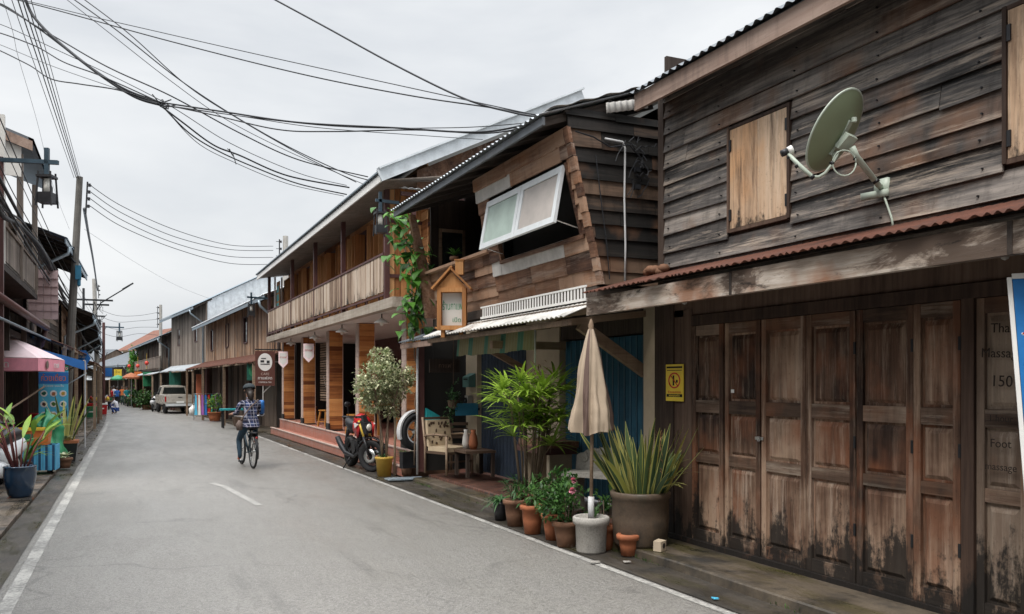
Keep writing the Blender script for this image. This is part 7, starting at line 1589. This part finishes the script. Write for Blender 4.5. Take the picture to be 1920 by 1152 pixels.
b.build('cable_tangle',M['cable'],P2_)
pole('dark red slim pole standing before the crowded concrete pole',(-1.38,57.5,gz(57)),(-1.38,57.5,5.2),.09,.08,'redpost','steel_pole')
pole('thin dark pole with short cross arm left of the crowded pole',(-2.15,50,gz(50)),(-2.15,50,6.5),.07,.06,'dark_metal','steel_pole',arms=((5.9,-.5,1.4,.09),))
pole('slim concrete pole with insulators on the right beyond the truck',(2.1,66,gz(66)),(2.1,66,7.1),.14,.10,'concrete',ins=(-.2,(6.9,6.5,6.1,5.7)))
pole('concrete pole top with insulators behind the veranda house roof',(6.0,36.5,gz(36)),(6.0,36.5,7.7),.13,.11,'concrete',ins=(-.25,(7.45,7.15,6.85,6.5)))
pole('tall concrete pole just outside the left edge of the photo carrying the near cables',(-2.47,17.6,gz(17)),(-2.47,17.6,9.4),.16,.12,'concrete')
# lantern brackets
def lantern(label,loc,L,rz=0,s_=1.0,group='street lanterns on crossed bars'):
    t=thing('street_lantern',label,'lantern',loc,rz,group); k=s_
    b=MB(); b.beam((0,0,0),(L,0,-.03*L),.07*k); b.beam((L*.8,0,.22*k),(L*.8,0,-.26*k),.07*k); b.build('crossed_bars',M['darkblue'],t)
    b=MB(); x0=L*.8
    for sx_ in (-1,1):
        for sy_ in (-1,1): b.beam((x0+sx_*.10*k,sy_*.10*k,-.2*k),(x0+sx_*.13*k,sy_*.13*k,-.80*k),.025*k)
    b.box(x0-.13*k,-.13*k,-.30*k,x0+.13*k,.13*k,-.26*k); b.box(x0-.12*k,-.12*k,-.74*k,x0+.12*k,.12*k,-.56*k); b.build('lantern_frame',M['dark_metal'],t)
    b=MB(); b.tube([(x0,0,-.56*k),(x0,0,-.31*k)],.055*k,10); b.build('lamp_glass',M['lampglass'],t,smooth=True); return t
q=W(2,300,14.75); lantern('dark iron lantern on crossed bars reaching from the left edge',q,.95,-TH*.8)
q=W(748,381,15.0); lantern('iron lantern on crossed bars at the near end of the veranda balcony',q,-.42,0,.75)
q=W(502,560,28.4); lantern('iron lantern on crossed bars at the far end of the veranda balcony',q,-.66,0,.8)
q=W(190,613,57); lantern('iron lantern on crossed bars on the dark red slim pole',q,1.42,-TH*.6,1.2)
# ================================================================ cables
def smooth_pts(P,n=10):
    out=[]
    for i in range(len(P)-1):
        p0=P[max(i-1,0)];p1=P[i];p2=P[i+1];p3=P[min(i+2,len(P)-1)]
        for k in range(n):
            t=k/n; out.append(.5*((2*p1)+(p2-p0)*t+(2*p0-5*p1+4*p2-p3)*t*t+(3*p1-p0-3*p2+p3)*t**3))
    out.append(P[-1]); return out
def cable(label,pts,r=.011,mat='cable',group='overhead cables',n=10):
    P=[W(*p) for p in pts]
    if pts[0][1]<-5 or pts[0][0]<0:
        if group.startswith('parallel') or label.startswith('hair thin line left'): P=[Vector((P[0].x-.05,-14,P[0].z+.05)),Vector((P[0].x-.02,4,P[0].z-.25))]+P
        elif pts[0][0]<620 and pts[0][2]<14.5 and 'left cable run' not in label and 'left pavement' not in label: P=[Vector((-2.42,17.55,min(9.2,max(7.0,P[0].z+(1.6 if pts[0][1]<-5 and pts[0][0]>80 else .25)))))]+([P[0]+(P[0]-P[1])*.8] if pts[0][0]>80 else [])+P
    c0=P[0].copy(); Q=smooth_pts(P,n); b=MB(); b.tube([p-c0 for p in Q],r,6,.5)
    o=b.build('overhead_cable',M[mat],smooth=True); o.location=c0; return tag(o,label,'cable',group)
# wires from upper left across the street
cable('single black cable dropping from the top edge to the flared house roof',[(490,-14,11.5),(612,52,11),(740,122,10.3),(870,185,9.6),(960,211,9.1),(1012,220,8.8)],.011)
cable('long thin cable crossing the whole sky from upper left to the flared house roof',[(-40,-14,13.8),(70,10,13.3),(320,78,12.3),(560,138,11.2),(760,178,10.2),(920,202,9.4),(1020,218,8.8)],.008)
cable('thick black cable bundle falling from the upper left corner to the knot',[(25,-30,13.6),(62,30,13.4),(105,75,13.1),(180,135,12.6),(250,180,12.2),(300,196,11.9)],.024)
cable('second cable of the thick bundle into the knot',[(-10,5,13.8),(60,45,13.4),(150,112,12.8),(230,165,12.3),(300,192,11.9)],.013)
cable('cable above the bundle passing over the knot towards the veranda roof',[(-20,2,13.8),(90,62,13.2),(200,125,12.8),(320,180,12.8),(450,250,13.4),(560,300,14),(690,332,14.6)],.010)
cable('lower cable leaving the knot towards the veranda eave',[(290,190,12),(340,228,12.4),(400,272,12.9),(450,292,13.4),(540,330,14),(655,352,14.6)],.013)
cable('lowest slack cable under the knot ending at the veranda eave',[(305,200,12),(355,250,12.5),(410,284,13),(480,315,13.6),(560,345,14.1),(650,365,14.7)],.011)
cable('cable from the left edge sagging under the bundle into the knot',[(-30,56,13.8),(60,84,13.4),(120,117,13),(190,143,12.5),(300,192,11.9)],.009)
cable('low cable from the left edge bending level into the knot',[(-30,85,13.8),(50,120,13.4),(95,148,13.1),(150,158,12.8),(225,170,12.3),(300,195,11.9)],.009)
cable('faint grey cable at the left edge above the low bending cable',[(-30,75,13.8),(100,125,13.1),(200,160,12.5),(300,194,11.9)],.005,'cable_grey')
cable('upper nearly level cable from the knot to the flared house roof',[(300,192,11.9),(420,210,11.3),(560,230,10.6),(740,240,9.9),(900,248,9.2),(1010,228,8.8)],.011)
cable('lower nearly level cable from the knot to the flared house roof',[(300,195,11.9),(400,216,11.4),(520,243,10.8),(620,247,10.4),(780,244,9.8),(915,250,9.2),(1015,232,8.8)],.008)
cable('thin straight cable between the two level cables',[(300,198,11.9),(600,235,10.5),(840,240,9.6),(1000,230,8.85)],.005)
cable('left cable of the pair crossing steeply from the top edge to the veranda roof',[(120,-14,13.2),(220,58,13.0),(330,145,13.2),(430,212,13.6),(540,275,14.1),(640,322,14.5),(690,338,14.6)],.009)
cable('right cable of the pair crossing steeply from the top edge to the veranda roof',[(140,-14,13.2),(240,62,13.0),(350,160,13.2),(450,225,13.6),(560,288,14.1),(668,342,14.6)],.008)
for i,(lab,pts) in enumerate((('hair thin wire just above the long sky crossing cable',[(-20,-10,13.8),(200,38,12.8),(450,95,11.6),(700,150,10.4),(985,212,8.9)]),
 ('hair thin wire from the left edge through the knot to the veranda eave',[(-20,40,13.8),(120,100,13),(300,188,11.9),(430,268,13.2),(560,325,14.1),(650,348,14.6)]),
 ('hair thin wire from the knot to the gable of the veranda roof',[(300,196,11.9),(450,218,12),(600,240,12.5),(800,255,13.2),(905,262,14)]),
 ('hair thin slack wire hanging lowest of all before the veranda roof',[(310,205,12),(370,268,12.6),(440,305,13.2),(540,345,14),(645,368,14.6)]),
 ('hair thin wire beside the steeply crossing pair',[(108,-14,13.2),(210,66,13),(320,152,13.2),(420,222,13.6),(540,284,14.1),(680,345,14.6)]))): cable(lab,pts,.0055)
b=MB(); c0=W(300,195,11.9); R=random.Random(95)
for k in range(6): 
    p=Vector((R.gauss(0,.04),R.gauss(0,.03),R.gauss(0,.03))); b.tube([p,p+Vector((R.gauss(.03,.05),0,R.gauss(0,.03))),p+Vector((R.gauss(.07,.06),0,R.gauss(-.02,.04)))],.009,5)
b.tube([(0,0,0),(-.10,0,.12)],.008,5); b.tube([(0,0,0),(.11,0,.02)],.008,5)
o=b.build('cable_knot',M['cable']); o.location=c0; tag(o,'tangled knot of black wire ends where the crossing cables meet','cable knot')
c0=W(430,283,13.2); b=MB(); b.tube([(0,0,.03),(.03,0,-.04),(.06,0,-.08)],.008,5); b.tube([(-.03,0,.03),(.05,0,-.03),(.10,0,-.2)],.007,5); o=b.build('loose_wire_end',M['cable']); o.location=c0; tag(o,'loose wire end dangling from the slack cable below the knot','wire end')
# parallel lines to the leaning pole
cable('thick grey cable slanting from the leaning pole down to the crowded pole',[(158,392,27),(166,440,35),(175,490,47),(183,545,65)],.05,'cable_grey')
for i,(x0,x1,r) in enumerate(((24,139,.007),(36,143,.011),(45,146,.011),(53,148,.010),(62,151,.007))):
    cable(['first','second','third','fourth','fifth'][i]+' from the left of the five parallel lines running down to the leaning pole',[(x0-12,-30,14.0),(x0+(x1-x0)*.32,110,17.4),(x0+(x1-x0)*.66,222,21.2),(x1,334,26)],r,group='parallel lines to the leaning pole')
cable('hair thin line left of the five parallel lines',[(2,-10,14),(35,110,17),(70,230,21),(100,350,26),(130,430,32)],.004,'cable_grey')
for i,(y0,ym,y1) in enumerate(((347,428,462),(359,442,470),(372,455,483),(386,466,496))):
    cable(['top','second','third','lowest'][i]+' of four lines sagging from the leaning pole to the veranda roof pole',[(168,y0,26),(230,y0+(ym-y0)*.50,28),(330,ym+4-i*1.0,31),(430,ym+(y1-ym)*.93,34.5),(512,y1,38.0)],.012,group='sagging lines to the veranda pole')
for i,(y0,r,m) in enumerate(((215,.010,'cable'),(330,.030,'cable'),(345,.014,'cable'),(300,.009,'cable'),(365,.024,'cable'),(378,.010,'cable_grey'),(250,.008,'cable_grey'))):
    hgt=1.6+(716-y0)*13.9/1600
    P=[]
    for d in (13.4,20,28,38,50,66):
        X=-1.93-(d-13.9)*.003; xx=241+F*X/(CT*d); P.append((xx,716-(hgt-1.6-.35*sin(pi*min(1,(d-13.4)/30))*(d<43.4)+.25*(d>60))*F/d,d))
    cable(['uppermost thin line of the left pavement cable run','thick black bundle in the middle of the left cable run','medium cable just below the thick left bundle','thin line between the uppermost and the thick left bundle','heavy lower bundle of the left cable run sweeping past the balcony','lowest grey line of the left cable run','second uppermost grey line of the left cable run'][i],P,r,m,'cables along the left pavement')
cable('sagging telephone bundle dropping across the balcony front on the left',[(-10,375,14),(40,425,17),(85,480,21),(120,560,29),(160,640,42),(185,660,60)],.045)
cable('thin bundle companion line below the sagging telephone bundle',[(-10,360,14),(45,420,17),(95,490,22),(135,565,31),(178,640,55)],.02)
cable('faint line descending from the steel pole towards the row house roof',[(158,430,32),(250,490,40),(330,535,47),(392,560,50)],.006,'cable_grey')
for i,y in enumerate((588,598,610,622)): cable(['highest','upper','lower','lowest'][i]+' far line joining the crowded pole and slim right pole',[(186,y-8+i*3,62),(220,y+4+i*2,63),(260,y+4,64),(296,y-2+i*3,64.5)],.012,group='far lines across the street')
# ================================================================ banner at the right edge and litter
tl=W(1888,525,4.62); bt=W(1921,930,4.50)
bn=thing('massage_banner','blue massage shop banner with white frame cut by the right edge','banner',(tl.x,tl.y,.09),0)
ax=Vector((.62,-.78,0)); up=(tl-bt).normalized(); top=tl-Vector((tl.x,tl.y,.09)); H=2.05
def bp_(u,v,o=0): return top+ax*u-up*v+ax.cross(up).normalized()*o
def rect(b,u0,v0,u1,v1,o0,o1): b.hexa([bp_(u0,v1,o0),bp_(u1,v1,o0),bp_(u1,v1,o1),bp_(u0,v1,o1),bp_(u0,v0,o0),bp_(u1,v0,o0),bp_(u1,v0,o1),bp_(u0,v0,o1)])
b=MB(); rect(b,.025,.0,.7,1.02,-.008,.008); b.build('blue_panel',M['blue_banner'],bn)
b=MB(); rect(b,.025,1.022,.7,1.3,-.008,.008); b.build('dark_panel',M['purple'],bn)
b=MB(); rect(b,.025,1.302,.7,1.95,-.008,.008); b.build('lower_panel',M['blue_banner'],bn)
b=MB(); rect(b,0,-.01,.022,2.07,-.014,.014); rect(b,.024,-.03,.72,-.002,-.014,.014); b.build('frame',M['white'],bn)
nz=ax.cross(up).normalized(); sgn=1 if nz.dot(Vector((0,0,EYE))-Vector(tl))>0 else -1
def btext(s,u,v,size,mat,o):
    zx=ax; zn=nz*sgn; zy=up; 
    t_=text('banner_text',s,size,M[mat],bn,(0,0,0),(0,0,0),.001,'LEFT'); px=ax if sgn>0 else ax
    mx_=Matrix(((px.x,zy.x,zn.x,0),(px.y,zy.y,zn.y,0),(px.z,zy.z,zn.z,0),(0,0,0,1))); mx_.translation=bp_(u,v,o*sgn); t_.matrix_local=mx_
for du,dv in ((-.006,0),(.006,0),(0,-.006),(0,.006)): btext('นวด',.06+du,.20+dv,.19,'white',.0095)
btext('นวด',.06,.20,.19,'purple',.012)
for du,dv in ((-.005,0),(.005,0),(0,.005)): btext('ไทย',.05+du,.36+dv,.13,'white',.0095)
btext('ไทย',.05,.36,.13,'red',.012); btext('เปิดทุกวัน',.05,.50,.09,'skyblue',.0095)
R=random.Random(97)
for i,(x,y,mt,lab,sx_) in enumerate(((1340,1120,'skyblue','tiny blue plastic scrap beside the white edge line',.02),(1115,1050,'white','small white paper scrap in front of the cement pot',.05),(1175,1050,'white','white paper scrap lying right of the cement pot on the gutter',.035))):
    p=W(x,y,1.6*F/(y-HY)); z=gz(p.y)+.02; b=MB(); b.hexa([(-sx_,-.02,0),(sx_*.8,-.03,0),(sx_,.02,0),(-sx_*.7,.025,0),(-sx_,-.02,.004),(sx_*.8,-.03,.012),(sx_,.02,.005),(-sx_*.7,.025,.01)]); o=b.build('litter_scrap',M['concrete' if mt=='white' else mt]); o.location=(p.x,p.y,z); tag(o,lab,'litter')
# far street clutter
R=random.Random(99)
for i,(x,y,mts,lab) in enumerate(((-1.55,61,('orange','yellow','green'),'fruit stall with orange and yellow goods behind the dark red slim pole'),(-1.9,68,('red','white','orange'),'stall with red and white goods by the crowded concrete pole'),(.55,78,('green','red','yellow'),'stall with green and red goods beside the right far pavement'),(-1.9,76,('teal','white','purple'),'stall with teal and white goods at the far left end'))):
    t=thing('market_stall',lab,'stall',(x,y,gz(y)),R.uniform(-.2,.2)); b=MB(); b.box(-.7,-.4,.68,.7,.4,.74); b.build('tabletop',M['timber'],t)
    for xx in (-.62,.62): b=MB(); b.box(xx-.04,-.35,0,xx+.04,.35,.68); b.build('trestle',M['dark_metal'],t)
    for k in range(6):
        b=MB(); cx=-.55+.22*k; b.lathe([(0,.74),(.08,.76),(.105,.84),(.08,.92),(0,.96+.05*R.random())],9,(cx,R.uniform(-.2,.1),0)); b.build('goods',M[mts[k%3]],t,smooth=True)
for i,(x,y,z,mt,lab) in enumerate(((2.75,59.5,1.9,'green_dark','dark green hanging shop cloth under the awning beyond the pickup truck'),(1.35,71,2.0,'green','green hanging shop cloth farther along the right row'),(-1.5,72.5,2.3,'blue','small blue hanging board beside the crowded concrete pole'),(.8,79,2.1,'orange','small orange hanging board on the far right row'))):
    t=thing('hanging_cloth' if i<2 else 'hanging_board',lab,'shop sign',(x,y,z)); b=MB()
    for k in range(6): b.box(-.35+k*.117,-.02+.02*(k%2),-.75 if i<2 else -.3,-.35+k*.117+.115,.02+.02*(k%2),.35,.5)
    b.build('panel',M[mt],t); b=MB(); b.beam((-.4,.02,.38),(.6,.02,.38),.04); b.build('hanging_rod',M['dark_metal'],t)
# moss and weeds at the foot of the ledge (uncountable)
b=MB(); R=random.Random(98)
for k in range(900):
    y=R.choice((R.uniform(2.2,7.5),R.uniform(8,13.5),R.uniform(14.5,30))); x=4.30 if y<7.5 else (4.36 if y<13.7 else 4.35)
    if mnoise.noise(Vector((y*.8,3,1)))<.05: continue
    b.blade((x-R.uniform(0,.05),y,gz(y)+.01),(R.gauss(-.3,.4),R.gauss(0,.4),1),R.uniform(.015,.05),.008,.6,2,R.random())
o=b.build('weeds',M['bush']); tag(o,kind='stuff')
# ================================================================ sky, sun, camera
w=bpy.data.worlds.new('World'); S.world=w; w.use_nodes=True
nt=w.node_tree; n=nt.nodes; l=nt.links; bgd=n['Background']
sky=n.new('ShaderNodeTexSky'); sky.sky_type='NISHITA'; sky.sun_disc=False; sky.sun_elevation=radians(58); sky.sun_rotation=radians(200); sky.air_density=1.5; sky.dust_density=4
tc=n.new('ShaderNodeTexCoord'); sp=n.new('ShaderNodeSeparateXYZ'); l.new(tc.outputs['Generated'],sp.inputs[0])
mp=n.new('ShaderNodeMapping'); mp.inputs['Scale'].default_value=(1.2,1.2,3.2); l.new(tc.outputs['Generated'],mp.inputs[0])
nz1=n.new('ShaderNodeTexNoise'); nz1.inputs['Scale'].default_value=1.6; nz1.inputs['Detail'].default_value=6; nz1.inputs['Roughness'].default_value=.5; nz1.inputs['Distortion'].default_value=.3; l.new(mp.outputs[0],nz1.inputs['Vector'])
cr=n.new('ShaderNodeValToRGB'); l.new(nz1.outputs['Fac'],cr.inputs[0]); e=cr.color_ramp.elements; e[0].position=.40; e[0].color=(4.0,4.18,4.42,1); e[1].position=.60; e[1].color=(5.35,5.44,5.52,1)
mr=n.new('ShaderNodeMapRange'); l.new(sp.outputs[2],mr.inputs[0]); mr.inputs[1].default_value=.46; mr.inputs[2].default_value=.95; mr.inputs[3].default_value=1.0; mr.inputs[4].default_value=4.6
vm=n.new('ShaderNodeVectorMath'); vm.operation='SCALE'; l.new(cr.outputs[0],vm.inputs[0]); l.new(mr.outputs[0],vm.inputs['Scale'])
mx=n.new('ShaderNodeMix'); mx.data_type='RGBA'; mx.inputs[0].default_value=.93; l.new(sky.outputs[0],mx.inputs[6]); l.new(vm.outputs[0],mx.inputs[7]); l.new(mx.outputs[2],bgd.inputs[0]); bgd.inputs[1].default_value=.1
su=bpy.data.lights.new('sun','SUN'); su.energy=1.5; su.angle=radians(22); su.color=(1,.955,.90); so=bpy.data.objects.new('sun',su); COL.objects.link(so)
az=radians(-125); el=radians(58); dv=Vector((sin(az)*cos(el),cos(az)*cos(el),sin(el))); so.rotation_euler=dv.to_track_quat('Z','Y').to_euler(); so.location=dv*40
sky.sun_rotation=az
cd=bpy.data.cameras.new('camera'); cd.sensor_width=36; cd.lens=36*F/1920; cd.shift_y=140/1920; cd.clip_end=2000; cd.clip_start=.05
co_=bpy.data.objects.new('camera',cd); COL.objects.link(co_); co_.location=(0,0,EYE); co_.rotation_euler=(pi/2,0,-TH); S.camera=co_
S.view_settings.view_transform='Standard'; S.view_settings.look='None'; S.view_settings.exposure=.82; S.view_settings.gamma=1
S.render.engine='CYCLES'; S.cycles.max_bounces=6; S.cycles.diffuse_bounces=3; S.cycles.glossy_bounces=3; S.cycles.transparent_max_bounces=8
try: S.cycles.use_denoising=True
except Exception: pass
